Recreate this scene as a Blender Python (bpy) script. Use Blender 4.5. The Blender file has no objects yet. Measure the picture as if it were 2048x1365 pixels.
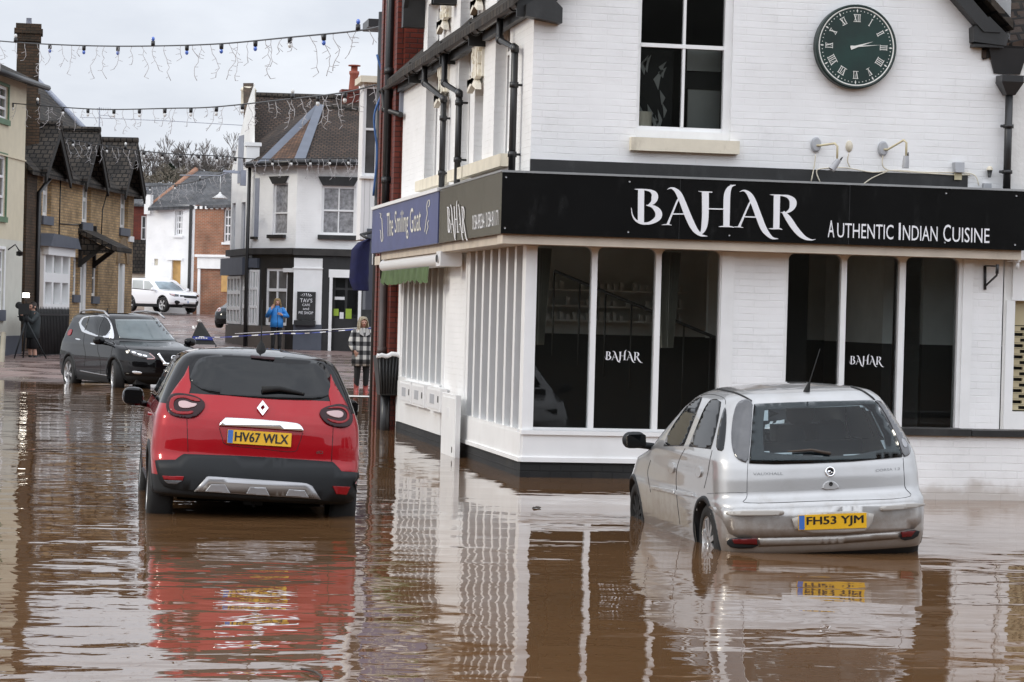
import bpy, bmesh, math, random
import numpy as np
from mathutils import Vector, Matrix
from mathutils.bvhtree import BVHTree
from mathutils.geometry import delaunay_2d_cdt
random.seed(7)
R = math.radians
scene = bpy.context.scene
COL = scene.collection
# ------------------------------------------------------------- camera
FPX, CAMH = 5000.0, 1.70
CM = Matrix.Rotation(R(-10.53), 4, 'Z') @ Matrix.Rotation(R(90 - 0.566), 4, 'X') @ Matrix.Rotation(R(1.52), 4, 'Z')
CO = Vector((0, 0, CAMH))
cam_data = bpy.data.cameras.new("street_camera")
cam = bpy.data.objects.new("street_camera", cam_data)
COL.objects.link(cam)
cam.matrix_world = Matrix.Translation(CO) @ CM
cam_data.sensor_width = 36.0
cam_data.lens = FPX / 2048 * 36.0
cam_data.clip_start = 0.5
cam_data.clip_end = 3000
scene.camera = cam
# ------------------------------------------------------------- sky and sun
world = bpy.data.worlds.new("World")
scene.world = world
world.use_nodes = True
nt = world.node_tree
nt.nodes.clear()
SUN_EL, SUN_AZ = R(27), R(-90)            # azimuth clockwise from +Y: sun stands to the left
def wn(t, **k):
    n = nt.nodes.new(t)
    for a, b in k.items(): setattr(n, a, b)
    return n
wl = nt.links.new
out = wn('ShaderNodeOutputWorld'); bg = wn('ShaderNodeBackground')
sky = wn('ShaderNodeTexSky', sky_type='NISHITA', sun_disc=False, sun_elevation=SUN_EL, sun_rotation=SUN_AZ)
tc = wn('ShaderNodeTexCoord')
mp = wn('ShaderNodeMapping'); mp.inputs['Scale'].default_value = (1.0, 1.0, 2.6)
wl(tc.outputs['Generated'], mp.inputs['Vector'])
nz = wn('ShaderNodeTexNoise'); nz.inputs['Scale'].default_value = 5.5; nz.inputs['Detail'].default_value = 7; nz.inputs['Roughness'].default_value = .55
nz.inputs['Distortion'].default_value = .4
wl(mp.outputs['Vector'], nz.inputs['Vector'])
cr = wn('ShaderNodeValToRGB')
cr.color_ramp.elements[0].position = .30; cr.color_ramp.elements[0].color = (.69, .73, .81, 1)
cr.color_ramp.elements[1].position = .62; cr.color_ramp.elements[1].color = (.91, .945, 1.01, 1)
wl(nz.outputs['Fac'], cr.inputs['Fac'])
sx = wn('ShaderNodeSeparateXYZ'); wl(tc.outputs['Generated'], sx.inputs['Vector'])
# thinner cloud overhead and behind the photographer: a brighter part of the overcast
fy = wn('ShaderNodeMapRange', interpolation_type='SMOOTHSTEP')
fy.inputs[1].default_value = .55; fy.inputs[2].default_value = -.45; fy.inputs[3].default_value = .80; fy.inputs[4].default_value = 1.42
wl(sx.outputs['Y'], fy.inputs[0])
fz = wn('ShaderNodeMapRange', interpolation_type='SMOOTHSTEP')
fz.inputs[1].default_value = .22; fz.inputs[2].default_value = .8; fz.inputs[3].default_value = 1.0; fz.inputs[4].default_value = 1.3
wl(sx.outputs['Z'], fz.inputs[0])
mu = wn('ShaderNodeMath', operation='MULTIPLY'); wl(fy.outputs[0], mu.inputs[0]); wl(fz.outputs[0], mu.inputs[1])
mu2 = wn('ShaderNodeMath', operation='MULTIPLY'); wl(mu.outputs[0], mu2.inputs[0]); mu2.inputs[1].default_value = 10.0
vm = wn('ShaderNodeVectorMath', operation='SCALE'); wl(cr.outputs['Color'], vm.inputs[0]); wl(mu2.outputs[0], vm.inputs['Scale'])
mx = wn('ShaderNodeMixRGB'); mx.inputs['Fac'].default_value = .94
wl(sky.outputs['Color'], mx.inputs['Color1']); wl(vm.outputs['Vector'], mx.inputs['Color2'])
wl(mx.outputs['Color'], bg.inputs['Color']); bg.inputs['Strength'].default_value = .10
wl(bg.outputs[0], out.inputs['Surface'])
sd = bpy.data.lights.new("sun", 'SUN'); sd.energy = 0.9; sd.angle = R(10); sd.color = (1, .93, .80)
sun = bpy.data.objects.new("sun", sd); COL.objects.link(sun)
sdir = Vector((math.sin(SUN_AZ) * math.cos(SUN_EL), math.cos(SUN_AZ) * math.cos(SUN_EL), math.sin(SUN_EL)))
sun.rotation_euler = (-sdir).to_track_quat('-Z', 'Y').to_euler()
scene.view_settings.view_transform = 'Standard'
scene.view_settings.look = 'None'
scene.view_settings.exposure = 0.40
scene.view_settings.gamma = 1.0
scene.cycles.max_bounces = 10
scene.cycles.transparent_max_bounces = 16
scene.cycles.caustics_reflective = False
scene.cycles.caustics_refractive = False

# ------------------------------------------------------------- rays of the photograph
def ray(x, y): return CM.to_3x3() @ Vector(((x - 1024) / FPX, -(y - 682.5) / FPX, -1))
def at_z(x, y, z=0.0):
    d = ray(x, y); return CO + d * ((z - CAMH) / d.z)
def at_y(x, y, Y):
    d = ray(x, y); return CO + d * (Y / d.y)
def at_x(x, y, X):
    d = ray(x, y); return CO + d * (X / d.x)
def at_d(x, y, D): return CO + ray(x, y) * D

# ------------------------------------------------------------- objects
MW = {}
def auto_uv(bm):
    uv = bm.loops.layers.uv.verify()
    for f in bm.faces:
        n = f.normal
        if abs(n.z) > .97:
            for l in f.loops: l[uv].uv = (l.vert.co.x, l.vert.co.y)
        else:
            h = Vector((-n.y, n.x, 0)).normalized(); v = n.cross(h)
            if v.z < 0: v = -v
            for l in f.loops: l[uv].uv = (l.vert.co.dot(h), l.vert.co.dot(v))
def obj(name, bm, mats, parent=None, smooth=False, label=None, kind=None):
    bm.normal_update()
    auto_uv(bm)
    if parent is not None: bm.transform(MW[parent.name].inverted())
    me = bpy.data.meshes.new(name); bm.to_mesh(me); bm.free()
    if not isinstance(mats, (list, tuple)): mats = [mats]
    for m in mats: me.materials.append(m)
    if smooth:
        for p in me.polygons: p.use_smooth = True
        if smooth != True: me.set_sharp_from_angle(angle=R(smooth))
    o = bpy.data.objects.new(name, me); COL.objects.link(o)
    if parent is not None: o.parent = parent; MW[o.name] = MW[parent.name].copy()
    else: MW[o.name] = Matrix()
    if label: o['label'] = label
    if kind: o['kind'] = kind
    return o
def tag(o, label, cat, group=None):
    o['label'] = label; o['category'] = cat
    if group: o['group'] = group
    return o
def thing(name, loc, label, cat, group=None, rot=None):
    o = bpy.data.objects.new(name, None); COL.objects.link(o)
    m = Matrix.Translation(Vector(loc))
    if rot is not None: m = m @ rot
    o.matrix_world = m; MW[o.name] = m.copy()
    o.empty_display_size = .2
    return tag(o, label, cat, group)
def struct(name, bm, m, smooth=False): return obj(name, bm, m, None, smooth, kind='structure')
def copy_tree(o, parent=None):
    c = o.copy(); COL.objects.link(c)
    if parent is not None: c.parent = parent
    for ch in list(o.children): copy_tree(ch, c)
    return c
def B(): return bmesh.new()
# ------------------------------------------------------------- mesh pieces
def face(bm, pts, mi=0):
    f = bm.faces.new([bm.verts.new(Vector(p)) for p in pts]); f.material_index = mi; return f
def hexa(bm, p, mi=0):      # 8 points: bottom ring then top ring
    v = [bm.verts.new(Vector(q)) for q in p]
    for q in ((3, 2, 1, 0), (4, 5, 6, 7), (0, 1, 5, 4), (1, 2, 6, 5), (2, 3, 7, 6), (3, 0, 4, 7)):
        f = bm.faces.new([v[i] for i in q]); f.material_index = mi
def box(bm, x0, x1, y0, y1, z0, z1, mi=0):
    hexa(bm, [(x0, y0, z0), (x1, y0, z0), (x1, y1, z0), (x0, y1, z0), (x0, y0, z1), (x1, y0, z1), (x1, y1, z1), (x0, y1, z1)], mi)
def slab(bm, pts, vec, mi=0):   # polygon extruded along vec
    vec = Vector(vec); a = [bm.verts.new(Vector(p)) for p in pts]; b = [bm.verts.new(Vector(p) + vec) for p in pts]
    bm.faces.new(a[::-1]).material_index = mi; bm.faces.new(b).material_index = mi
    for i in range(len(a)):
        j = (i + 1) % len(a); bm.faces.new((a[i], a[j], b[j], b[i])).material_index = mi
def tube(bm, pts, r, n=8, mi=0, caps=True):
    pts = [Vector(p) for p in pts]; rs = r if isinstance(r, (list, tuple)) else [r] * len(pts)
    rings = []; prev = None
    for i, p in enumerate(pts):
        t = (pts[min(i + 1, len(pts) - 1)] - pts[max(i - 1, 0)]).normalized()
        if prev is None: a = t.orthogonal().normalized()
        else:
            a = prev - t * prev.dot(t)
            a = a.normalized() if a.length > 1e-6 else t.orthogonal().normalized()
        prev = a; b = t.cross(a)
        rings.append([bm.verts.new(p + (a * math.cos(2 * math.pi * k / n) + b * math.sin(2 * math.pi * k / n)) * rs[i]) for k in range(n)])
    for i in range(len(rings) - 1):
        for k in range(n):
            f = bm.faces.new((rings[i][k], rings[i][(k + 1) % n], rings[i + 1][(k + 1) % n], rings[i + 1][k])); f.material_index = mi; f.smooth = True
    if caps:
        bm.faces.new(rings[0][::-1]).material_index = mi; bm.faces.new(rings[-1]).material_index = mi
def lathe(bm, prof, mtx=None, n=24, mi=0, close=False):   # prof: (radius, height) round local z
    mtx = mtx or Matrix(); rings = []
    for r, h in prof:
        if r < 1e-5: rings.append([bm.verts.new(mtx @ Vector((0, 0, h)))])
        else: rings.append([bm.verts.new(mtx @ Vector((r * math.cos(2 * math.pi * k / n), r * math.sin(2 * math.pi * k / n), h))) for k in range(n)])
    pairs = list(zip(rings, rings[1:])) + ([(rings[-1], rings[0])] if close else [])
    for a, b in pairs:
        for k in range(n):
            k2 = (k + 1) % n
            if len(a) == 1 and len(b) == 1: continue
            if len(a) == 1: q = (a[0], b[k], b[k2])
            elif len(b) == 1: q = (a[k], a[k2], b[0])
            else: q = (a[k], a[k2], b[k2], b[k])
            f = bm.faces.new(q); f.material_index = mi; f.smooth = True
def catmull(p, k=6, closed=False):
    p = [np.array(q, float) for q in p]; n = len(p); o = []
    for i in range(n if closed else n - 1):
        a, b = p[i], p[(i + 1) % n]
        z = p[(i - 1) % n] if closed or i > 0 else 2 * a - b
        c = p[(i + 2) % n] if closed or i < n - 2 else 2 * b - a
        for j in range(k):
            t = j / k
            o.append(.5 * ((2 * a) + (-z + b) * t + (2 * z - 5 * a + 4 * b - c) * t * t + (-z + 3 * a - 3 * b + c) * t ** 3))
    if not closed: o.append(p[-1])
    return o
def chaikin(p, it=2):
    for _ in range(it):
        q = []
        for i in range(len(p)):
            a, b = Vector(p[i][:2]), Vector(p[(i + 1) % len(p)][:2])
            q += [a * .75 + b * .25, a * .25 + b * .75]
        p = q
    return p
def stroke_poly(cl, k=6):
    c = catmull(cl, k) if len(cl) > 2 else [np.array(q, float) for q in cl]
    L, Rr = [], []
    for i, q in enumerate(c):
        d = c[min(i + 1, len(c) - 1)][:2] - c[max(i - 1, 0)][:2]; d = d / (np.linalg.norm(d) + 1e-9)
        nrm = np.array([-d[1], d[0]]) * max(q[2], 1e-4) / 2
        L.append(q[:2] + nrm); Rr.append(q[:2] - nrm)
    return [tuple(a) for a in L + Rr[::-1]]
def inside(x, y, p):
    w = 0
    for i in range(len(p)):
        (x0, y0), (x1, y1) = p[i][:2], p[(i + 1) % len(p)][:2]
        if y0 <= y:
            if y1 > y and (x1 - x0) * (y - y0) - (x - x0) * (y1 - y0) > 0: w += 1
        elif y1 <= y and (x1 - x0) * (y - y0) - (x - x0) * (y1 - y0) < 0: w -= 1
    return w != 0
def union_polys(bm, polys, fmap, mi=0):
    """flat union of 2D polygons -> faces through fmap(u, v)"""
    V, Fc = [], []
    for p in polys:
        Fc.append(list(range(len(V), len(V) + len(p)))); V += [Vector(q) for q in p]
    r = delaunay_2d_cdt(V, [], Fc, 0, 1e-4)
    keep = []
    for f in r[2]:
        cx = sum(r[0][i].x for i in f) / len(f); cy = sum(r[0][i].y for i in f) / len(f)
        if any(inside(cx, cy, p) for p in polys): keep.append(f)
    used = {i for f in keep for i in f}
    vs = [bm.verts.new(Vector(fmap(v.x, v.y))) if i in used else None for i, v in enumerate(r[0])]
    for f in keep: bm.faces.new([vs[i] for i in f]).material_index = mi
_TXT = {}
def text_polys(s, bold=0.0):
    if s not in _TXT:
        cu = bpy.data.curves.new('t', 'FONT'); cu.body = s; cu.resolution_u = 3; cu.offset = bold
        o = bpy.data.objects.new('t', cu); COL.objects.link(o)
        dg = bpy.context.evaluated_depsgraph_get(); me = bpy.data.meshes.new_from_object(o.evaluated_get(dg))
        v = [tuple(q.co) for q in me.vertices]; f = [tuple(p.vertices) for p in me.polygons]
        bpy.data.objects.remove(o); bpy.data.curves.remove(cu); bpy.data.meshes.remove(me)
        x = [q[0] for q in v]; y = [q[1] for q in v]; x0, x1, y0, y1 = min(x), max(x), min(y), max(y)
        _TXT[s] = ([((a - x0) / (x1 - x0), (b - y0) / max(y1 - y0, 1e-6)) for a, b, c in v], f, (x1 - x0) / max(y1 - y0, 1e-6))
    return _TXT[s]
def text(bm, s, o, u, v, mi=0, bold=0.0):      # fills the parallelogram o, o+u, o+v
    V, Fc, _ = text_polys(s, bold); o, u, v = Vector(o), Vector(u), Vector(v)
    vs = [bm.verts.new(o + u * a + v * b) for a, b in V]
    for f in Fc: bm.faces.new([vs[i] for i in f]).material_index = mi
# ------------------------------------------------------------- wall frames
class Fr:
    def __init__(s, o, u, n=None):
        s.o = Vector(o); s.u = Vector(u).normalized(); s.z = Vector((0, 0, 1))
        s.n = s.u.cross(s.z).normalized()          # u to the right seen from outside
        if n is not None and s.n.dot(Vector(n)) < 0: s.n = -s.n
    def p(s, a, t, d=0.0): return s.o + s.u * a + s.z * t + s.n * d
    def px(s, x, y, d=0.0):
        r = ray(x, y); o = s.o + s.n * d; k = (o - CO).dot(s.n) / r.dot(s.n); q = CO + r * k - s.o
        return q.dot(s.u), q.z
    def box(s, bm, a0, a1, t0, t1, d0, d1, mi=0):
        hexa(bm, [s.p(a0, t0, d1), s.p(a1, t0, d1), s.p(a1, t0, d0), s.p(a0, t0, d0), s.p(a0, t1, d1), s.p(a1, t1, d1), s.p(a1, t1, d0), s.p(a0, t1, d0)], mi)
    def slab(s, bm, pts, d0, d1, mi=0): slab(bm, [s.p(a, t, d0) for a, t in pts], s.n * (d1 - d0), mi)
    def rect(s, x0, y0, x1, y1, d=0.0):     # photo rectangle -> (a0, a1, t0, t1)
        ym, xm = (y0 + y1) / 2, (x0 + x1) / 2
        a = s.px(x0, ym, d)[0]; b = s.px(x1, ym, d)[0]; t = s.px(xm, y1, d)[1]; u = s.px(xm, y0, d)[1]
        return (min(a, b), max(a, b), t, u)
def wall(bm, F, a0, a1, t0, t1, opens=(), depth=.15, mi=0, top=None):
    """wall face with openings and their reveals; top: list of (a, t) points of a gable above t1"""
    A = sorted({a0, a1, *[q for o in opens for q in o[:2]]}); T = sorted({t0, t1, *[q for o in opens for q in o[2:4]]})
    for i in range(len(A) - 1):
        for j in range(len(T) - 1):
            ca, ct = (A[i] + A[i + 1]) / 2, (T[j] + T[j + 1]) / 2
            if any(o[0] < ca < o[1] and o[2] < ct < o[3] for o in opens): continue
            face(bm, [F.p(A[i], T[j]), F.p(A[i + 1], T[j]), F.p(A[i + 1], T[j + 1]), F.p(A[i], T[j + 1])], mi)
    for o in opens:
        c = [(o[0], o[2]), (o[1], o[2]), (o[1], o[3]), (o[0], o[3])]
        for k in range(4):
            p, q = c[k], c[(k + 1) % 4]
            face(bm, [F.p(*p), F.p(*q), F.p(*q, -depth), F.p(*p, -depth)], mi)
    if top: face(bm, [F.p(a, t) for a, t in top], mi)
def sash(parent, F, r, d, frame_m, pane_m, nx=2, rails=(.5,), fw=.06, bar=.03, th=.05, name='window', sill=None, sill_m=None, sx=.06):
    """window part: frame bars, one pane sub-part, optional sill sub-part"""
    a0, a1, t0, t1 = r; bm = B()
    F.box(bm, a0, a0 + fw, t0, t1, d - th, d); F.box(bm, a1 - fw, a1, t0, t1, d - th, d)
    F.box(bm, a0 + fw, a1 - fw, t0, t0 + fw, d - th, d); F.box(bm, a0 + fw, a1 - fw, t1 - fw, t1, d - th, d)
    for q in rails:
        t = t0 + (t1 - t0) * q; F.box(bm, a0 + fw, a1 - fw, t - bar * .7, t + bar * .7, d - th, d + .012)
    for k in range(1, nx):
        a = a0 + (a1 - a0) * k / nx; F.box(bm, a - bar / 2, a + bar / 2, t0 + fw, t1 - fw, d - th, d + .006)
    w = obj(name, bm, frame_m, parent)
    bm = B(); e = fw * .5
    face(bm, [F.p(a0 + e, t0 + e, d - th * .6), F.p(a1 - e, t0 + e, d - th * .6), F.p(a1 - e, t1 - e, d - th * .6), F.p(a0 + e, t1 - e, d - th * .6)])
    obj('pane', bm, pane_m, w)
    if sill:
        bm = B(); F.box(bm, a0 - sx, a1 + sx, t0 - sill, t0 - .003, -.1, .07); obj('sill', bm, sill_m or frame_m, w)
    return w
# ------------------------------------------------------------- materials
def newmat(name):
    m = bpy.data.materials.new(name); m.use_nodes = True; n = m.node_tree
    return m, n, n.nodes['Principled BSDF']
def pm(name, col, rough=.6, metal=0.0, var=.12, vs=3.0, bump=0.0, bs=30.0, coat=0.0, spec=.5, dirt=0.0, dirtc=(.05, .035, .02), ds=1.5):
    """painted / plain surface: broad tone variation, fine bump, optional stains with a shape of their own"""
    m, n, p = newmat(name); N = n.nodes.new; L = n.links.new
    t = N('ShaderNodeTexCoord')
    a = N('ShaderNodeTexNoise'); a.inputs['Scale'].default_value = vs; a.inputs['Detail'].default_value = 6; L(t.outputs['Object'], a.inputs['Vector'])
    r = N('ShaderNodeMapRange'); r.inputs[1].default_value = .3; r.inputs[2].default_value = .7; r.inputs[3].default_value = 1 - var; r.inputs[4].default_value = 1 + var * .6
    L(a.outputs['Fac'], r.inputs[0])
    v = N('ShaderNodeVectorMath'); v.operation = 'SCALE'; v.inputs[0].default_value = col[:3]; L(r.outputs[0], v.inputs['Scale'])
    o = v.outputs['Vector']
    if dirt:
        b = N('ShaderNodeTexNoise'); b.inputs['Scale'].default_value = ds; b.inputs['Detail'].default_value = 8; b.inputs['Roughness'].default_value = .7
        mp2 = N('ShaderNodeMapping'); mp2.inputs['Scale'].default_value = (1, 1, .35); L(t.outputs['Object'], mp2.inputs['Vector']); L(mp2.outputs['Vector'], b.inputs['Vector'])
        q = N('ShaderNodeMapRange'); q.inputs[1].default_value = .55; q.inputs[2].default_value = .8; q.inputs[4].default_value = dirt; L(b.outputs['Fac'], q.inputs[0])
        x = N('ShaderNodeMixRGB'); L(q.outputs[0], x.inputs['Fac']); L(o, x.inputs['Color1']); x.inputs['Color2'].default_value = (*dirtc, 1); o = x.outputs['Color']
    L(o, p.inputs['Base Color'])
    p.inputs['Roughness'].default_value = rough; p.inputs['Metallic'].default_value = metal; p.inputs['Specular IOR Level'].default_value = spec
    if coat: p.inputs['Coat Weight'].default_value = coat; p.inputs['Coat Roughness'].default_value = .03
    if bump:
        c = N('ShaderNodeTexNoise'); c.inputs['Scale'].default_value = bs; c.inputs['Detail'].default_value = 4; L(t.outputs['Object'], c.inputs['Vector'])
        k = N('ShaderNodeBump'); k.inputs['Strength'].default_value = .6; k.inputs['Distance'].default_value = bump; L(c.outputs['Fac'], k.inputs['Height']); L(k.outputs[0], p.inputs['Normal'])
    return m
def brickmat(name, c1, c2, mortar, bw=.225, rh=.075, ms=.008, bump=.006, rough=.8, var=.25, bias=0.0, vs=1.3, patchy=0, tide=0.0, stain=0.0, off=.5):
    m, n, p = newmat(name); N = n.nodes.new; L = n.links.new
    t = N('ShaderNodeTexCoord')
    # slightly wandering courses
    w = N('ShaderNodeTexNoise'); w.inputs['Scale'].default_value = 1.7; L(t.outputs['UV'], w.inputs['Vector'])
    ws = N('ShaderNodeVectorMath'); ws.operation = 'SCALE'; ws.inputs['Scale'].default_value = .02; L(w.outputs['Color'], ws.inputs[0])
    wa = N('ShaderNodeVectorMath'); wa.operation = 'ADD'; L(t.outputs['UV'], wa.inputs[0]); L(ws.outputs['Vector'], wa.inputs[1])
    b = N('ShaderNodeTexBrick'); L(wa.outputs['Vector'], b.inputs['Vector'])
    b.inputs['Color1'].default_value = (*c1, 1); b.inputs['Color2'].default_value = (*c2, 1); b.inputs['Mortar'].default_value = (*mortar, 1)
    b.inputs['Scale'].default_value = 1; b.inputs['Mortar Size'].default_value = ms; b.inputs['Brick Width'].default_value = bw; b.inputs['Row Height'].default_value = rh
    b.inputs['Mortar Smooth'].default_value = .3; b.inputs['Bias'].default_value = bias; b.offset = off
    a = N('ShaderNodeTexNoise'); a.inputs['Scale'].default_value = vs; a.inputs['Detail'].default_value = 7; L(t.outputs['Object'], a.inputs['Vector'])
    r = N('ShaderNodeMapRange'); r.inputs[1].default_value = .3; r.inputs[2].default_value = .7; r.inputs[3].default_value = 1 - var; r.inputs[4].default_value = 1 + var * .7; L(a.outputs['Fac'], r.inputs[0])
    v = N('ShaderNodeVectorMath'); v.operation = 'SCALE'; L(b.outputs['Color'], v.inputs[0]); L(r.outputs[0], v.inputs['Scale']); o = v.outputs['Vector']
    if stain:
        s = N('ShaderNodeTexNoise'); s.inputs['Scale'].default_value = 2.2; s.inputs['Detail'].default_value = 9; s.inputs['Roughness'].default_value = .75; L(t.outputs['Object'], s.inputs['Vector'])
        q = N('ShaderNodeMapRange'); q.inputs[1].default_value = .56; q.inputs[2].default_value = .78; q.inputs[4].default_value = stain; L(s.outputs['Fac'], q.inputs[0])
        x = N('ShaderNodeMixRGB'); L(q.outputs[0], x.inputs['Fac']); L(o, x.inputs['Color1']); x.inputs['Color2'].default_value = (.09, .075, .045, 1); o = x.outputs['Color']
    if tide:      # muddy splash band left by the flood, uneven upper edge
        su = N('ShaderNodeSeparateXYZ'); L(t.outputs['UV'], su.inputs['Vector'])
        tn = N('ShaderNodeTexNoise'); tn.inputs['Scale'].default_value = 3.5; tn.inputs['Detail'].default_value = 7; L(t.outputs['UV'], tn.inputs['Vector'])
        ta = N('ShaderNodeMath'); ta.operation = 'MULTIPLY_ADD'; L(tn.outputs['Fac'], ta.inputs[0]); ta.inputs[1].default_value = -.38; L(su.outputs['Y'], ta.inputs[2])
        tm = N('ShaderNodeMapRange'); tm.interpolation_type = 'SMOOTHSTEP'; tm.inputs[1].default_value = -.14; tm.inputs[2].default_value = .02; tm.inputs[3].default_value = tide; tm.inputs[4].default_value = 0; L(ta.outputs[0], tm.inputs[0])
        tx = N('ShaderNodeMixRGB'); L(tm.outputs[0], tx.inputs['Fac']); L(o, tx.inputs['Color1']); tx.inputs['Color2'].default_value = (.25, .17, .10, 1); o = tx.outputs['Color']
    L(o, p.inputs['Base Color']); p.inputs['Roughness'].default_value = rough; p.inputs['Specular IOR Level'].default_value = .3
    inv = N('ShaderNodeMath'); inv.operation = 'SUBTRACT'; inv.inputs[0].default_value = 1; L(b.outputs['Fac'], inv.inputs[1])
    f = N('ShaderNodeTexNoise'); f.inputs['Scale'].default_value = 14; f.inputs['Detail'].default_value = 5; L(t.outputs['Object'], f.inputs['Vector'])
    ad = N('ShaderNodeMath'); ad.operation = 'MULTIPLY_ADD'; L(f.outputs['Fac'], ad.inputs[0]); ad.inputs[1].default_value = .6; L(inv.outputs[0], ad.inputs[2])
    if patchy:      # thick paint fills the joints in places
        pn = N('ShaderNodeTexNoise'); pn.inputs['Scale'].default_value = patchy; pn.inputs['Detail'].default_value = 4; L(t.outputs['Object'], pn.inputs['Vector'])
        pr = N('ShaderNodeMapRange'); pr.inputs[1].default_value = .40; pr.inputs[2].default_value = .62; pr.inputs[3].default_value = .12; L(pn.outputs['Fac'], pr.inputs[0])
        pmu = N('ShaderNodeMath'); pmu.operation = 'MULTIPLY'; L(ad.outputs[0], pmu.inputs[0]); L(pr.outputs[0], pmu.inputs[1]); ad = pmu
    k = N('ShaderNodeBump'); k.inputs['Strength'].default_value = .8; k.inputs['Distance'].default_value = bump; L(ad.outputs[0], k.inputs['Height']); L(k.outputs[0], p.inputs['Normal'])
    return m
def glassmat(name, tint=(.9, .95, .95), refl_rough=.0, alpha=.9, dark=(.01, .012, .012), ior=1.55, wav=.012):
    """window glass: mirror reflection by Fresnel over clear (alpha of it see-through, the rest a dark film)"""
    m = bpy.data.materials.new(name); m.use_nodes = True; n = m.node_tree; n.nodes.clear(); N = n.nodes.new; L = n.links.new
    o = N('ShaderNodeOutputMaterial'); fr = N('ShaderNodeFresnel'); fr.inputs['IOR'].default_value = ior
    t = N('ShaderNodeTexCoord'); w = N('ShaderNodeTexNoise'); w.inputs['Scale'].default_value = 1.1; w.inputs['Detail'].default_value = 1; L(t.outputs['Object'], w.inputs['Vector'])
    k = N('ShaderNodeBump'); k.inputs['Strength'].default_value = .3; k.inputs['Distance'].default_value = wav; L(w.outputs['Fac'], k.inputs['Height'])
    g = N('ShaderNodeBsdfGlossy'); g.inputs['Roughness'].default_value = refl_rough; L(k.outputs[0], g.inputs['Normal'])
    tr = N('ShaderNodeBsdfTransparent'); tr.inputs['Color'].default_value = (*[c * alpha for c in tint], 1)
    df = N('ShaderNodeBsdfDiffuse'); df.inputs['Color'].default_value = (*dark, 1)
    m1 = N('ShaderNodeMixShader'); m1.inputs[0].default_value = 1 - alpha if alpha < 1 else 0; L(tr.outputs[0], m1.inputs[1]); L(df.outputs[0], m1.inputs[2])
    m2 = N('ShaderNodeMixShader'); L(fr.outputs[0], m2.inputs[0]); L(m1.outputs[0], m2.inputs[1]); L(g.outputs[0], m2.inputs[2]); L(m2.outputs[0], o.inputs['Surface'])
    return m
M = {}
M['white_brick'] = brickmat('white_painted_brick', (.88, .88, .875), (.872, .873, .868), (.87, .87, .863), bw=.34, bump=.005, ms=.006, var=.06, rough=.55, stain=.13, patchy=2.2, tide=.5)
M['white_rough'] = pm('white_roughcast', (.78, .77, .74), .8, var=.08, bump=.01, bs=25)
M['white'] = pm('white_gloss_paint', (.86, .86, .85), .35, var=.05, dirt=.12, dirtc=(.35, .30, .22), ds=4)
M['white_clean'] = pm('white_upvc', (.82, .82, .82), .3, var=.02)
M['stucco'] = pm('pale_stucco', (.82, .78, .68), .75, var=.08, bump=.004)
M['cream_stone'] = pm('cream_painted_stone', (.74, .68, .55), .7, var=.12, bump=.004, dirt=.5, dirtc=(.2, .15, .09), ds=6)
M['soffit'] = pm('cream_soffit', (.62, .54, .44), .6, var=.15, dirt=.4)
M['black_sign'] = pm('black_sign_panel', (.006, .006, .0065), .12, var=.15, vs=2, spec=.5, bump=.008, bs=1.3, dirt=.06, dirtc=(.3, .3, .3), ds=5)
M['side_sign'] = pm('dark_sign_panel', (.012, .011, .010), .16, var=.3, vs=2, spec=.3, bump=.006, bs=1.6)
M['navy_sign'] = pm('navy_sign_panel', (.055, .07, .20), .38, var=.15, vs=2, dirt=.25, dirtc=(.16, .16, .22))
M['black_paint'] = pm('black_paint', (.018, .018, .018), .45, var=.3, vs=4, bump=.002, dirt=.35, dirtc=(.10, .10, .10), ds=3)
M['plinth'] = brickmat('black_plinth_brick', (.014, .014, .014), (.02, .02, .02), (.012, .012, .012), bump=.006, rough=.6, var=.4, stain=.3)
M['pipe'] = pm('black_downpipe', (.018, .018, .019), .35, var=.3)
M['steel'] = pm('bare_metal', (.5, .5, .5), .3, metal=1)
M['lead'] = pm('lead_flashing', (.28, .30, .36), .5, var=.2)
M['letter'] = pm('white_lettering', (.85, .85, .87), .4, var=.02)
M['roof'] = brickmat('brown_clay_tiles', (.075, .048, .034), (.045, .032, .026), (.012, .01, .009), bw=.17, rh=.15, ms=.022, bump=.03, var=.45, stain=.5)
M['roof_red'] = brickmat('red_clay_tiles', (.16, .085, .05), (.09, .055, .04), (.02, .014, .012), bw=.17, rh=.11, ms=.012, bump=.02, var=.4, stain=.5)
M['roof_dark'] = brickmat('dark_clay_tiles', (.065, .053, .042), (.036, .031, .027), (.006, .006, .006), bw=.2, rh=.19, ms=.02, bump=.04, var=.45, stain=.3)
M['slate'] = brickmat('grey_slates', (.11, .11, .115), (.075, .078, .085), (.03, .03, .03), bw=.28, rh=.2, ms=.012, bump=.012, var=.4, stain=.5)
M['red_brick'] = brickmat('glazed_red_brick', (.17, .03, .016), (.12, .023, .014), (.05, .02, .015), bump=.006, rough=.45, var=.3)
M['orange_brick'] = brickmat('orange_brick', (.36, .14, .075), (.27, .12, .07), (.32, .25, .19), bump=.006, var=.3, ms=.012, stain=.2)
M['buff_brick'] = brickmat('buff_brick', (.52, .35, .18), (.34, .23, .12), (.24, .19, .13), bw=.23, rh=.085, ms=.012, bump=.008, var=.35, stain=.55)
M['brown_brick'] = brickmat('sooty_brown_brick', (.085, .05, .03), (.05, .035, .022), (.035, .028, .02), bw=.23, rh=.085, ms=.012, bump=.012, var=.4, stain=.5)
M['cream_render'] = pm('cream_render', (.62, .56, .42), .8, var=.06, bump=.003, dirt=.12)
M['pale_render'] = pm('pale_render', (.58, .57, .50), .8, var=.06, bump=.003, dirt=.12)
M['grey_paint'] = pm('grey_paint', (.085, .095, .12), .6, var=.12)
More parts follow.
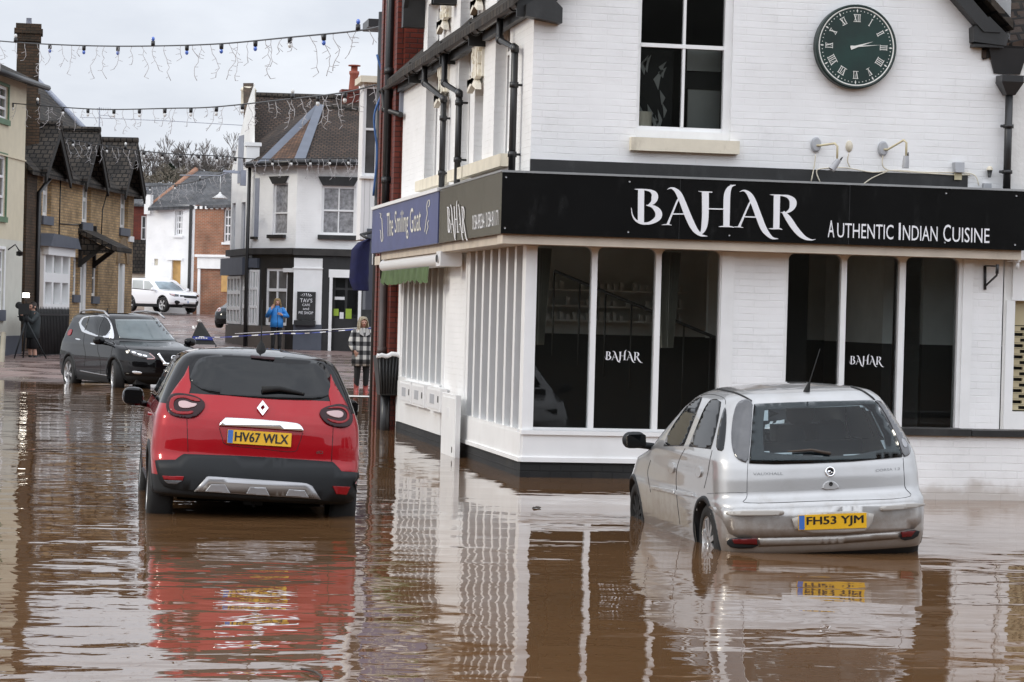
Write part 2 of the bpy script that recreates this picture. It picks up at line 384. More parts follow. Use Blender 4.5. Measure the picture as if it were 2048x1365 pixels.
M['dark_timber'] = pm('dark_timber', (.012, .010, .008), .7, var=.3)
M['ply'] = pm('plywood_board', (.55, .33, .12), .7, var=.15, vs=5)
M['glass'] = glassmat('shop_glass', alpha=.97)
M['win_dark'] = pm('dark_window_glass', (.012, .013, .014), .03, var=.6, vs=1.2, spec=.6)
M['win_mid'] = pm('curtained_window_glass', (.10, .10, .10), .05, var=.5, vs=2.0, spec=.6)
M['blind'] = pm('drawn_blind_glass', (.42, .44, .43), .12, var=.15, vs=1.5)
M['green_trim'] = pm('green_trim', (.09, .17, .09), .5)
# ============================================================= ground and flood water
def gz(x, y):
    """height of the ground (water level is 0)"""
    k = np.interp(y, [-60, 40, 50, 56, 62, 80, 126, 170, 260, 330, 480, 900], [-.24, -.22, -.07, .0, .10, .45, 1.33, 2.6, 4.2, 10, 17, 17])
    return float(k)
def ground_sheet():
    bm = B()
    xs = [-500, -200, -90, -50] + [-30 + 2 * i for i in range(36)] + [50, 90, 200, 500]
    ys = [-60, -20] + [2 * i for i in range(66)] + [140, 155, 170, 200, 230, 260, 300, 330, 400, 480, 700, 900]
    g = [[bm.verts.new((x, y, gz(x, y) + (.02 * math.sin(x * .9 + y * .35) if y < 60 else 0))) for x in xs] for y in ys]
    for j in range(len(ys) - 1):
        for i in range(len(xs) - 1): bm.faces.new((g[j][i], g[j][i + 1], g[j + 1][i + 1], g[j + 1][i])).smooth = True
    m, n, p = newmat('wet_road_surface'); N = n.nodes.new; L = n.links.new
    t = N('ShaderNodeTexCoord')
    a = N('ShaderNodeTexNoise'); a.inputs['Scale'].default_value = .35; a.inputs['Detail'].default_value = 8; L(t.outputs['Object'], a.inputs['Vector'])
    c = N('ShaderNodeValToRGB'); c.color_ramp.elements[0].position = .35; c.color_ramp.elements[0].color = (.10, .068, .060, 1); c.color_ramp.elements[1].position = .65; c.color_ramp.elements[1].color = (.22, .15, .135, 1)
    L(a.outputs['Fac'], c.inputs['Fac'])
    # meadow on the hill beyond the town
    sp = N('ShaderNodeSeparateXYZ'); L(t.outputs['Object'], sp.inputs['Vector'])
    h = N('ShaderNodeMapRange'); h.inputs[1].default_value = 180; h.inputs[2].default_value = 230; L(sp.outputs['Y'], h.inputs[0])
    x = N('ShaderNodeMixRGB'); L(h.outputs[0], x.inputs['Fac']); L(c.outputs['Color'], x.inputs['Color1']); x.inputs['Color2'].default_value = (.07, .06, .035, 1)
    L(x.outputs['Color'], p.inputs['Base Color'])
    w = N('ShaderNodeTexNoise'); w.inputs['Scale'].default_value = .8; w.inputs['Detail'].default_value = 5; L(t.outputs['Object'], w.inputs['Vector'])
    r = N('ShaderNodeMapRange'); r.inputs[1].default_value = .42; r.inputs[2].default_value = .6; r.inputs[3].default_value = .16; r.inputs[4].default_value = .6; L(w.outputs['Fac'], r.inputs[0]); L(r.outputs[0], p.inputs['Roughness'])
    b = N('ShaderNodeTexNoise'); b.inputs['Scale'].default_value = 9; b.inputs['Detail'].default_value = 6; L(t.outputs['Object'], b.inputs['Vector'])
    k = N('ShaderNodeBump'); k.inputs['Strength'].default_value = .5; k.inputs['Distance'].default_value = .012; L(b.outputs['Fac'], k.inputs['Height']); L(k.outputs[0], p.inputs['Normal'])
    return struct('ground', bm, m, True)
ground_sheet()
def added_dark_hill():
    """unseen dark hill added behind the camera to darken reflections in glass and signs"""
    bm = B(); xs = [-240 + 12 * i for i in range(41)]; ys = [-45, -52, -60, -70, -85, -110, -160, -260]; hs = [-.3, 5, 10, 14, 17, 20, 22, 24]; rr = random.Random(2)
    g = [[bm.verts.new((x, y - abs(x) * .02, h * (1 + .2 * math.sin(x * .05) + .12 * rr.uniform(-1, 1)))) for x in xs] for y, h in zip(ys, hs)]
    for j in range(len(ys) - 1):
        for i in range(len(xs) - 1): bm.faces.new((g[j][i], g[j][i + 1], g[j + 1][i + 1], g[j + 1][i]))
    struct('hill', bm, pm('dark_reflection_slope', (.035, .033, .022), .9, var=.6, vs=.15), True)  # added slope, never in view, dims what signs, panes and car paint mirror
added_dark_hill()
def flood():
    bm = B()
    face(bm, [(-60, -60, 0), (60, -60, 0), (60, 64, 0), (-60, 64, 0)])
    m, n, p = newmat('muddy_flood_water'); N = n.nodes.new; L = n.links.new
    t = N('ShaderNodeTexCoord')
    a = N('ShaderNodeTexNoise'); a.inputs['Scale'].default_value = .25; a.inputs['Detail'].default_value = 4; L(t.outputs['Object'], a.inputs['Vector'])
    c = N('ShaderNodeValToRGB'); c.color_ramp.elements[0].position = .3; c.color_ramp.elements[0].color = (.120, .062, .027, 1); c.color_ramp.elements[1].position = .7; c.color_ramp.elements[1].color = (.155, .082, .038, 1)
    L(a.outputs['Fac'], c.inputs['Fac']); L(c.outputs['Color'], p.inputs['Base Color'])
    p.inputs['Roughness'].default_value = .015; p.inputs['IOR'].default_value = 1.46; p.inputs['Specular IOR Level'].default_value = .5
    def layer(sx_, sy_, sc, amp, det=2, dist=.3, rot=10):
        mp_ = N('ShaderNodeMapping'); mp_.inputs['Scale'].default_value = (sx_, sy_, 1); mp_.inputs['Rotation'].default_value = (0, 0, R(rot)); L(t.outputs['Object'], mp_.inputs['Vector'])
        q = N('ShaderNodeTexNoise'); q.inputs['Scale'].default_value = sc; q.inputs['Detail'].default_value = det; q.inputs['Distortion'].default_value = dist; q.inputs['Roughness'].default_value = .4
        L(mp_.outputs['Vector'], q.inputs['Vector'])
        s = N('ShaderNodeMath'); s.operation = 'MULTIPLY'; L(q.outputs['Fac'], s.inputs[0]); s.inputs[1].default_value = amp
        return s.outputs[0]
    l1 = layer(.8, 1.35, 1.0, W_AMP[0], 1, .2, 12)      # slow swell from the traffic and wind
    l2 = layer(1.3, 2.2, 1.6, W_AMP[1], 1, .4, 6)
    l3 = layer(1.8, 2.6, 3.2, W_AMP[2], 1, .5, 14)      # fine wind ripples
    # patches of calmer water
    g = N('ShaderNodeTexNoise'); g.inputs['Scale'].default_value = .16; g.inputs['Detail'].default_value = 2; L(t.outputs['Object'], g.inputs['Vector'])
    gm = N('ShaderNodeMapRange'); gm.inputs[1].default_value = .38; gm.inputs[2].default_value = .62; gm.inputs[3].default_value = .30; gm.inputs[4].default_value = 1.0; L(g.outputs['Fac'], gm.inputs[0])
    # sheltered water beside the restaurant
    sp = N('ShaderNodeSeparateXYZ'); L(t.outputs['Object'], sp.inputs['Vector'])
    sh = N('ShaderNodeMapRange', ); sh.interpolation_type = 'SMOOTHSTEP'; sh.inputs[1].default_value = 14; sh.inputs[2].default_value = 19; sh.inputs[3].default_value = 1.0; sh.inputs[4].default_value = .65; L(sp.outputs['Y'], sh.inputs[0])
    sxx = N('ShaderNodeMapRange'); sxx.interpolation_type = 'SMOOTHSTEP'; sxx.inputs[1].default_value = 1.5; sxx.inputs[2].default_value = 4.0; sxx.inputs[3].default_value = 0; sxx.inputs[4].default_value = 1.0; L(sp.outputs['X'], sxx.inputs[0])
    shm = N('ShaderNodeMixRGB'); L(sxx.outputs[0], shm.inputs['Fac']); shm.inputs['Color1'].default_value = (1, 1, 1, 1); L(sh.outputs[0], shm.inputs['Color2'])
    ad = N('ShaderNodeMath'); ad.operation = 'ADD'; L(l1, ad.inputs[0]); L(l2, ad.inputs[1])
    ad2 = N('ShaderNodeMath'); ad2.operation = 'ADD'; L(ad.outputs[0], ad2.inputs[0]); L(l3, ad2.inputs[1])
    mm = N('ShaderNodeMath'); mm.operation = 'MULTIPLY'; L(ad2.outputs[0], mm.inputs[0]); L(gm.outputs[0], mm.inputs[1])
    m3 = N('ShaderNodeMath'); m3.operation = 'MULTIPLY'; L(mm.outputs[0], m3.inputs[0]); L(shm.outputs['Color'], m3.inputs[1])
    k = N('ShaderNodeBump'); k.inputs['Strength'].default_value = 1.0; k.inputs['Distance'].default_value = 1.0; L(m3.outputs[0], k.inputs['Height']); L(k.outputs[0], p.inputs['Normal'])
    return struct('flood_water', bm, m)
W_AMP = (.022, .0072, .0020)
flood()

# ============================================================= restaurant
XS, YF = 4.98, 26.01
FF = Fr((XS, YF, 0), (1, 0, 0), (0, -1, 0))     # front: a = X - XS
FS = Fr((XS, YF, 0), (0, 1, 0), (-1, 0, 0))     # street side: a = Y - YF
rest = thing('restaurant', (XS, YF, -.2), 'white painted brick corner restaurant with black fascia and tall shop windows', 'restaurant')
bm = B()
FRX = 5.32                                       # right end of the front (a)
# ---- front upper wall with gable
uw = (1.14, 2.18, 3.64, 5.5)
wall(bm, FF, 0, FRX, 2.5, 4.85, [(uw[0], uw[1], uw[2], 4.85)], .12)
wall(bm, FF, .9, 4.25, 4.85, 5.75, [(uw[0], uw[1], 4.85, uw[3])], .12, top=[(.9, 5.75), (4.25, 5.75), (2.57, 7.5)])
face(bm, [FF.p(.05, 4.85), FF.p(.9, 4.85), FF.p(.9, 5.75)]); face(bm, [FF.p(4.25, 4.85), FF.p(5.1, 4.85), FF.p(4.25, 5.75)])
# ---- front ground floor: piers, stall riser
wall(bm, FF, 2.26, 2.85, -.3, 2.5)
wall(bm, FF, 4.96, FRX, -.3, 2.5)
wall(bm, FF, 2.85, 4.96, -.3, .5)
# ---- side wall upper
SO = {'O3': (1.39, 2.29, 3.50, 5.9), 'O4': (3.04, 3.65, 3.50, 4.45), 'O2': (3.99, 4.89, 3.50, 5.9), 'O5': (5.64, 6.29, 3.50, 4.5), 'O1': (6.59, 7.65, 3.50, 5.9)}
wall(bm, FS, 0, 9.85, 2.5, 5.05, [(a, b, c, min(d, 5.05)) for a, b, c, d in SO.values()], .18)
for a0, a1, o in ((1.0, 3.95, 'O3'), (3.6, 5.3, 'O2'), (5.3, 8.0, 'O1')):     # gablets rising above the gutter
    am = (a0 + a1) / 2; op = SO[o]
    wall(bm, FS, a0, a1, 5.05, 6.2, [(op[0], op[1], 5.05, 5.9)], .18, top=[(a0, 6.2), (a1, 6.2), (am, 6.2 + (a1 - a0) * .5)])
# ---- side ground floor: pier, end strip, risers
wall(bm, FS, 3.88, 5.5, -.3, 2.5)
wall(bm, FS, 9.5, 9.85, -.3, 2.5)
wall(bm, FS, 5.5, 9.5, -.3, .74)
wall(bm, FS, 0, 3.88, -.3, .30)
# far flank above the neighbour and the back
face(bm, [FS.p(9.85, -.3), FS.p(9.85, -.3, -7), FS.p(9.85, 5.05, -7), FS.p(9.85, 5.05)])
face(bm, [FF.p(FRX, -.3), FF.p(FRX, -.3, -9.85), FF.p(FRX, 5.7, -9.85), FF.p(FRX, 5.7)])
bmesh.ops.delete(bm, geom=[f for f in bm.faces if any(all(abs(v.co.z - z) < 1e-4 for v in f.verts) for z in (4.85, 5.05))], context='FACES')
obj('wall', bm, M['white_brick'], rest)
# ---- plinth
bm = B()
FF.box(bm, -.03, 2.30, -.3, .165, -.1, .03); FS.box(bm, -.025, 4.0, -.3, .17, -.1, .026); FS.box(bm, 5.4, 9.6, -.3, .15, -.1, .028)
obj('plinth', bm, M['plinth'], rest)
# ---- stall risers (painted boarding)
bm = B()
FF.box(bm, -.01, 2.26, .185, .50, -.08, .035); FF.box(bm, -.03, 2.28, .165, .215, -.08, .055); FF.box(bm, -.03, 2.28, .455, .50, -.08, .06)
FS.box(bm, -.008, 3.88, .185, .47, -.08, .033); FS.box(bm, -.028, 3.9, .165, .21, -.08, .052)
FS.box(bm, 5.5, 9.5, .16, .74, -.08, .03)
obj('stall_riser', bm, M['white'], rest)
# ---- shop windows
def pane_frame(bm, F, a0, a1, t0, t1, fa0, fa1, r=.07, d0=-.1, d1=.0):
    """infill round a pane with rounded upper corners inside the cell fa0..fa1"""
    F.box(bm, fa0, a0, t0 - .03, t1 + .10, d0, d1); F.box(bm, a1, fa1, t0 - .03, t1 + .10, d0, d1)
    F.box(bm, a0, a1, t1, t1 + .10, d0, d1 - .002); F.box(bm, a0, a1, t0 - .03, t0, d0, d1 + .002)
    for a, sg in ((a0, 1), (a1, -1)):
        F.slab(bm, [(a, t1)] + [(a + sg * r * (1 - math.sin(q)), t1 - r * (1 - math.cos(q))) for q in [math.pi / 2 * k / 5 for k in range(6)]], d0, d1 - .004)
def shop_window(F, panes, fa0, fa1, t0, t1, name='shop_window'):
    bm = B(); n = len(panes)
    for i, (a0, a1) in enumerate(panes):
        l = fa0 if i == 0 else (panes[i - 1][1] + a0) / 2; r = fa1 if i == n - 1 else (a1 + panes[i + 1][0]) / 2
        pane_frame(bm, F, a0, a1, t0, t1, l, r)
    w = obj(name, bm, M['white'], rest)
    for a0, a1 in panes:
        bm = B(); face(bm, [F.p(a0, t0, -.06), F.p(a1, t0, -.06), F.p(a1, t1, -.06), F.p(a0, t1, -.06)]); obj('pane', bm, M['glass'], w)
    return w
P1 = [(.085, .70), (.76, 1.40), (1.46, 2.11)]; P2 = [(2.87, 3.47), (3.53, 4.13), (4.20, 4.81)]
w1 = shop_window(FF, P1, 0, 2.26, .53, 2.46); w2 = shop_window(FF, P2, 2.852, 4.96, .53, 2.46)
for a0, a1, d0, d1 in ((2.12, 2.262, 0, .03), (4.85, 4.962, 0, .03), (-.02, .06, -.05, .028)):
    bm = B(); FF.box(bm, a0, a1, .5, 2.456, d0, d1); obj('pilaster_trim', bm, M['white'], rest)
def ribbed_window(a0, a1, t0, t1, n, mull, proj):
    bm = B(); st = (a1 - a0) / n
    FS.box(bm, a0, a1, t1, t1 + .08, -.12, .0); FS.box(bm, a0, a1, t0 - .06, t0, -.12, .03)
    for k in range(n + 1):
        a = a0 + st * k; wd = mull * (1.6 if k in (0, n) else 1)
        FS.box(bm, a - wd / 2, a + wd / 2, t0, t1, -.12, proj)
    w = obj('shop_window', bm, M['white'], rest)
    for k in range(n):
        bm = B(); l, r = a0 + st * k + mull / 2, a0 + st * (k + 1) - mull / 2
        face(bm, [FS.p(l, t0, -.07), FS.p(r, t0, -.07), FS.p(r, t1, -.07), FS.p(l, t1, -.07)]); obj('pane', bm, M['glass'], w)
    return w
ribbed_window(.18, 3.74, .50, 2.46, 7, .12, .0)
ribbed_window(5.62, 9.42, .80, 2.40, 7, .12, .0)
for a0, a1, t0 in ((-.024, .10, .47), (3.80, 3.9, .3), (5.46, 5.56, .3), (9.46, 9.54, .3)):
    bm = B(); FS.box(bm, a0, a1, t0, 2.456, -.1, .012); obj('corner_post', bm, M['white'], rest)
# ---- upper windows
sash(rest, FF, (1.14, 2.18, 3.73, 5.5), -.07, M['white'], M['glass'], nx=2, rails=(.515,), fw=.045, bar=.03)
bm = B(); FF.box(bm, 1.14, 2.18, 3.64, 3.73, -.12, -.02); FF.box(bm, 2.10, 2.18, 3.73, 5.5, -.12, -.045); obj('window_board', bm, M['white'], rest)
bm = B(); FF.box(bm, 1.07, 2.26, 3.50, 3.64, -.1, .10); obj('sill', bm, M['cream_stone'], rest)
for k, (a, b, c, d) in SO.items():
    sash(rest, FS, (a, b, c, d), -.13, M['white'], M['win_mid'], nx=2, rails=(.5,), fw=.06)
for a, b in ((1.25, 3.8), (3.9, 5.0), (5.5, 7.8)):
    bm = B(); FS.box(bm, a, b, 3.36, 3.50, -.1, .10); obj('sill', bm, M['cream_stone'], rest)
# carved stucco panels above the short windows and beside the tall ones
def carved(a0, a1, t0, t1):
    bm = B(); FS.box(bm, a0, a1, t0, t1, -.1, .03); rr = random.Random(int(a0 * 100))
    for _ in range(70):
        a, t = rr.uniform(a0 + .04, a1 - .04), rr.uniform(t0 + .04, t1 - .04); s = rr.uniform(.02, .055)
        FS.slab(bm, [(a + s * math.cos(q), t + s * 1.6 * math.sin(q)) for q in [k * math.pi / 3 + a for k in range(6)]], .03, rr.uniform(.045, .075))
    FS.slab(bm, [(a0 - .03, t0), (a1 + .03, t0)] + [((a0 + a1) / 2 + (a1 - a0) / 2 * 1.05 * math.cos(q), t0 - .16 + .16 * math.sin(q)) for q in [math.pi * k / 8 for k in range(9)]][::-1], .03, .10)
    obj('carved_panel', bm, M['stucco'], rest)
carved(3.04, 3.62, 4.52, 5.02); carved(5.64, 6.26, 4.55, 5.02); carved(3.05, 3.55, 5.45, 6.2); carved(5.62, 6.2, 5.5, 6.25); carved(1.7, 2.2, 6.0, 6.3)
# ---- roofs
def gable_roof(name, apex0, apex1, eave_l0, eave_l1, eave_r0, eave_r1, th=.09, mat='roof_dark', parent=None):
    bm = B()
    for e0, e1 in ((eave_l0, eave_l1), (eave_r0, eave_r1)):
        slab(bm, [apex0, apex1, e1, e0], (0, 0, -th))
    return obj(name, bm, M[mat], parent)
gable_roof('roof', (XS + 2.57, YF - .16, 7.72), (XS + 2.57, YF + 9.9, 7.72), (XS - .25, YF - .16, 5.06), (XS - .25, YF + 9.9, 5.06), (XS + 5.3, YF - .16, 5.06), (XS + 5.3, YF + 9.9, 5.06), parent=rest)
bm = B()     # bargeboards of the front gable with boxed feet
for (e, ap) in (((-.10, 4.93), (2.57, 7.55)), ((5.15, 4.93), (2.57, 7.55))):
    d = Vector((ap[0] - e[0], ap[1] - e[1])).normalized(); nx_, ny_ = -d.y, d.x
    w = .16 if ny_ > 0 else -.16
    FF.slab(bm, [e, ap, (ap[0], ap[1] - .24), (e[0] + .20 * (1 if e[0] < 2 else -1), e[1])], .02, .17)
FF.slab(bm, [(-.12, 4.98), (-.12, 4.86), (.27, 4.80), (.27, 4.96), (.10, 5.12)], .0, .18)
FF.slab(bm, [(4.84, 4.98), (4.85, 4.82), (5.22, 4.79), (5.25, 4.90), (5.02, 5.10)], .0, .15)
FF.box(bm, 4.86, 5.2, 4.77, 4.80, .0, .13)
obj('bargeboard', bm, M['black_paint'], rest)
for a0, a1 in ((1.0, 3.95), (3.6, 5.3), (5.3, 8.0)):      # gablet roofs and bargeboards
    am = (a0 + a1) / 2; ap = 6.2 + (a1 - a0) * .5; ez = 5.75
    q = FS.p
    bm = B()
    for e in (a0 - .12, a1 + .12):
        slab(bm, [q(am, ap + .1, .34), q(am, ap + .1, -3), q(e, ez + .36, -3), q(e, ez + .36, .34)], (0, 0, -.07))
    obj('gablet_roof', bm, M['roof_dark'], rest)
    bm = B()
    for e, s in ((a0 - .1, 1), (a1 + .1, -1)):
        FS.slab(bm, [(e, 6.05), (am, ap + .02), (am, ap - .2), (e + .02 * s, 5.72)], .24, .30)
        FS.box(bm, min(e, e + s * .16), max(e, e + s * .16), 5.62, 6.0, .0, .30)
    obj('bargeboard', bm, M['black_paint'], rest)
# ---- gutters with boxed eaves, downpipes
def gutter(F, a0, a1, t, d=.16):
    bm = B(); n = 8; q = [math.pi + math.pi * k / n for k in range(n + 1)]
    for rr in (.052, .045):
        pr = [[F.p(a, t + rr * math.sin(k), d + rr * math.cos(k)) for k in q] for a in (a0, a1)]
        for k in range(n): face(bm, [pr[0][k], pr[0][k + 1], pr[1][k + 1], pr[1][k]])
    for a in (a0, a1, a0 + .35, a1 - .35):
        tube(bm, [F.p(a + .01, t + .058 * math.sin(k), d + .058 * math.cos(k)) for k in q], .010, 5)
    obj('gutter', bm, M['pipe'], rest)
    bm = B(); F.slab(bm, [(a0, t - .02), (a0, t - .12), (a1, t - .12), (a1, t - .02)], .0, .08); F.box(bm, a0 - .015, a0 + .015, t - .16, t + .12, .0, .20)
    obj('eaves_box', bm, M['black_paint'], rest)
for a0, a1 in ((-.05, 2.75), (3.0, 5.15), (5.22, 7.9), (7.97, 11.0)): gutter(FS, a0, a1, 5.02)
def downpipe(pts, r=.039, br=()):
    bm = B(); tube(bm, pts, r, 10)
    for i in range(1, len(pts) - 1): tube(bm, [Vector(pts[i]) + (Vector(pts[i - 1]) - Vector(pts[i])).normalized() * .05, pts[i], Vector(pts[i]) + (Vector(pts[i + 1]) - Vector(pts[i])).normalized() * .05], r + .008, 10)
    for p in br:
        p = Vector(p); tube(bm, [p - Vector((0, 0, .03)), p + Vector((0, 0, .03))], r + .012, 10); tube(bm, [p, p + Vector((.11, 0, 0))], .014, 6)
    return bm
q = FS.p
obj('downpipe', downpipe([q(1.15, 4.98, .16), q(1.15, 4.74, .16), q(.58, 4.60, .09), q(.58, 3.2, .09)], br=[q(.58, 4.2, .09), q(.58, 3.45, .09)]), M['pipe'], rest)
obj('downpipe', downpipe([q(5.05, 4.98, .16), q(5.05, 4.60, .16), q(4.27, 4.42, .09), q(4.27, 3.2, .09)], br=[q(4.27, 4.3, .09), q(4.27, 3.6, .09)]), M['pipe'], rest)
obj('downpipe', downpipe([q(6.75, 4.98, .16), q(6.75, 4.75, .16), q(5.50, 4.45, .09), q(5.50, 3.2, .09)], br=[q(5.5, 4.2, .09), q(5.5, 3.5, .09)]), M['pipe'], rest)
obj('downpipe', downpipe([q(10.9, 4.98, .16), q(10.9, 4.72, .14), q(9.6, 4.55, .07)]), M['pipe'], rest)
# ---- painted black band above the fascia
bm = B(); FF.box(bm, .0, 4.87, 3.0, 3.37, -.02, .022); obj('black_band', bm, M['black_paint'], rest)
# ---- soffit under the fascia
bm = B(); FF.box(bm, -.33, 5.4, 2.46, 2.56, -.02, .30); FS.box(bm, 0.0, 9.6, 2.46, 2.56, -.02, .30); obj('soffit', bm, M['soffit'], rest)
# ---- interior
dk = pm('interior_wall', (.66, .68, .66), .8, var=.1); dado = pm('interior_dado', (.03, .027, .025), .6); flr = pm('interior_floor', (.22, .18, .14), .5)
cur = pm('interior_curtain', (.42, .40, .34), .9, var=.2)
bm = B()
x0, x1, y0, y1 = XS + .25, XS + 6.2, YF + .25, YF + 4.8
face(bm, [(x0, y0, -.1), (x1, y0, -.1), (x1, y1, -.1), (x0, y1, -.1)], 2)
face(bm, [(x0, y0, 2.62), (x1, y0, 2.62), (x1, y1, 2.62), (x0, y1, 2.62)], 0)
for lo, hi, mi in ((-.1, 1.5, 1), (1.5, 2.62, 0)):
    face(bm, [(x0, y1, lo), (x1, y1, lo), (x1, y1, hi), (x0, y1, hi)], mi); face(bm, [(x1, y0, lo), (x1, y1, lo), (x1, y1, hi), (x1, y0, hi)], mi)
    face(bm, [(x0 + .0, y0 + 4.0, lo), (x0, y1, lo), (x0, y1, hi), (x0, y0 + 4.0, hi)], mi)
box(bm, XS + 2.28, XS + 2.84, YF + .2, YF + .5, -.1, 2.6, 1)
box(bm, XS + 3.75, XS + 4.0, YF + 2.9, YF + 3.2, -.1, 2.6, 1); box(bm, XS + 4.95, XS + 6.2, YF + 1.5, YF + 1.6, 1.5, 2.6, 0); box(bm, XS + 4.95, XS + 6.2, YF + 1.5, YF + 1.6, -.1, 1.5, 1); box(bm, XS + 2.9, XS + 3.6, YF + 3.4, YF + 3.5, 1.5, 2.6, 0); box(bm, XS + 4.5, XS + 4.62, YF + 1.6, YF + 3.8, 1.5, 2.6, 0); box(bm, XS + 4.5, XS + 4.62, YF + 1.6, YF + 3.8, -.1, 1.5, 1)
obj('interior', bm, [dk, dado, flr], rest)
# room behind the first floor window and behind the side shop
bm = B()
for (a0, a1, b0, b1, z0, z1) in ((XS + .3, XS + 4.2, YF + .15, YF + 3.6, 3.2, 5.65), ):
    face(bm, [(a0, b1, z0), (a1, b1, z0), (a1, b1, z1), (a0, b1, z1)], 1); face(bm, [(a0, b0, z1), (a1, b0, z1), (a1, b1, z1), (a0, b1, z1)], 0)
    face(bm, [(a0, b0, z0), (a1, b0, z0), (a1, b1, z0), (a0, b1, z0)], 2); face(bm, [(a0, b0, z0), (a0, b1, z0), (a0, b1, z1), (a0, b0, z1)], 1); face(bm, [(a1, b0, z0), (a1, b1, z0), (a1, b1, z1), (a1, b0, z1)], 1)
face(bm, [(XS + .5, YF + 5.4, -.1), (XS + .5, YF + 9.6, -.1), (XS + .5, YF + 9.6, 2.5), (XS + .5, YF + 5.4, 2.5)], 0)
obj('upper_room', bm, [dk, dado, flr], rest)
tc_ = pm('reflection_dark', (.012, .012, .011), .9); tl_ = pm('reflection_pale', (.30, .30, .28), .9)  # half-timbered building's reflection, painted as dark and pale shapes behind the pane
bm = B(); FF.box(bm, 1.16, 1.62, 3.70, 4.62, -.40, -.36, 0); rr = random.Random(5)
for k in range(17):
    a, t = 1.2 + rr.random() * .38, 3.75 + rr.random() * .75; l = .12 + rr.random() * .14; w_ = .018 + rr.random() * .02; s = .10 if t > 4.2 else -.06
    if 4.12 < t < 4.28: continue
    FF.slab(bm, [(a - w_, t), (a + s * .2, t - l * .5), (a + w_, t), (a + s * .6, t + l * .5)], -.36, -.35, 1)
FF.box(bm, 1.80, 2.16, 3.70, 4.22, -.42, -.39, 1); FF.box(bm, 1.72, 2.16, 4.22, 4.40, -.41, -.375, 0); FF.box(bm, 1.78, 2.16, 4.42, 4.7, -.43, -.39, 1)
obj('painted_reflection', bm, [tc_, tl_], rest)
# curtain folds, shelves with glasses and stair rail seen through the panes
bm = B()
for a0, a1 in ((.10, .40), (1.55, 1.85)):
    n = 40; ps = [FF.p(a0 + (a1 - a0) * k / n, 2.45, -.55 + .05 * math.sin(k * 1.3) - .2 * k / n) for k in range(n + 1)]
    for k in range(n): face(bm, [ps[k] + Vector((0, 0, -1.05)) + Vector(((k - n / 2) * -.003, 0, 0)), ps[k + 1] + Vector((0, 0, -1.05)) + Vector(((k + 1 - n / 2) * -.003, 0, 0)), ps[k + 1], ps[k]])
obj('curtain', bm, cur, rest, True)
gl = pm('bar_shelf_glassware', (.75, .75, .72), .2)
bm = B(); rr = random.Random(3)
for t in (1.68, 1.86, 2.06):
    box(bm, XS + .3, XS + 2.9, YF + 4.45, YF + 4.75, t - .02, t, 0)
    for k in range(30):
        if rr.random() < .3: continue
        x = XS + .35 + k * .085; box(bm, x, x + .045, YF + 4.5, YF + 4.55, t, t + .06 + .05 * rr.random(), 0)
obj('bar_shelf', bm, gl, rest)
bm = B(); tube(bm, [FF.p(.9, 2.25, -3.0), FF.p(3.2, 1.3, -2.0)], .02, 6)
for k in range(9): s = k / 8; p = FF.p(.9 + 2.3 * s, 2.25 - .95 * s, -3 + s); tube(bm, [p, p - Vector((0, 0, 1.0))], .010, 6)
obj('stair_rail', bm, dado, rest)
# ============================================================= fascia signs
SY, SXP = YF - .36, XS - .36
sgn = thing('fascia_sign', (SXP, SY, 2.56), 'long glossy black fascia sign over the front windows, BAHAR in large white ornate letters', 'sign')
bm = B(); slab(bm, [(SXP, SY, 2.56), (XS + 5.42, SY, 2.56), (XS + 5.56, SY, 3.21), (SXP, SY, 3.21)], (0, .36, 0)); obj('board', bm, M['black_sign'], sgn)
bm = B(); box(bm, SXP - .004, XS + 5.58, SY - .012, SY + .02, 3.20, 3.222); obj('metal_edge', bm, M['steel'], sgn)
for x in (XS + 1.55, XS + 3.42):
    bm = B(); box(bm, x - .0022, x + .0022, SY - .0015, SY + .01, 2.561, 3.199); obj('panel_joint', bm, M['steel'] if False else M['pipe'], sgn)
for x in [SXP + .04, XS + 1.0, XS + 2.1, XS + 4.5, XS + 5.3]:
    for z in (2.62, 3.15):
        bm = B(); lathe(bm, [(0, .008), (.010, .004), (.012, -.002)], Matrix.Translation((x, SY - .002, z)) @ Matrix.Rotation(R(90), 4, 'X'), 8); obj('bolt', bm, M['steel'], sgn)
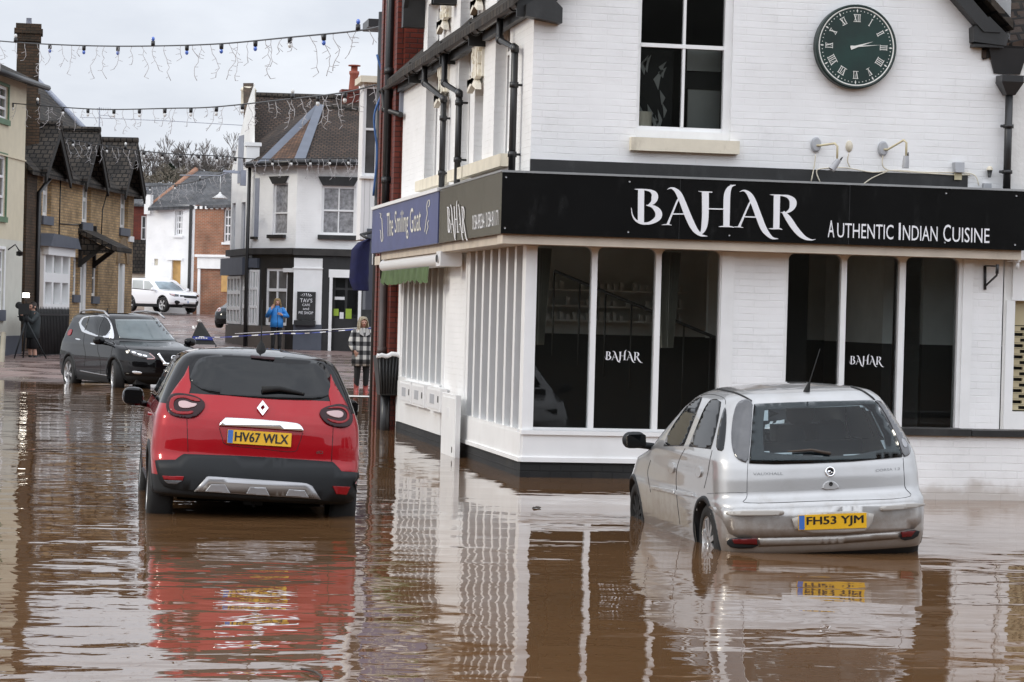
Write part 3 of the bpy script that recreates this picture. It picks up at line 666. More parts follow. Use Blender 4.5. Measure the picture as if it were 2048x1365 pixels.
BAHAR = [[(215, 150, 62), (213, 320, 62), (212, 490, 62)], [(113, 338, 3), (125, 410, 10), (155, 462, 18), (205, 492, 24), (260, 500, 24), (320, 488, 34), (378, 450, 56), (395, 410, 68), (380, 365, 60), (330, 325, 30), (268, 312, 8)],
    [(148, 148, 3), (185, 150, 12), (250, 153, 14), (310, 165, 26), (350, 198, 58), (353, 240, 66), (335, 282, 44), (290, 312, 10)],
    [(483, 150, 3), (520, 136, 14), (560, 152, 34), (600, 195, 54), (635, 270, 60), (690, 410, 64), (740, 520, 62), (782, 582, 48), (832, 620, 24), (893, 630, 3)],
    [(600, 245, 14), (580, 280, 16), (545, 365, 17), (512, 445, 19), (488, 508, 24)], [(528, 402, 12), (655, 402, 12)], [(425, 514, 3), (450, 511, 8), (490, 510, 10), (527, 517, 4)],
    [(872, 172, 70), (872, 400, 66), (864, 505, 62), (850, 565, 44), (828, 598, 22), (806, 582, 4)], [(803, 169, 4), (850, 175, 11), (942, 178, 11)], [(892, 348, 12), (1068, 353, 12)],
    [(1182, 105, 4), (1142, 116, 22), (1112, 150, 48), (1095, 215, 64), (1090, 350, 66), (1088, 525, 62)], [(1010, 532, 4), (1050, 530, 12), (1130, 531, 13), (1162, 541, 4)],
    [(1225, 175, 3), (1262, 162, 14), (1302, 180, 34), (1338, 225, 54), (1372, 300, 60), (1424, 440, 62), (1466, 545, 60), (1508, 606, 46), (1558, 648, 24), (1618, 656, 3)],
    [(1335, 275, 14), (1316, 310, 16), (1278, 395, 17), (1244, 475, 19), (1218, 534, 24)], [(1262, 430, 12), (1392, 434, 12)], [(1158, 535, 3), (1190, 534, 8), (1225, 535, 10), (1260, 542, 4)],
    [(1605, 205, 64), (1602, 380, 62), (1598, 555, 62)], [(1533, 204, 3), (1575, 207, 11), (1660, 212, 14), (1722, 226, 34), (1765, 266, 66), (1768, 312, 66), (1742, 362, 36), (1690, 390, 12), (1645, 385, 6)],
    [(1668, 380, 28), (1722, 450, 58), (1782, 540, 60), (1842, 610, 52), (1902, 652, 32), (1962, 667, 12), (2000, 660, 3)], [(1523, 551, 4), (1560, 553, 12), (1630, 553, 12), (1660, 562, 4)]]
BPOLY = [stroke_poly(s) for s in BAHAR]
def bahar_flat(bm, o, u, v):
    """lettering in the parallelogram: u along the word (113..2000), v upward over the height of the B (150..495)"""
    o, u, v = Vector(o), Vector(u), Vector(v)
    union_polys(bm, BPOLY, lambda a, b: o + u * ((a - 113) / 1887) + v * ((495 - (b - .041 * (a - 215))) / 345))
def slide_up(bm, vec):
    r = bmesh.ops.extrude_face_region(bm, geom=bm.faces[:]); bmesh.ops.translate(bm, vec=Vector(vec), verts=[e for e in r['geom'] if isinstance(e, bmesh.types.BMVert)])
bm = B(); union_polys(bm, BPOLY, lambda a, b: at_y(1240 + a / 5.12, 350 + b / 5.12, SY - .003)); slide_up(bm, (0, -.012, 0)); obj('lettering', bm, M['letter'], sgn)
bm = B()
def sign_word(s, u0, v0, u1, v1, h):     # baseline from (u0,v0) to (u1,v1) in the enlarged photo, h its height
    c = lambda u, v: at_y(1540 + u / 3.592, 320 + v / 3.592, SY - .006)
    o = c(u0, v0); text(bm, s, o, c(u1, v1) - o, c(u0 + 2, v0 - h) - o)
for s, u0, u1, h in (('A', 415, 462, 122), ('UTHENTIC', 482, 886, 106), ('I', 924, 938, 122), ('NDIAN', 954, 1203, 106), ('C', 1244, 1298, 122), ('UISINE', 1310, 1576, 106)):
    sign_word(s, u0, 556 + (u0 - 415) * .0375, u1, 556 + (u1 - 415) * .0375, h)
obj('tagline', bm, M['letter'], sgn)
ss = thing('fascia_sign', (SXP, SY, 2.56), 'dark return sign on the street side, narrow BAHAR above two phone numbers', 'sign')
E2 = 29.9
bm = B(); slab(bm, [(SXP - .002, SY + .002, 2.562), (SXP - .002, E2, 2.562), (SXP - .002, E2, 3.205), (SXP - .002, SY + .002, 3.205)], (.3, 0, 0)); obj('board', bm, M['side_sign'], ss)
bm = B(); box(bm, SXP - .012, SXP + .02, SY, E2, 3.205, 3.225); obj('metal_edge', bm, M['steel'], ss)
bm = B(); bahar_flat(bm, at_x(895, 464, SXP - .012), at_x(934.6, 456, SXP - .012) - at_x(895, 455, SXP - .012), at_x(893, 402, SXP - .012) - at_x(895, 451, SXP - .012)); obj('lettering', bm, M['letter'], ss)
bm = B(); o = at_x(945, 460.5, SXP - .012); text(bm, '01584 892364 / 01584 811171', o, at_x(996.5, 451.0, SXP - .012) - o, at_x(945, 431, SXP - .012) - o); obj('phone_numbers', bm, M['letter'], ss)
ng = thing('fascia_sign', (SXP, E2, 2.56), 'navy blue fascia sign reading The Smiling Goat above the awning', 'sign')
E3 = 36.2
bm = B(); slab(bm, [(SXP - .01, E2 + .01, 2.56), (SXP - .01, E3, 2.56), (SXP - .01, E3, 3.19), (SXP - .01, E2 + .01, 3.19)], (.3, 0, 0)); obj('board', bm, M['navy_sign'], ng)
bm = B(); box(bm, SXP - .03, SXP + .3, E2, E3 + .02, 3.19, 3.235); obj('trim', bm, M['white'], ng)
cl = pm('cream_lettering', (.72, .70, .60), .5)
bm = B(); xs_ = SXP - .015; zz = lambda u, v: at_x(740 + u / 7.314, 370 + v / 7.314, xs_)
for s, u0, u1, v0, v1, h0 in (('The', 246, 338, 760, 748, 345), ('Smiling', 362, 560, 805, 790, 420), ('Goat', 584, 742, 706, 672, 360)):
    o = zz(u0, v0); text(bm, s, o, zz(u1, v1) - o, zz(u0, v0 - h0) - o)
obj('lettering', bm, cl, ng)
bm = B()
def sline(pts, w=9): union_polys(bm, [stroke_poly([(u, v, w) for u, v in pts])], zz)
sline([(140, 415), (160, 430), (155, 480), (172, 500), (178, 600), (184, 700), (188, 790), (172, 830), (160, 780), (158, 690), (145, 660)]); 
obj('goat_emblem', bm, cl, ng); bm = B(); sline([(800, 690), (812, 600), (824, 500), (838, 420), (830, 330), (842, 250), (868, 225), (870, 290), (850, 325)]); sline([(862, 520), (842, 560), (848, 620), (828, 690), (826, 720)])
obj('goat_emblem', bm, cl, ng)
# BAHAR decals on the panes belong to the panes' window
bm = B(); bahar_flat(bm, FF.p(.875, 1.265, -.045), FF.u * .42, FF.z * .085); obj('lettering', bm, M['letter'], w1)
bm = B(); bahar_flat(bm, FF.p(3.60, 1.28, -.045), FF.u * .40, FF.z * .085); obj('lettering', bm, M['letter'], w2)
# ============================================================= things on the front wall
gm_ = pm('clock_green', (.004, .028, .022), .35, var=.6, vs=2.5); gd = pm('clock_rim', (.006, .022, .018), .4); wh = pm('clock_marks', (.75, .75, .70), .4)
ck = thing('wall_clock', (XS + 3.53, YF, 4.71), 'large round dark green clock with white Roman numerals, on white gable wall', 'clock')
cm = Matrix.Translation((XS + 3.53, YF - .01, 4.71)) @ Matrix.Rotation(R(90), 4, 'X')
bm = B(); lathe(bm, [(.455, 0), (.455, .09), (.44, .105), (.425, .10)], cm, 72); obj('rim', bm, gd, ck, 40)
bm = B(); lathe(bm, [(0, .095), (.427, .095)], cm, 72); obj('dial', bm, gm_, ck)
cf = lambda a, b: Vector((XS + 3.53 + a, YF - .108, 4.71 + b))
bm = B(); lathe(bm, [(.412, .097), (.416, .102), (.424, .102), (.428, .097)], cm, 72)
for k in range(60):
    q = 2 * math.pi * k / 60
    if k % 5: union_polys(bm, [[(.385 * math.sin(q) + .0058 * math.cos(j), .385 * math.cos(q) + .0058 * math.sin(j)) for j in [i * math.pi / 4 for i in range(8)]]], cf)
    else:
        c, s = math.cos(q), math.sin(q); union_polys(bm, [[(x * c + y * s, -x * s + y * c) for x, y in ((0, .362), (.009, .386), (0, .41), (-.009, .386))]], cf)
obj('minute_marks', bm, wh, ck)
def roman(s, ang):
    bm = B()
    wd = {'I': .020, 'V': .042, 'X': .042}; tot = sum(wd[c] for c in s); x = -tot / 2; P = []; h0, h1 = .268, .345
    for c in s:
        w = wd[c]
        if c == 'I': P += [[(x + .006, h0), (x + .014, h0), (x + .014, h1), (x + .006, h1)]]
        elif c == 'V': P += [[(x + .004, h1), (x + .016, h1), (x + .025, h0), (x + .018, h0)], [(x + .036, h1), (x + .040, h1), (x + .024, h0), (x + .020, h0)]]
        else: P += [[(x + .004, h1), (x + .016, h1), (x + .038, h0), (x + .027, h0)], [(x + .035, h1), (x + .039, h1), (x + .008, h0), (x + .004, h0)]]
        x += w
    P += [[(-tot / 2, h0 - .003), (tot / 2, h0 - .003), (tot / 2, h0 + .003), (-tot / 2, h0 + .003)], [(-tot / 2, h1 - .003), (tot / 2, h1 - .003), (tot / 2, h1 + .003), (-tot / 2, h1 + .003)]]
    c, s_ = math.cos(ang), math.sin(ang)
    union_polys(bm, [[(a * c + b * s_, -a * s_ + b * c) for a, b in p] for p in P], cf); obj('numeral', bm, wh, ck)
for k, s in enumerate(('XII', 'I', 'II', 'III', 'IIII', 'V', 'VI', 'VII', 'VIII', 'IX', 'X', 'XI')): roman(s, math.pi / 6 * k)
for ln, ang, w in ((.20, 72, .010), (.275, 84, .007)):
    bm = B(); c, s = math.cos(R(ang)), math.sin(R(ang))
    union_polys(bm, [[(a * c + b * s, -a * s + b * c) for a, b in ((-w * 1.8, -.07), (w * 1.8, -.07), (w, .02), (0, ln), (-w, .02))]], lambda a, b: Vector((XS + 3.53 + a, YF - .114 - w * .3, 4.71 + b))); obj('hand', bm, wh, ck)
gp = pm('grey_plastic', (.40, .41, .43), .5); cp = pm('cream_tube', (.62, .55, .36), .45)
def wall_lamp(x, y, hx, hy, label, ang):
    p = at_y(x, y, YF); t = thing('wall_lamp', p, label, 'lamp', 'spot lamps above the fascia')
    m4 = Matrix.Translation(p) @ Matrix.Rotation(R(90), 4, 'X') @ Matrix.Diagonal((.75, 1.1, 1, 1))
    bm = B(); lathe(bm, [(.075, 0), (.075, .03), (.06, .045), (0, .047)], m4, 20); obj('wall_plate', bm, gp, t, 40)
    e = at_y(hx, hy, YF - .36)
    bm = B(); tube(bm, [p + Vector((.0, -.04, -.01)), p + Vector((.04, -.06, -.01)), Vector((e.x - .03, e.y, e.z + .2)), Vector((e.x, e.y, e.z + .17)), e + Vector((0, 0, .02))], .012, 8); obj('arm', bm, cp, t, True)
    rm = Matrix.Translation(e) @ Matrix.Rotation(R(ang), 4, 'Y')
    bm = B(); lathe(bm, [(0, .03), (.030, .03), (.032, .0), (.036, -.03), (.036, -.045), (.038, -.10), (.030, -.10), (.02, -.085)], rm, 16); obj('lamp_head', bm, gp, t, 40)
    bm = B(); lathe(bm, [(.012, .03), (.006, .07), (0, .07)], Matrix.Translation((.02, 0, 0)) @ rm, 8); obj('cap', bm, M['pipe'], t)
wall_lamp(1631, 290, 1674, 325, 'grey spot lamp with cream arm, its head tilted, nearer the tall window', 35)
wall_lamp(1765, 298, 1812, 318, 'grey spot lamp with cream arm, its head hanging straight down', 2)
p = at_y(1698, 293, YF); bm = B(); lathe(bm, [(.05, 0), (.05, .008), (0, .009)], Matrix.Translation(p) @ Matrix.Rotation(R(90), 4, 'X') @ Matrix.Diagonal((.8, 1.25, 1, 1)), 18)
tag(obj('blank_plate', bm, M['cream_stone']), 'pale oval blanking plate on the wall between the two spot lamps', 'plate')
p = at_y(1914, 335, YF); bm = B(); hexa(bm, [p + Vector(q) for q in ((-.05, -.10, -.06), (.05, -.10, -.06), (.05, 0, -.06), (-.05, 0, -.06), (-.055, -.08, .05), (.055, -.08, .05), (.055, 0, .05), (-.055, 0, .05))])
fl = tag(obj('floodlight', bm, gp), 'small square grey floodlight on the black band beside the downpipe', 'lamp'); bm = B(); box(bm, p.x - .04, p.x + .04, YF - .05, YF - .03, p.z - .14, p.z - .06); obj('bracket', bm, cp, fl)
p = at_y(1976, 345, YF); t = thing('bulkhead_lamp', p, 'little black lantern with a round cream cap beside the hopper downpipe', 'lamp')
bm = B(); lathe(bm, [(0, -.06), (.015, -.06), (.028, .01), (.03, .02)], Matrix.Translation(p + Vector((0, -.05, 0))), 12); obj('lantern', bm, M['pipe'], t)
bm = B(); lathe(bm, [(.034, .02), (.034, .04), (.02, .06), (0, .066)], Matrix.Translation(p + Vector((0, -.05, 0))), 12); obj('cap', bm, M['cream_stone'], t)
p = at_y(1972, 374, YF); bm = B(); box(bm, p.x - .045, p.x + .045, YF - .05, YF - .001, p.z - .035, p.z + .035); tag(obj('junction_box', bm, gp), 'flat grey junction box low on the wall left of the tall downpipe', 'box')
bm = B()
for pts in ([(1631, 310), (1629, 330), (1622, 365)], [(1640, 365), (1633, 345), (1642, 338), (1690, 336), (1745, 345), (1790, 341), (1850, 345), (1925, 346), (1950, 352), (1958, 372)], [(1766, 310), (1765, 330), (1775, 340), (1800, 343), (1900, 350), (1940, 350)], [(1725, 370), (1745, 356), (1775, 343)], [(1698, 306), (1695, 322), (1700, 335)]):
    tube(bm, [at_y(x, y, YF - .032) for x, y in [tuple(q) for q in catmull(pts, 4)]], .007, 5)
tag(obj('cable', bm, M['cream_stone']), 'loose cream cables looping along the black band above the fascia', 'cable')
# wall bracket by the shutter
br = [at_y(1970, 532, YF - .02), at_y(1970, 580, YF - .02), at_y(1995, 533, YF - .3), at_y(1994, 544, YF - .3)]
bm = B(); tube(bm, [br[0], br[1]], .016, 6); tube(bm, [br[0], br[2]], .009, 6); tube(bm, [br[1] + Vector((0, 0, .04)), (br[2] + br[1]) / 2 + Vector((.05, -.03, .03)), br[3]], .012, 6); tube(bm, [br[2] + Vector((0, 0, .02)), br[3] - Vector((0, 0, .02))], .018, 6)
tag(obj('hanging_bracket', bm, M['pipe']), 'empty black iron hanging bracket on the white pier', 'bracket')
# shade lamp standing inside the first floor window
p = FF.p(1.27, 3.86, -.28); t = thing('table_lamp', p - Vector((0, 0, .14)), 'table lamp with cream drum shade inside the upper sash window', 'lamp')
bm = B(); lathe(bm, [(.10, 0), (.105, .17)], Matrix.Translation(p - Vector((0, 0, .09))), 24); obj('shade', bm, M['cream_stone'], t); bm = B(); tube(bm, [p - Vector((0, 0, .3)), p - Vector((0, 0, .05))], .015, 8); obj('stem', bm, M['pipe'], t)
# ============================================================= neighbour on the right with shutter
nb = thing('neighbour_shop', (XS + 5.34, YF, -.2), 'white roughcast shop at the right edge, tiled roof above and beige roller shutter', 'shop')
bm = B(); o = (5.46, 8.5, .45, 2.02)
wall(bm, FF, FRX + .012, 8.5, -.3, 4.66, [o], .2, top=[(FRX + .012, 4.66), (8.5, 4.66), (8.5, 5.08), (5.78, 4.94), (5.40, 4.82)]); obj('wall', bm, M['white_rough'], nb)
bm = B(); FF.box(bm, 5.36, 5.456, .40, 2.02, .0, .03); FF.box(bm, 5.46, 8.5, .40, .80, -.15, .02); FF.box(bm, 5.42, 8.4, 2.02, 2.48, -.02, .035); obj('shopfront_trim', bm, M['white'], nb)
sh_ = pm('beige_shutter', (.50, .43, .27), .5, var=.1)
bm = B(); F = FF; zt = 2.02
F.box(bm, 5.46, 8.5, 1.75, 2.02, -.12, -.08)
for k in range(22):
    z = 1.74 - k * .062
    if z < .82: break
    F.box(bm, 5.46, 8.5, z - .058, z - .048, -.12, -.08); F.box(bm, 5.46, 8.5, z - .012, z, -.12, -.08)
    x = 5.46 + (.0 if k % 2 else .09)
    F.box(bm, 5.46, x + .02, z - .048, z - .012, -.12, -.082)
    while x < 8.4:
        F.box(bm, x + .15, x + .19, z - .048, z - .012, -.12, -.082); x += .18
obj('roller_shutter', bm, sh_, nb)
bm = B(); F.box(bm, 5.46, 8.5, .4, 2.02, -.19, -.17); obj('shop_interior', bm, dado, nb)
bm = B(); slab(bm, [(XS + 5.0, YF - .03, 4.74), (XS + 5.78, YF - .03, 4.98), (XS + 9, YF - .03, 5.12), (XS + 9, YF + 4, 9.0), (XS + 4.3, YF + 4, 8.6)], (0, 0, -.1)); obj('roof', bm, M['roof'], nb)
bm = B(); c = FF.p(5.29, 4.42, .09)
hexa(bm, [c + Vector(q) for q in ((-.05, -.06, -.16), (.05, -.06, -.16), (.05, .06, -.16), (-.05, .06, -.16), (-.13, -.11, -.02), (.13, -.11, -.02), (.13, .09, -.02), (-.13, .09, -.02))])
hexa(bm, [c + Vector(q) for q in ((-.125, -.11, -.02), (.125, -.11, -.02), (.125, .08, -.02), (-.125, .08, -.02), (-.125, -.11, .05), (.125, -.11, .05), (.125, .08, .05), (-.125, .08, .05))])
obj('hopper', bm, M['pipe'], nb)
bm = B(); tube(bm, [c + Vector((0, -.01, -.14)), c + Vector((0, -.01, -1.3))], .042, 12)
for z in (.5, 1.0): tube(bm, [c + Vector((0, -.01, -z - .02)), c + Vector((0, -.01, -z + .02))], .058, 12); tube(bm, [c + Vector((-.09, -.01, -z)), c + Vector((0, -.01, -z))], .016, 6)
obj('downpipe', bm, M['pipe'], nb)
bm = B(); slab(bm, [FF.p(5.14, 4.5, .02), FF.p(5.44, 4.5, .02), FF.p(5.52, 4.78, .05), FF.p(5.06, 4.78, .05)], (0, .1, 0)); obj('valley_gutter', bm, M['pipe'], nb)
bm = B(); F.box(bm, 5.35, 8.4, 2.46, 2.58, .04, .22); F.box(bm, 5.34, 5.42, 2.44, 2.60, .03, .24); tube(bm, [F.p(5.40, 2.44, .2), F.p(5.40, 2.36, .2)], .02, 6)
sb = tag(obj('awning_cassette', bm, M['white_clean']), 'folded white awning cassette mounted at the right edge of the photo', 'awning')
# low wall in front
bm = B(); LW = Fr((0, 23.5, 0), (1, 0, 0), (0, -1, 0))
wall(bm, LW, 7.6, 12.5, -.3, .63); LW.box(bm, 7.6, 12.5, .55, .632, -.3, -.002)
face(bm, [LW.p(7.6, -.3), LW.p(7.6, .63), LW.p(7.6, .63, -.3), LW.p(7.6, -.3, -.3)])
lw = tag(obj('low_wall', bm, M['white_brick']), 'low white brick wall behind the silver car, standing in water', 'wall')
bm = B(); LW.box(bm, 7.55, 9.0, .633, .70, -.34, .05); LW.box(bm, 9.01, 12.5, .633, .695, -.34, .045); obj('coping', bm, M['black_paint'], lw)
# ============================================================= street side things
aw = thing('awning', (4.8, 32.8, 2.3), 'rolled white awning with a green scalloped valance under the navy sign', 'awning')
bm = B(); lathe(bm, [(.0, 0), (.095, 0), (.095, 5.5), (0, 5.5)], Matrix.Translation((4.78, 30.35, 2.38)) @ Matrix.Rotation(R(-90), 4, 'X'), 20); box(bm, 4.74, 4.9, 30.35, 35.85, 2.40, 2.475)
obj('cassette', bm, M['white_clean'], aw, 40)
bm = B(); box(bm, 4.66, 4.92, 29.95, 30.30, 2.29, 2.47); lathe(bm, [(0, .012), (.05, .01), (.055, 0)], Matrix.Translation((4.655, 30.12, 2.38)) @ Matrix.Rotation(R(-90), 4, 'Y'), 16); obj('end_cap', bm, M['white_clean'], aw)
bm = B(); lathe(bm, [(0, .016), (.045, .014), (.047, 0)], Matrix.Translation((4.645, 30.12, 2.38)) @ Matrix.Rotation(R(-90), 4, 'Y'), 16); obj('maker_disc', bm, M['pipe'], aw)
gv = pm('green_valance', (.085, .13, .05), .9, var=.25, vs=6)
bm = B(); n = 60
for k in range(n):
    y, y2 = 31.2 + 4.5 * k / n, 31.2 + 4.5 * (k + 1) / n; x, x2 = 4.70 + .02 * math.sin(k * .9), 4.70 + .02 * math.sin(k * .9 + .9); d = .05 * abs(math.sin(k * math.pi / 6)); d2 = .05 * abs(math.sin((k + 1) * math.pi / 6))
    face(bm, [(x, y, 2.10 + .04 - d), (x2, y2, 2.10 + .04 - d2), (4.71, y2, 2.30), (4.71, y, 2.30)])
obj('valance', bm, gv, aw, True)
cab = thing('utility_cabinet', (4.8, 29.9, -.2), 'tall slim white utility cabinet standing in water against the pier', 'cabinet')
bm = B(); box(bm, 4.80, 4.86, 29.36, 30.42, -.22, .74); obj('body', bm, M['white'], cab)
bm = B(); box(bm, 4.79, 4.802, 29.40, 30.38, -.1, .70); obj('door', bm, M['white'], cab)
bm = B(); box(bm, 4.786, 4.791, 29.8, 29.98, .45, .58); obj('notice', bm, M['white_clean'], cab)
bm = B(); box(bm, 4.785, 4.80, 29.5, 29.54, .05, .12); obj('latch', bm, M['pipe'], cab)
for i, (y, lb) in enumerate(((31.52, 'white meter box with notice, next to the tall cabinet'), (32.9, 'white meter box with notice, in the middle of the row under the ribbed window'), (34.1, 'white meter box with notice, farthest from the tall cabinet'))):
    t = thing('meter_box', (4.9, y, .45), lb, 'meter box', 'meter boxes under the ribbed window')
    bm = B(); box(bm, 4.86, 4.95, y - .55, y + .55, .47, .77); obj('box', bm, M['white'], t)
    bm = B(); box(bm, 4.852, 4.861, y - .51, y + .51, .50, .74); obj('door', bm, M['white_clean'], t); bm = B(); box(bm, 4.848, 4.853, y - .1, y + .25, .56, .68); obj('notice', bm, gp, t); bm = B(); box(bm, 4.846, 4.853, y - .46, y - .40, .59, .67); obj('latch', bm, M['pipe'], t)

# ============================================================= leaf litter on the water
lfm = pm('wet_leaf', (.035, .022, .012), .5)
for i, (x, y, lb) in enumerate(((1072, 1016, 'small dark leaf floating on the water below the black plinth'), (640, 1362, 'dark twig floating at the bottom edge left of the middle'))):
    c = at_z(x, y, .006); rr = random.Random(i); bm = B()
    if i == 0: slab(bm, [c + Vector((.035 * math.cos(q) * (1 + .3 * math.cos(3 * q)), .05 * math.sin(q), .006 * math.sin(2 * q))) for q in [k * math.pi / 6 for k in range(12)]], (0, 0, .006))
    else: tube(bm, [c, c + Vector((.02, .10, .004)), c + Vector((.0, .22, .01)), c + Vector((-.05, .36, .004))], .006, 5)
    tag(obj('leaf' if i == 0 else 'twig', bm, lfm), lb, 'leaf' if i == 0 else 'twig')
# ============================================================= red brick building next door
RB = Fr((XS, YF + 9.87, 0), (0, 1, 0), (-1, 0, 0))
rbt = thing('brick_building', (XS, YF + 10, -.2), 'tall narrow glazed red brick building between the navy sign and the white oriel', 'building')
bm = B()
wall(bm, RB, 0, 1.9, -.3, 9, [(.5, 1.15, 3.35, 4.2)], .2)
RF = Fr((XS, YF + 9.87, 0), (1, 0, 0), (0, -1, 0)); wall(bm, RF, 0, 6, 4.4, 9)
face(bm, [RB.p(1.9, -.3), RB.p(1.9, -.3, -6), RB.p(1.9, 9, -6), RB.p(1.9, 9)])
obj('wall', bm, M['red_brick'], rbt)
for a0, a1 in ((.10, .38), (1.28, 1.50), (1.70, 1.905)):
    bm = B(); RB.box(bm, a0, a1, -.3, 9, -.02, .10); obj('pier', bm, M['red_brick'], rbt)
tm = pm('terracotta_trim', (.22, .06, .035), .5)
bm = B(); RB.box(bm, .9, 1.2, -.3, .6, 0, .06); obj('step', bm, tm, rbt)
sash(rbt, RB, (.5, 1.15, 3.35, 4.2), -.1, M['grey_paint'], M['win_dark'], nx=1, rails=(.5,))
bm = B(); tube(bm, [RB.p(.62, 9, .14), RB.p(.62, 2.05, .14)], .06, 10)
for z in (3.6, 5.2, 6.8, 8.2): tube(bm, [RB.p(.62, z, .14), RB.p(.62, z + .1, .14)], .075, 10)
obj('downpipe', bm, M['pipe'], rbt)
bm = B(); tube(bm, [RB.p(.42, 2.2, .16), RB.p(.42, -.3, .16)], .062, 10); tube(bm, [RB.p(.42, 1.1, .16), RB.p(.42, 1.2, .16)], .075, 10); obj('downpipe', bm, pm('weathered_pipe', (.07, .05, .045), .5, var=.3), rbt)
bm = B(); tube(bm, [RB.p(.95, 9, .05), RB.p(.95, 2.4, .05)], .012, 5); obj('cable', bm, M['cream_stone'], rbt)
bm = B(); RB.box(bm, -.02, .3, 4.55, 4.9, .0, .05); obj('lead_step', bm, M['lead'], rbt)
bm = B(); RB.box(bm, .0, 1.85, 2.42, 2.55, -.1, .12); obj('porch_hood', bm, M['soffit'], rbt)
# black lamp post in front with blue cable
pp = at_d(744, 790, 40.8); lp = thing('post', (pp.x, pp.y, -.2), 'slim black post with blue cable, in front of the red brick building', 'post')
bm = B(); tube(bm, [(pp.x + .02, pp.y, -.3), (pp.x, pp.y, 6.6)], .055, 10); obj('shaft', bm, M['pipe'], lp)
bc = pm('blue_cable', (.04, .12, .32), .5)
bm = B(); tube(bm, [tuple(q) for q in catmull([(pp.x - .07, pp.y - .05, 5.9), (pp.x + .05, pp.y - .08, 5.4), (pp.x - .09, pp.y - .06, 4.9), (pp.x - .03, pp.y - .08, 4.3), (pp.x - .07, pp.y - .05, 3.6)], 6)], .018, 6); obj('blue_cable', bm, bc, lp)
def hang(x, y, dx, dy, w, D=40.6):
    a, b = at_d(x, y, D), at_d(x + dx, y + dy, D); bm = B(); tube(bm, [a, (a + b) / 2 + Vector((0, 0, -.03)), b], [.02, w, .02], 6); return bm
obj('cable_bundle', hang(772, 76, 24, -15, .06), bc, lp); obj('cable_bundle', hang(766, 60, 42, -14, .03), M['white_clean'], lp); obj('cable_bundle', hang(761, 210, 3, 14, .045), bc, lp)
# litter bin on its post, with dark bag
bp = at_z(762, 792, -.05); lb = thing('litter_bin', bp, 'black litter bin with a crumpled white bag edge, on the red brick wall side', 'bin')
c = at_d(772, 750, 36.2)
k = 36.2 / 5000
bm = B(); hexa(bm, [c + Vector((dx * k, dy, dz * k)) for dx, dy, dz in ((-14, -.2, -40), (24, -.2, -40), (24, .2, -40), (-14, .2, -40), (-23, -.24, 38), (30, -.24, 38), (30, .24, 38), (-23, .24, 38))])
for i in range(7): x = (-18 + i * 7) * k; tube(bm, [c + Vector((x * .7, -.21, -38 * k)), c + Vector((x, -.25, 36 * k))], .02, 5)
obj('body', bm, M['black_paint'], lb)
bm = B(); rr = random.Random(4); tube(bm, [c + Vector(((-24 + i * 5) * k, -.25, (39 + rr.uniform(-2, 4)) * k)) for i in range(12)], .035, 6); obj('bag_edge', bm, M['white_clean'], lb)
bm = B(); tube(bm, [(c.x, c.y, -.3), c + Vector((0, 0, -35 * k))], .07, 8); obj('post', bm, M['pipe'], lb)
for x, y0, y1, w, lab, D in ((751, 775, 818, 6, 'short black bollard with ribbed cap below the litter bin, farther from the camera', 39.5), (766, 800, 840, 5, 'short black bollard right of the one below the litter bin', 36.6)):
    a, b = at_d(x, y1, D), at_d(x, y0, D); bm = B(); w_ = w * D / 5000; a.z = -.3
    lathe(bm, [(w_, 0), (w_, b.z - a.z - .12), (w_ * 1.2, b.z - a.z - .10), (w_ * 1.2, b.z - a.z - .03), (w_ * .8, b.z - a.z), (0, b.z - a.z)], Matrix.Translation(a), 12); tag(obj('bollard', bm, M['pipe']), lab, 'bollard')
# ============================================================= white building with oriel beyond
D = 47.0
oc = at_d(735, 680, D)
OF = Fr((oc.x, oc.y, 0), (1, 0, 0), (0, -1, 0)); ob = thing('oriel_building', (oc.x, oc.y, -.1), 'white boarded building edge with first floor bay window above the blue parasol', 'building')
def orr(x0, y0, x1, y1): return OF.rect(x0, y0, x1, y1)
bm = B(); r = orr(727, 172, 757, 352); a = orr(724, 165, 762, 480)
wall(bm, OF, a[0], a[1] + .6, a[2], a[3], [r], .12); face(bm, [OF.p(a[0], a[2]), OF.p(a[0], a[3]), OF.p(a[0], a[3], -.6), OF.p(a[0], a[2], -.6)]); face(bm, [OF.p(a[0], a[2]), OF.p(a[1] + .6, a[2]), OF.p(a[1] + .6, a[2], -1), OF.p(a[0], a[2], -1)])
obj('wall', bm, brickmat('white_boarding', (.8, .8, .8), (.78, .78, .78), (.5, .5, .5), bw=.10, rh=9, ms=.006, var=.03, bump=.006, off=0), ob)
sash(ob, OF, r, -.05, M['white_clean'], M['win_mid'], nx=1, rails=(.52,), fw=.05)
bm = B(); q = orr(720, 153, 760, 166); OF.box(bm, q[0], q[1] + .8, q[2], q[3], -.8, .12); obj('cornice', bm, M['cream_stone'], ob)
bm = B(); q = orr(720, 353, 757, 358); OF.box(bm, q[0], q[1] + .6, q[2], q[3], -.3, .06); obj('string_course', bm, M['white'], ob)
bm = B(); q = orr(757, 40, 776, 56); OF.box(bm, q[0] - .2, q[1] + .8, q[2], q[3], -.8, .1); obj('eaves', bm, M['pipe'], ob)
bm = B(); q = orr(732, 458, 756, 620); OF.box(bm, q[0], q[1] + .8, q[2], q[3], -.4, .03); obj('dark_panel', bm, M['grey_paint'], ob)
bm = B(); q = orr(746, 620, 756, 805); OF.box(bm, q[0], q[1] + .8, -.3, q[3], -.4, .02); obj('dark_pilaster', bm, M['black_paint'], ob)
bm = B(); q = orr(744, 470, 749, 530); OF.box(bm, q[0], q[1] + .3, q[2], q[3], -.1, .05); obj('white_panel', bm, M['white'], ob)
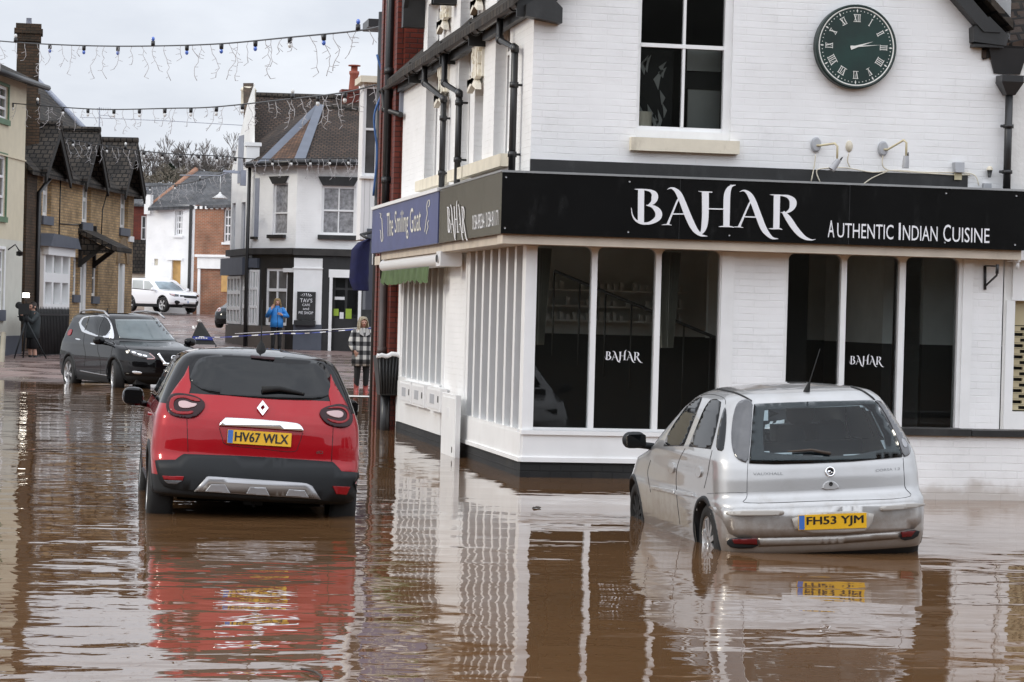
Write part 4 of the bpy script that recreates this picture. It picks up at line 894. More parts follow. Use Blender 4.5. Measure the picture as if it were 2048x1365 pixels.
# parasol / folded blue canopy hanging by it
um = thing('parasol', at_d(722, 700, 46), 'closed dark blue parasol canopy hanging by the grey panel', 'parasol')
nv = pm('navy_canvas', (.006, .008, .055), .85, var=.3, vs=6)
bm = B(); rr = random.Random(8); prof = [(478, 733, 3), (486, 722, 12), (500, 716, 18), (520, 714, 18), (545, 713, 19), (560, 712, 19), (580, 716, 16), (582, 716, 15)]
rings = []
for y, x, w in prof:
    c = at_d(x + 6, y, 46); k_ = 46 / 5000; n = 16
    rings.append([bm.verts.new(c + Vector((w * k_ * math.cos(2 * math.pi * j / n) * (1 + .14 * math.sin(j * 2.7)), .10 * math.sin(2 * math.pi * j / n) * (1 + .2 * math.sin(j * 1.9)), 0))) for j in range(n)])
for a_, b_ in zip(rings, rings[1:]):
    for j in range(16): bm.faces.new((a_[j], a_[(j + 1) % 16], b_[(j + 1) % 16], b_[j]))
bm.faces.new(rings[0]); bm.faces.new(rings[-1])
obj('canopy', bm, nv, um, True)
bm = B(); tube(bm, [at_d(738, 479, 46), at_d(722, 470, 46.1), at_d(752, 462, 46.3)], .03, 6); obj('arm', bm, M['pipe'], um)

# ============================================================= corner cafe
TD = 80.0
tf0 = at_d(586, 690, TD); tf0.z = 0
gT = .42
cr_ = Vector((math.cos(R(-10.53)), math.sin(R(-10.53)), 0)); cf_ = Vector((math.sin(R(10.53)), math.cos(R(10.53)), 0))     # camera right / forward on the ground
TA = Fr(tf0, cr_ - .04 * cf_)                                   # front
TB = Fr(at_d(500, 690, TD + 1.7).xy.to_3d(), (tf0 - at_d(500, 690, TD + 1.7)).xy.to_3d())        # chamfer
bl = (tf0 - TB.o).length
tl = at_d(455, 690, TD + 5.2).xy.to_3d(); TC = Fr(tl, (TB.o - tl)); cl_ = (TB.o - tl).length     # left flank
cafe = thing('corner_cafe', (tf0.x, tf0.y, gT), 'white corner cafe with hipped brown roof and black ground floor', 'cafe')
def tr(F, x0, y0, x1, y1): return F.rect(x0, y0, x1, y1)
def tz(F, x, y): return F.px(x, y)[1]
ze = tz(TA, 600, 325); zb = tz(TA, 620, 510)
wA = tr(TA, 643, 373, 711, 470); wB = tr(TB, 546, 366, 575, 470)
gA = [tr(TA, 660, 403, 713, 700)]; gB = [tr(TB, 531, 537, 574, 652)]
bm = B()
wall(bm, TA, 0, 6, zb, ze, [wA], .12); wall(bm, TB, 0, bl, zb, ze, [wB], .12); 
fl1 = tr(TC, 478, 300, 486, 366); fl2 = tr(TC, 463.5, 407, 470, 506); fl3 = tr(TC, 482, 405, 490, 503)
apx = tz(TC, 490, 172)
wall(bm, TC, 0, cl_, zb, ze, [fl2, fl3], .15)
face(bm, [TC.p(0, ze), TC.p(cl_, ze), TC.p(cl_ * .92, apx), TC.p(cl_ * .62, apx * .93)])
face(bm, [TC.p(0, zb), TC.p(0, zb, -8), TC.p(0, ze, -8), TC.p(0, ze)]); face(bm, [TA.p(6, 0), TA.p(6, 0, -8), TA.p(6, ze, -8), TA.p(6, ze)])
obj('wall', bm, M['white_brick'], cafe)
bm = B(); r = tr(TC, 477, 272, 487, 366)
TC.box(bm, r[0], r[1], r[2], r[3], -.02, .02); w = obj('window', bm, M['lead'], cafe)
curt = pm('net_curtain_glass', (.30, .30, .31), .15, var=.45, vs=9)
def lintel(F, x0, y0, x1, y1, ins, nm='lintel'):
    r = tr(F, x0, y0, x1, y1); bm = B(); e = (r[1] - r[0]) * ins
    F.slab(bm, [(r[0], r[3]), (r[1], r[3]), (r[1] - e, r[2]), (r[0] + e, r[2])], -.02, .06); obj(nm, bm, M['black_paint'], cafe)
sash(cafe, TA, wA, -.06, M['white_clean'], curt, nx=2, rails=(.5,), fw=.07, bar=.04); sash(cafe, TB, wB, -.06, M['white_clean'], curt, nx=1, rails=(.42,), fw=.06)
for F_, r in ((TC, fl2), (TC, fl3)): sash(cafe, F_, r, -.1, M['lead'], M['win_mid'], nx=1)
lintel(TA, 636, 354, 718, 372, .12); lintel(TB, 540, 353, 578, 368, .2)
bm = B(); r = tr(TB, 510, 357, 518, 474); TB.box(bm, r[0], r[1], r[2], r[3], -.02, .02); obj('blind_recess', bm, M['lead'], cafe)
for F_, q in ((TA, (636, 471, 714, 480)), (TB, (539, 470, 572, 477)), (TB, (506, 474, 516, 479))):
    r = tr(F_, *q); bm = B(); F_.box(bm, r[0], r[1], r[2], r[3], -.05, .12); obj('sill', bm, M['black_paint'], cafe)
# cornice band, ground floor
bm = B(); TA.box(bm, -.05, 6, zb - .02, zb + .20, -.1, .16); TB.box(bm, 0, bl + .05, zb, zb + .20, -.1, .15); TC.box(bm, -.05, cl_, zb - .02, zb + .2, -.1, .14); obj('cornice', bm, pm('weathered_black', (.035, .032, .03), .7, var=.5, vs=2), cafe)
bm = B(); dr = tr(TA, 659, 375, 713, 700)
dr = (tr(TA, 665, 557, 714, 700)[0], tr(TA, 665, 557, 714, 700)[1], gT, tz(TA, 690, 557))
wall(bm, TA, 0, 6, -.5, zb, [dr], .25); sw = tr(TB, 531, 537, 574, 651)
wall(bm, TB, 0, bl, -.5, zb, [sw], .12)
s1, s2 = tr(TC, 457, 553, 483, 648), tr(TC, 489, 540, 0, 651) if False else tr(TC, 488, 540, 499, 651)
wall(bm, TC, 0, cl_, -.5, zb)
obj('ground_floor_wall', bm, M['black_paint'], cafe)
bm = B(); r = tr(TA, 587, 517, 644, 650); TA.box(bm, r[0], r[1], r[2], r[3], -.02, .05); TA.box(bm, r[0] - .04, r[1] + .02, tz(TA, 610, 538), tz(TA, 610, 536), -.02, .08); obj('white_pilaster', bm, M['white'], cafe)
bm = B(); r = tr(TA, 570, 649, 643, 702); TA.box(bm, .0, r[1], gT - .6, r[3], -.02, .07); obj('stall_riser', bm, M['grey_paint'], cafe)
bm = B(); r = tr(TA, 658, 540, 664, 700); TA.box(bm, r[0], r[1], gT - .1, r[3], -.02, .06); r2 = tr(TA, 658, 540, 720, 556); TA.box(bm, r2[0], r2[1] + 1, r2[2], r2[3], -.02, .062); r3 = tr(TA, 716, 556, 722, 700); TA.box(bm, r3[0], r3[1], gT - .1, r2[2], -.02, .06); obj('door_frame', bm, M['white'], cafe)
bm = B(); TA.box(bm, dr[0], dr[1], gT, dr[3], -.24, -.2); dd = obj('door', bm, M['black_paint'], cafe)
for i in range(2):
    for j in range(2):
        w_ = (dr[1] - dr[0]) / 2; bm = B(); t0 = dr[2] + 1.1 + j * .95
        TA.box(bm, dr[0] + .06 + i * w_ * .98, dr[0] + (i + 1) * w_ - .03, t0, t0 + .88, -.2, -.19); obj('glazing', bm, M['win_dark'], dd)
ye = pm('yellow_green_poster', (.35, .5, .05), .6)
for q, mt in (((668, 594, 688, 600), M['white_clean']), ((678, 625, 686, 638), M['white_clean']), ((690, 618, 702, 638), ye), ((666, 618, 676, 632), ye)):
    r = tr(TA, *q); bm = B(); TA.box(bm, r[0], r[1], r[2], r[3], -.188, -.182); obj('notice', bm, mt, dd)
sash(cafe, TB, sw, -.04, M['white_clean'], M['win_mid'], nx=2, rails=(.28, .62), fw=.09, bar=.07)
bm = B(); TB.box(bm, bl - .55, bl, tz(TB, 575, 545), tz(TB, 575, 537), .0, .06); obj('capital', bm, M['white'], cafe)
for q, n_ in (((457, 553, 484, 648), 4), ((488, 540, 499.5, 650), 2)):
    r = tr(TC, *q); sash(cafe, TC, r, .06, M['white_clean'], M['blind'], nx=n_, rails=(.33, .66), fw=.09, bar=.09)
r = tr(TB, 501, 540, 519, 651); sash(cafe, TB, r, .06, M['white_clean'], M['blind'], nx=3, rails=(.33, .66), fw=.07, bar=.06)
for F_, q in ((TC, (455, 517, 499, 551)), (TB, (500, 517, 519, 536))):
    r = tr(F_, *q); bm = B(); F_.slab(bm, [(r[0], r[2]), (r[1], r[2]), (r[1], r[3]), (r[0], r[3])], .0, .10 if F_ is TB else .25); obj('fascia_board', bm, M['grey_paint'], cafe)
for F_, q in ((TC, (455, 651, 499, 690)), (TB, (500, 652, 570, 690))):
    r = tr(F_, *q); bm = B(); F_.box(bm, r[0], r[1], gT - .6, r[3], -.02, .08); obj('stall_riser', bm, pm('taupe_paint', (.13, .11, .095), .7), cafe)
bm = B(); tube(bm, [TB.p(-.1, ze, .12), TB.p(-.12, zb, .12), TB.p(-.12, -.3, .12)], .06, 8); obj('downpipe', bm, M['pipe'], cafe)
# hipped roof of the wing and the main roof behind it
A0 = at_d(491, 330, TD + 1.4); A1 = at_d(589, 325, TD - .5); A2 = at_d(735, 326, TD - .6); AP = at_d(641, 213, TD + 4.0); AR = at_d(760, 226, TD + 4.0); A9 = at_d(480, 300, TD + 6)
bm = B(); slab(bm, [A1, A2, AR, AP], (0, 0, -.1)); slab(bm, [A0, A9, at_d(560, 250, TD + 6), AP], (0, 0, -.1)); obj('roof', bm, M['roof'], cafe)
bm = B(); slab(bm, [A0 + (A1 - A0) * .26, A1 + (A0 - A1) * .0, AP], (0, 0, -.1)); obj('roof', bm, M['roof_red'], cafe)
bm = B(); slab(bm, [A0, A0 + (A1 - A0) * .26, AP], (0, 0, -.1)); obj('roof', bm, M['roof'], cafe)
ld = pm('lead_hip', (.13, .145, .18), .6)
for e in (A0 + (A1 - A0) * .36, A1 + (A2 - A1) * .06):
    bm = B(); d = (AP - e); s = Vector((.16, 0, 0)); slab(bm, [e - s * 1.1 + Vector((0, -.05, .05)), e + s * 1.1 + Vector((0, -.05, .05)), AP + s * .8 + Vector((0, -.05, .08)), AP - s * .8 + Vector((0, -.05, .08))], (0, 0, -.04)); obj('lead_hip', bm, ld, cafe)
bm = B(); tube(bm, [AP, AR], .12, 8); obj('ridge', bm, M['roof_dark'], cafe)
M0, M1 = at_d(500, 191, TD + 9), at_d(770, 200, TD + 9); M2, M3 = at_d(770, 330, TD + 4.5), at_d(496, 320, TD + 4.5)
bm = B(); slab(bm, [M3, M2, M1, M0], (0, 0, -.1)); obj('main_roof', bm, M['roof'], cafe)
bm = B(); tube(bm, [M0, M1], .12, 8); obj('ridge', bm, M['roof_dark'], cafe)
bm = B(); g0, g1 = at_d(497, 176, TD + 8.6), at_d(499, 292, TD + 4.6); tube(bm, [g0, g1], .26, 4); obj('parapet_coping', bm, M['brown_brick'], cafe)
bm = B(); p = at_d(497, 186, TD + 8.4); lathe(bm, [(.26, -.5), (.26, .05), (.3, .08), (.22, .2), (0, .22)], Matrix.Translation(p), 8); obj('finial', bm, M['cream_stone'], cafe)
bm = B(); p = at_d(507, 300, TD + 1.6); box(bm, p.x - .22, p.x + .2, p.y, p.y + .4, p.z - .6, p.z + .12); box(bm, p.x - .28, p.x + .26, p.y - .05, p.y + .45, p.z + .12, p.z + .24); obj('kneeler', bm, M['white'], cafe)
bm = B(); tube(bm, [A0 + Vector((0, -.1, 0)), A1 + Vector((0, -.12, 0)), A2 + Vector((0, -.12, 0))], .09, 8); obj('gutter', bm, M['pipe'], cafe)
chm = at_d(707, 205, TD + 9); bm = B(); box(bm, chm.x - .42, chm.x + .42, chm.y - .3, chm.y + .3, chm.z - .9, chm.z + .42); box(bm, chm.x - .48, chm.x + .48, chm.y - .36, chm.y + .36, chm.z + .30, chm.z + .42); ch = obj('chimney', bm, M['red_brick'], cafe)
bm = B(); lathe(bm, [(.19, .42), (.15, .95), (.18, 1.0), (.18, 1.1), (0, 1.1)], Matrix.Translation(chm), 12); lathe(bm, [(.12, 1.1), (.12, 1.28), (.22, 1.28), (.22, 1.32), (0, 1.33)], Matrix.Translation(chm), 12); obj('chimney_pot', bm, pm('terracotta', (.28, .07, .04), .6), ch)
# hanging pub style board
tb = thing('sign_board', TA.p(.7, 2, .1), 'black hanging board on the white pilaster reading TAV\'S CAFE and PIE SHOP', 'sign')
r = tr(TA, 594.6, 584, 631.5, 640); bm = B(); TA.box(bm, r[0], r[1], r[2], r[3], .055, .11); obj('board', bm, M['black_paint'], tb)
bm = B(); W = r[1] - r[0]; H_ = r[3] - r[2]
for s, y0, y1, w in (("TAV'S", .62, .76, .66), ('CAFE', .49, .57, .42), ('and', .35, .44, .32), ('PIE SHOP', .20, .30, .78), ('OPEN DAILY', .10, .13, .45)):
    if s == 'OPEN DAILY': continue
    text(bm, s, TA.p(r[0] + W * (.5 - w / 2), r[2] + H_ * y0, .115), TA.u * W * w, TA.z * H_ * (y1 - y0))
obj('lettering', bm, M['letter'], tb)
bm = B()
for k in range(7): q = R(20 + k * 23); TA.slab(bm, [(r[0] + W * .5 + .10 * math.cos(q), r[2] + H_ * .82), (r[0] + W * .5 + .19 * math.cos(q) + .01, r[2] + H_ * .83 + .10 * math.sin(q)), (r[0] + W * .5 + .19 * math.cos(q) - .02, r[2] + H_ * .84 + .10 * math.sin(q))], .112, .118)
obj('emblem', bm, M['letter'], tb)
bm = B(); TA.box(bm, r[0] - .06, r[1] + .02, r[2] - .18, r[2] - .02, .05, .3); pl = tag(obj('planter', bm, M['black_paint']), 'dark window box below the black hanging board', 'planter')

# ============================================================= far white and brick houses
FD = 128.0
h0 = at_d(289, 600, FD).xy.to_3d(); h1 = at_d(500, 600, FD - 2).xy.to_3d(); HF = Fr(h0, h1 - h0)
fh = thing('white_house', (h0.x, h0.y, 1.3), 'far white rendered house with grey slate roof and boarded doorway', 'house')
a_w = HF.px(388, 500)[0]; zt = HF.px(340, 410)[1]
ops = [HF.rect(349, 419, 365, 473), HF.rect(343, 521, 361, 580), HF.rect(308, 518, 316, 531)]
bm = B(); wall(bm, HF, 0, a_w, 0, zt, ops, .2)
face(bm, [HF.p(0, 0), HF.p(0, 0, -7), HF.p(0, zt, -7), HF.p(0, zt)]); obj('wall', bm, M['white_brick'], fh)
sash(fh, HF, HF.rect(350, 419, 365, 471), -.12, M['white_clean'], M['win_mid'], nx=3, rails=(.25, .5, .75), fw=.08, bar=.06, sill=.12)
r = ops[1]; bm = B(); HF.box(bm, r[0], r[1], r[2], r[3], -.2, -.15); obj('boarded_door', bm, M['ply'], fh); bm = B(); HF.box(bm, r[0] - .25, r[1] + .12, r[3], r[3] + .12, -.05, .06); obj('lintel', bm, M['white'], fh)
r = ops[2]; bm = B(); HF.box(bm, r[0], r[1], r[2], r[3], -.2, -.1); obj('vent', bm, M['cream_stone'], fh)
bm = B(); HF.box(bm, a_w - .28, a_w - .14, .5, zt, .0, .08); obj('downpipe', bm, M['pipe'], fh)
bh = thing('brick_house', HF.p(a_w + 2, 1.3), 'far orange brick house with bricked up shopfront, joined to the white house', 'house')
a_e = HF.px(500, 500)[0]; ob2 = HF.rect(447, 418, 462, 485)
bm = B(); wall(bm, HF, a_w + .01, a_e, 0, zt, [ob2], .2); obj('wall', bm, M['orange_brick'], bh)
sash(bh, HF, ob2, -.1, M['white_clean'], M['win_mid'], nx=2, rails=(.25, .5, .75), fw=.08, bar=.05, sill=.12)
bm = B(); r = HF.rect(397, 515, 460, 538); HF.box(bm, r[0], r[1], r[2], r[3], -.02, .15); r = HF.rect(397, 510, 460, 515); HF.box(bm, r[0] - .1, r[1], r[2], r[3], -.02, .25); r = HF.rect(396, 538, 401, 628); HF.box(bm, r[0], r[1], 0, r[3], -.02, .1); obj('shopfront_trim', bm, M['white'], bh)
bm = B(); r = HF.rect(443, 550, 456, 584); HF.box(bm, r[0], r[1], r[2], r[3], -.02, .03); obj('boarded_window', bm, M['ply'], bh)
bm = B(); r = HF.rect(384, 410, 465, 416)
for k in range(24): HF.box(bm, a_w + k * .3, a_w + k * .3 + .15, zt - .2, zt - .05, -.02, .08)
obj('dentil_cornice', bm, M['white'], bh)
for nm, own, pts in (('roof', fh, [at_d(296, 416, FD - .6), at_d(392, 412, FD - 1), at_d(428, 344, FD + 4), at_d(392, 341, FD + 4)]), ('roof', bh, [at_d(392, 412, FD - 1), at_d(500, 408, FD - 2.4), at_d(500, 347, FD + 4), at_d(428, 344, FD + 4)])):
    bm = B(); slab(bm, pts, (0, 0, -.15)); obj(nm, bm, M['slate'], own)
bm = B(); tube(bm, [at_d(301, 414, FD), at_d(392, 340, FD + 4)], .16, 6); obj('verge_tiles', bm, M['orange_brick'], fh); bm = B(); HF.box(bm, -.1, .25, zt - .5, zt + .5, -.2, .1); obj('kneeler', bm, M['white'], fh)
# dark red house glimpsed between
g = thing('red_house', at_d(280, 560, 136), 'narrow strip of red brick house between cottages and far white house', 'house')
g0_ = at_d(262, 560, 136).xy.to_3d(); GF = Fr(g0_, at_d(300, 560, 136).xy.to_3d() - g0_)
bm = B(); r = GF.rect(262, 408, 300, 480); o = GF.rect(282, 432, 292, 480); wall(bm, GF, r[0], r[1] + 1, r[2], r[3], [o], .15); obj('wall', bm, M['red_brick'], g); sash(g, GF, o, -.08, M['white_clean'], M['win_mid'], nx=1)
bm = B(); r2 = GF.rect(255, 360, 300, 408); slab(bm, [GF.p(r2[0], r2[2], .3), GF.p(r2[1] + 1, r2[2], .3), GF.p(r2[1] + 1, r2[3], -3), GF.p(r2[0], r2[3], -3)], (0, 0, -.15)); obj('roof', bm, M['slate'], g)
bm = B(); r3 = GF.rect(262, 480, 300, 548); GF.box(bm, r3[0], r3[1] + 1, r3[2], r3[3], -.1, .3); obj('lean_to_roof', bm, M['roof_dark'], g); bm = B(); r3 = GF.rect(262, 548, 300, 640); GF.box(bm, r3[0], r3[1] + 1, r3[2], r3[3], -.1, .1); obj('garage_front', bm, M['soffit'], g)

# ============================================================= buff brick cottages on the left
c0 = at_d(40, 720, 72.0).xy.to_3d(); c1 = at_d(262, 640, 86.0).xy.to_3d()
CF = Fr(c0, c1 - c0); CL = (c1 - c0).length
cot = thing('brick_cottages', (c0.x, c0.y, .2), 'sooty buff brick cottage terrace with three dark tiled gablets', 'cottages')
zc = CF.px(160, 352)[1]
def cr3(x0, y0, x1, y1): return CF.rect(x0, y0, x1, y1)
cw = [cr3(86, 338, 103, 433), cr3(165, 352, 182, 446), cr3(241, 368, 257, 457)]
bay = cr3(78, 495, 131, 622); d1 = cr3(160, 520, 173, 640); n1 = cr3(146, 515, 157, 590); n2 = cr3(184, 520, 196, 593); d2 = cr3(236, 528, 250, 640)
bm = B(); wall(bm, CF, 0, CL, -.3, zc, cw + [bay, n1, n2, d1, d2], .25)
for x in (92, 166, 246):        # gable walls of the gablets
    a = CF.px(x, 340)[0]; face(bm, [CF.p(a - 1.0, zc), CF.p(a + 1.0, zc), CF.p(a, zc + 1.25)])
face(bm, [CF.p(CL, -.3), CF.p(CL, -.3, -7), CF.p(CL, zc, -7), CF.p(CL, zc)]); face(bm, [CF.p(0, -.3), CF.p(0, -.3, -7), CF.p(0, zc, -7), CF.p(0, zc)])
obj('wall', bm, M['buff_brick'], cot)
bm = B(); CF.box(bm, -.2, CF.px(62, 500)[0], -.3, zc, -.3, .14); obj('pier', bm, M['brown_brick'], cot)
for r in cw: sash(cot, CF, r, -.13, M['white_clean'], M['blind'], nx=2, rails=(.5,), fw=.12, bar=.09, sill=.26, sill_m=M['grey_paint'], sx=.12)
r = bay; bm = B(); w_ = r[1] - r[0]
wn_ = sash(cot, CF, (r[0], r[1], r[2], r[3]), .14, M['white_clean'], M['blind'], nx=3, rails=(.52,), fw=.2, bar=.2, th=.3, name='bay_window')
bm = B(); CF.slab(bm, [(r[0] - .25, r[3]), (r[1] + .3, r[3]), (r[1] - .1, r[3] + .32), (r[0] + .1, r[3] + .38)], .0, .4); obj('bay_roof', bm, M['grey_paint'], cot)
bm = B(); CF.box(bm, r[0] - .05, r[1] + .05, r[3] - .25, r[3], .12, .28); obj('bay_cornice', bm, M['white_clean'], cot)
for r in (n1, n2): sash(cot, CF, r, -.1, M['white_clean'], M['win_mid'], nx=1, fw=.1, sill=.24, sill_m=M['grey_paint'])
for r in (d1, d2):
    bm = B(); CF.box(bm, r[0], r[1], r[2] - .3, r[3], -.24, -.2); dd = obj('door', bm, pm('pale_green_door', (.45, .5, .46), .5), cot)
    bm = B(); CF.box(bm, r[0] - .001, r[0] + .12, r[2] - .3, r[3], -.2, .0); CF.box(bm, r[1] - .35, r[1], r[2] - .3, r[3], -.2, -.02); obj('door_frame', bm, M['white_clean'], cot)
bm = B(); am = (d2[0] + d2[1]) / 2
for k in range(9):
    q0, q1 = math.pi * k / 9, math.pi * (k + 1) / 9; CF.slab(bm, [(am + .5 * math.cos(q0), d2[3] + .5 * math.sin(q0)), (am + .9 * math.cos(q0), d2[3] + .9 * math.sin(q0)), (am + .9 * math.cos(q1), d2[3] + .9 * math.sin(q1)), (am + .5 * math.cos(q1), d2[3] + .5 * math.sin(q1))], .0, .05)
obj('door_arch', bm, pm('sandstone', (.24, .17, .10), .8, var=.3), cot)
# porch hood on timber brackets
pa0, pa1 = CF.px(160, 500)[0] - .3, CF.px(181, 500)[0] + .4; pz0, pz1 = CF.px(170, 507)[1], CF.px(165, 458)[1]
bm = B(); slab(bm, [CF.p(pa0, pz1, .0), CF.p(pa1, pz1, .0), CF.p(pa1, pz0 + .2, 1.25), CF.p(pa0, pz0 + .2, 1.25)], (0, 0, -.16)); slab(bm, [CF.p(pa0 + .1, pz1 - .2, .0), CF.p(pa0 + .1, pz0 + .06, 1.15), CF.p(pa0 + .1, pz0 - .1, .0)], CF.u * .08); obj('porch_roof', bm, M['roof_dark'], cot)
for a in (pa0 + .1, pa1 - .12):
    bm = B(); CF.box(bm, a, a + .12, pz0 - .45, pz0 + .9, .0, .1); hexa(bm, [CF.p(a, pz0 - .4, .1), CF.p(a + .12, pz0 - .4, .1), CF.p(a + .12, pz0 - .25, .05), CF.p(a, pz0 - .25, .05), CF.p(a, pz0 + .25, .9), CF.p(a + .12, pz0 + .25, .9), CF.p(a + .12, pz0 + .35, .8), CF.p(a, pz0 + .35, .8)]); obj('porch_bracket', bm, M['dark_timber'], cot)
# gablets: ridge runs square to the street
for i, (x, yr) in enumerate(((121, 250), (199, 262), (275, 283))):
    a = CF.px(x - 3, 330, .5)[0]; zr = CF.px(x, yr, .5)[1]; hw = 1.5
    q = CF.p
    bm = B(); dp = -4.2
    for s in (-1, 1):
        slab(bm, [q(a, zr, .55), q(a, zr, dp), q(a + s * hw, zc - .15, dp), q(a + s * hw, zc - .15, .55)], (0, 0, -.12))
    gb = obj('gablet_roof', bm, M['roof_dark'], cot)
    bm = B(); tube(bm, [q(a, zr + .02, .56), q(a, zr + .02, dp)], .1, 6); obj('ridge', bm, M['roof_dark'], gb)
    bm = B()
    for s in (-1, 1): CF.slab(bm, [(a, zr - .1), (a + s * hw, zc - .28), (a + s * (hw - .05), zc - .55), (a, zr - .42)], .47, .53)
    obj('bargeboard', bm, M['dark_timber'], cot)
    bm = B(); CF.slab(bm, [(a - hw + .2, zc - .3), (a + hw - .2, zc - .3), (a, zr - .3)], .0, .04); obj('gable_wall', bm, M['buff_brick'], cot)
zr = CF.px(75, 165, -3.8)[1]; ar0 = CF.px(70, 170, -3.8)[0]; ah = ar0 + .3
bm = B(); q = CF.p
slab(bm, [q(-.4, zc - .2, .35), q(CL + .2, zc - .2, .35), q(ah, zr, -3.8), q(-.4, zr, -3.8)], (0, 0, -.15)); slab(bm, [q(CL + .2, zc - .2, .35), q(CL + .2, zc - .2, -8), q(ah, zr, -3.8)], (0, 0, -.15)); slab(bm, [q(-.4, zc - .2, -8), q(CL + .2, zc - .2, -8), q(ah, zr, -3.8), q(-.4, zr, -3.8)], (0, 0, -.15))
obj('roof', bm, M['roof_dark'], cot)
bm = B(); tube(bm, [q(CL + .2, zc - .1, .35), q(ah, zr + .06, -3.8)], .1, 6); obj('hip_tiles', bm, M['lead'], cot)
cc = at_d(54, 200, 73.5); kz = lambda y: at_d(54, y, 73.5).z; wk = 73.5 / 5000
bm = B()
for y0, y1, w in ((330, 190, 26), (190, 85, 22), (85, 70, 25), (70, 60, 28), (60, 50, 25)):
    box(bm, cc.x - w * wk, cc.x + w * wk, cc.y - w * wk, cc.y + w * wk, kz(y0), kz(y1))
ch = obj('chimney', bm, M['brown_brick'], cot)
bm = B(); lathe(bm, [(.09, kz(52)), (.075, kz(38)), (.09, kz(37)), (.06, kz(37)), (0, kz(40))], Matrix.Translation((cc.x, cc.y, 0)), 10); obj('chimney_pot', bm, M['lead'], ch)
bm = B(); tube(bm, [CF.p(CF.px(88, 340)[0], zc - .3, .2), CF.p(CF.px(66, 345)[0], zc - .8, .2), CF.p(CF.px(63, 500)[0], -.3, .2)], .07, 8); obj('downpipe', bm, M['pipe'], cot)
for pts in ([(122, 340), (118, 480)], [(120, 448), (160, 450)], [(225, 350), (205, 420), (203, 470)]): bm = B(); tube(bm, [CF.p(*CF.px(x, y, .02), .02) for x, y in pts], .018, 5); obj('cable', bm, M['pipe'], cot)
bm = B(); r = cr3(256, 473, 265, 484); CF.box(bm, r[0], r[1], r[2], r[3], 0, .06); obj('alarm_box', bm, M['white_clean'], cot)
# iron railings in front of the cottages
r0 = at_d(72, 740, 68.5).xy.to_3d(); r1 = at_d(135, 715, 71.5).xy.to_3d(); RL = Fr(r0, r1 - r0); rl = (r1 - r0).length
rail = thing('railings', (r0.x, r0.y, 0), 'black iron railings with spiked tops below the cottage bay window', 'railings')
zr0 = RL.px(100, 628)[1]
for k in range(22):
    a = rl * k / 21; bm = B(); tube(bm, [RL.p(a, -.1), RL.p(a, zr0 + .12), RL.p(a, zr0 + .2)], [.022, .022, .004], 5); obj('railing_bar', bm, M['pipe'], rail)
bm = B(); RL.box(bm, 0, rl, zr0 - .05, zr0 + .0, -.03, .03); obj('top_rail', bm, M['pipe'], rail); bm = B(); RL.box(bm, 0, rl, .25, .3, -.03, .03); obj('bottom_rail', bm, M['pipe'], rail); bm = B(); RL.box(bm, -.1, rl + .2, -.3, .12, -.2, .15); obj('kerb_stone', bm, M['lead'], rail)
bm = B(); a_ = RL.px(128, 640)[0]; box(bm, *[0] * 0) if False else RL.box(bm, rl * .05, rl * .95, zr0 - .3, zr0 + .02, -.5, -.2); obj('window_box', bm, M['dark_timber'], rail)
# cream building at the left edge
e0 = at_d(-40, 700, 66.0).xy.to_3d(); e1 = at_d(40, 720, 70.5).xy.to_3d(); EF = Fr(e0, e1 - e0); EL = (e1 - e0).length
cb = thing('cream_building', (e1.x, e1.y, 0), 'cream over white rendered building with green framed windows, left edge', 'building')
zc1 = EF.px(30, 160)[1]; zsp = EF.px(20, 480)[1]; zpl = EF.px(20, 672)[1]
o1 = EF.rect(-12, 170, 16, 237); o2 = EF.rect(-12, 310, 11, 433); o3 = EF.rect(-14, 498, 7, 620)
bm = B(); wall(bm, EF, 0, EL, zsp, zc1, [o1, o2], .15); face(bm, [EF.p(EL, zsp), EF.p(EL, zsp, -6), EF.p(EL, zc1, -6), EF.p(EL, zc1)]); obj('upper_wall', bm, M['cream_render'], cb)
bm = B(); wall(bm, EF, 0, EL, zpl, zsp, [o3], .15); face(bm, [EF.p(EL, zpl), EF.p(EL, zpl, -6), EF.p(EL, zsp, -6), EF.p(EL, zsp)]); obj('lower_wall', bm, M['pale_render'], cb)
bm = B(); EF.box(bm, 0, EL + .03, -.3, zpl, -6, .03); obj('plinth', bm, M['grey_paint'], cb)
for r in (o1, o2, o3):
    sash(cb, EF, r, -.05, M['white_clean'], M['win_mid'], nx=2, rails=(.33, .66), fw=.08, bar=.05, sill=.15 if r is not o3 else .3, sill_m=M['green_trim'] if r is not o3 else M['grey_paint'], sx=.1)
    bm = B(); a0, a1, t0, t1 = r; EF.box(bm, a1, a1 + .09, t0, t1 + .08, -.02, .03); EF.box(bm, a0, a1, t1, t1 + .08, -.02, .03); obj('window_surround', bm, M['green_trim'] if r is not o3 else M['white'], cb)
bm = B(); EF.box(bm, 0, EL, zsp + 2.25, zsp + 2.29, 0, .04); obj('string_course', bm, M['cream_render'], cb)
bm = B(); zz0, zz1 = EF.px(40, 160)[1], EF.px(0, 118)[1]
slab(bm, [EF.p(-2, zz0 - .15, .5), EF.p(EL + .5, zz0 - .05, .5), EF.p(EL + .4, zz1 + .3, -2.2), EF.p(-2, zz1 + .9, -2.2)], (0, 0, -.12)); obj('roof', bm, M['roof_dark'], cb)
bm = B(); tube(bm, [EF.p(-2, zz0 - .2, .5), EF.p(EL + .5, zz0 - .1, .5)], .08, 8); obj('gutter', bm, M['pipe'], cb)
bm = B(); p = EF.p(*EF.px(16, 500)); tube(bm, [p, p + EF.n * .2 + Vector((0, 0, .15)), p + EF.n * .3], .02, 6); lathe(bm, [(0, .06), (.09, .0), (.09, -.1), (0, -.12)], Matrix.Translation(p + EF.n * .32 + Vector((0, 0, -.05))), 10)
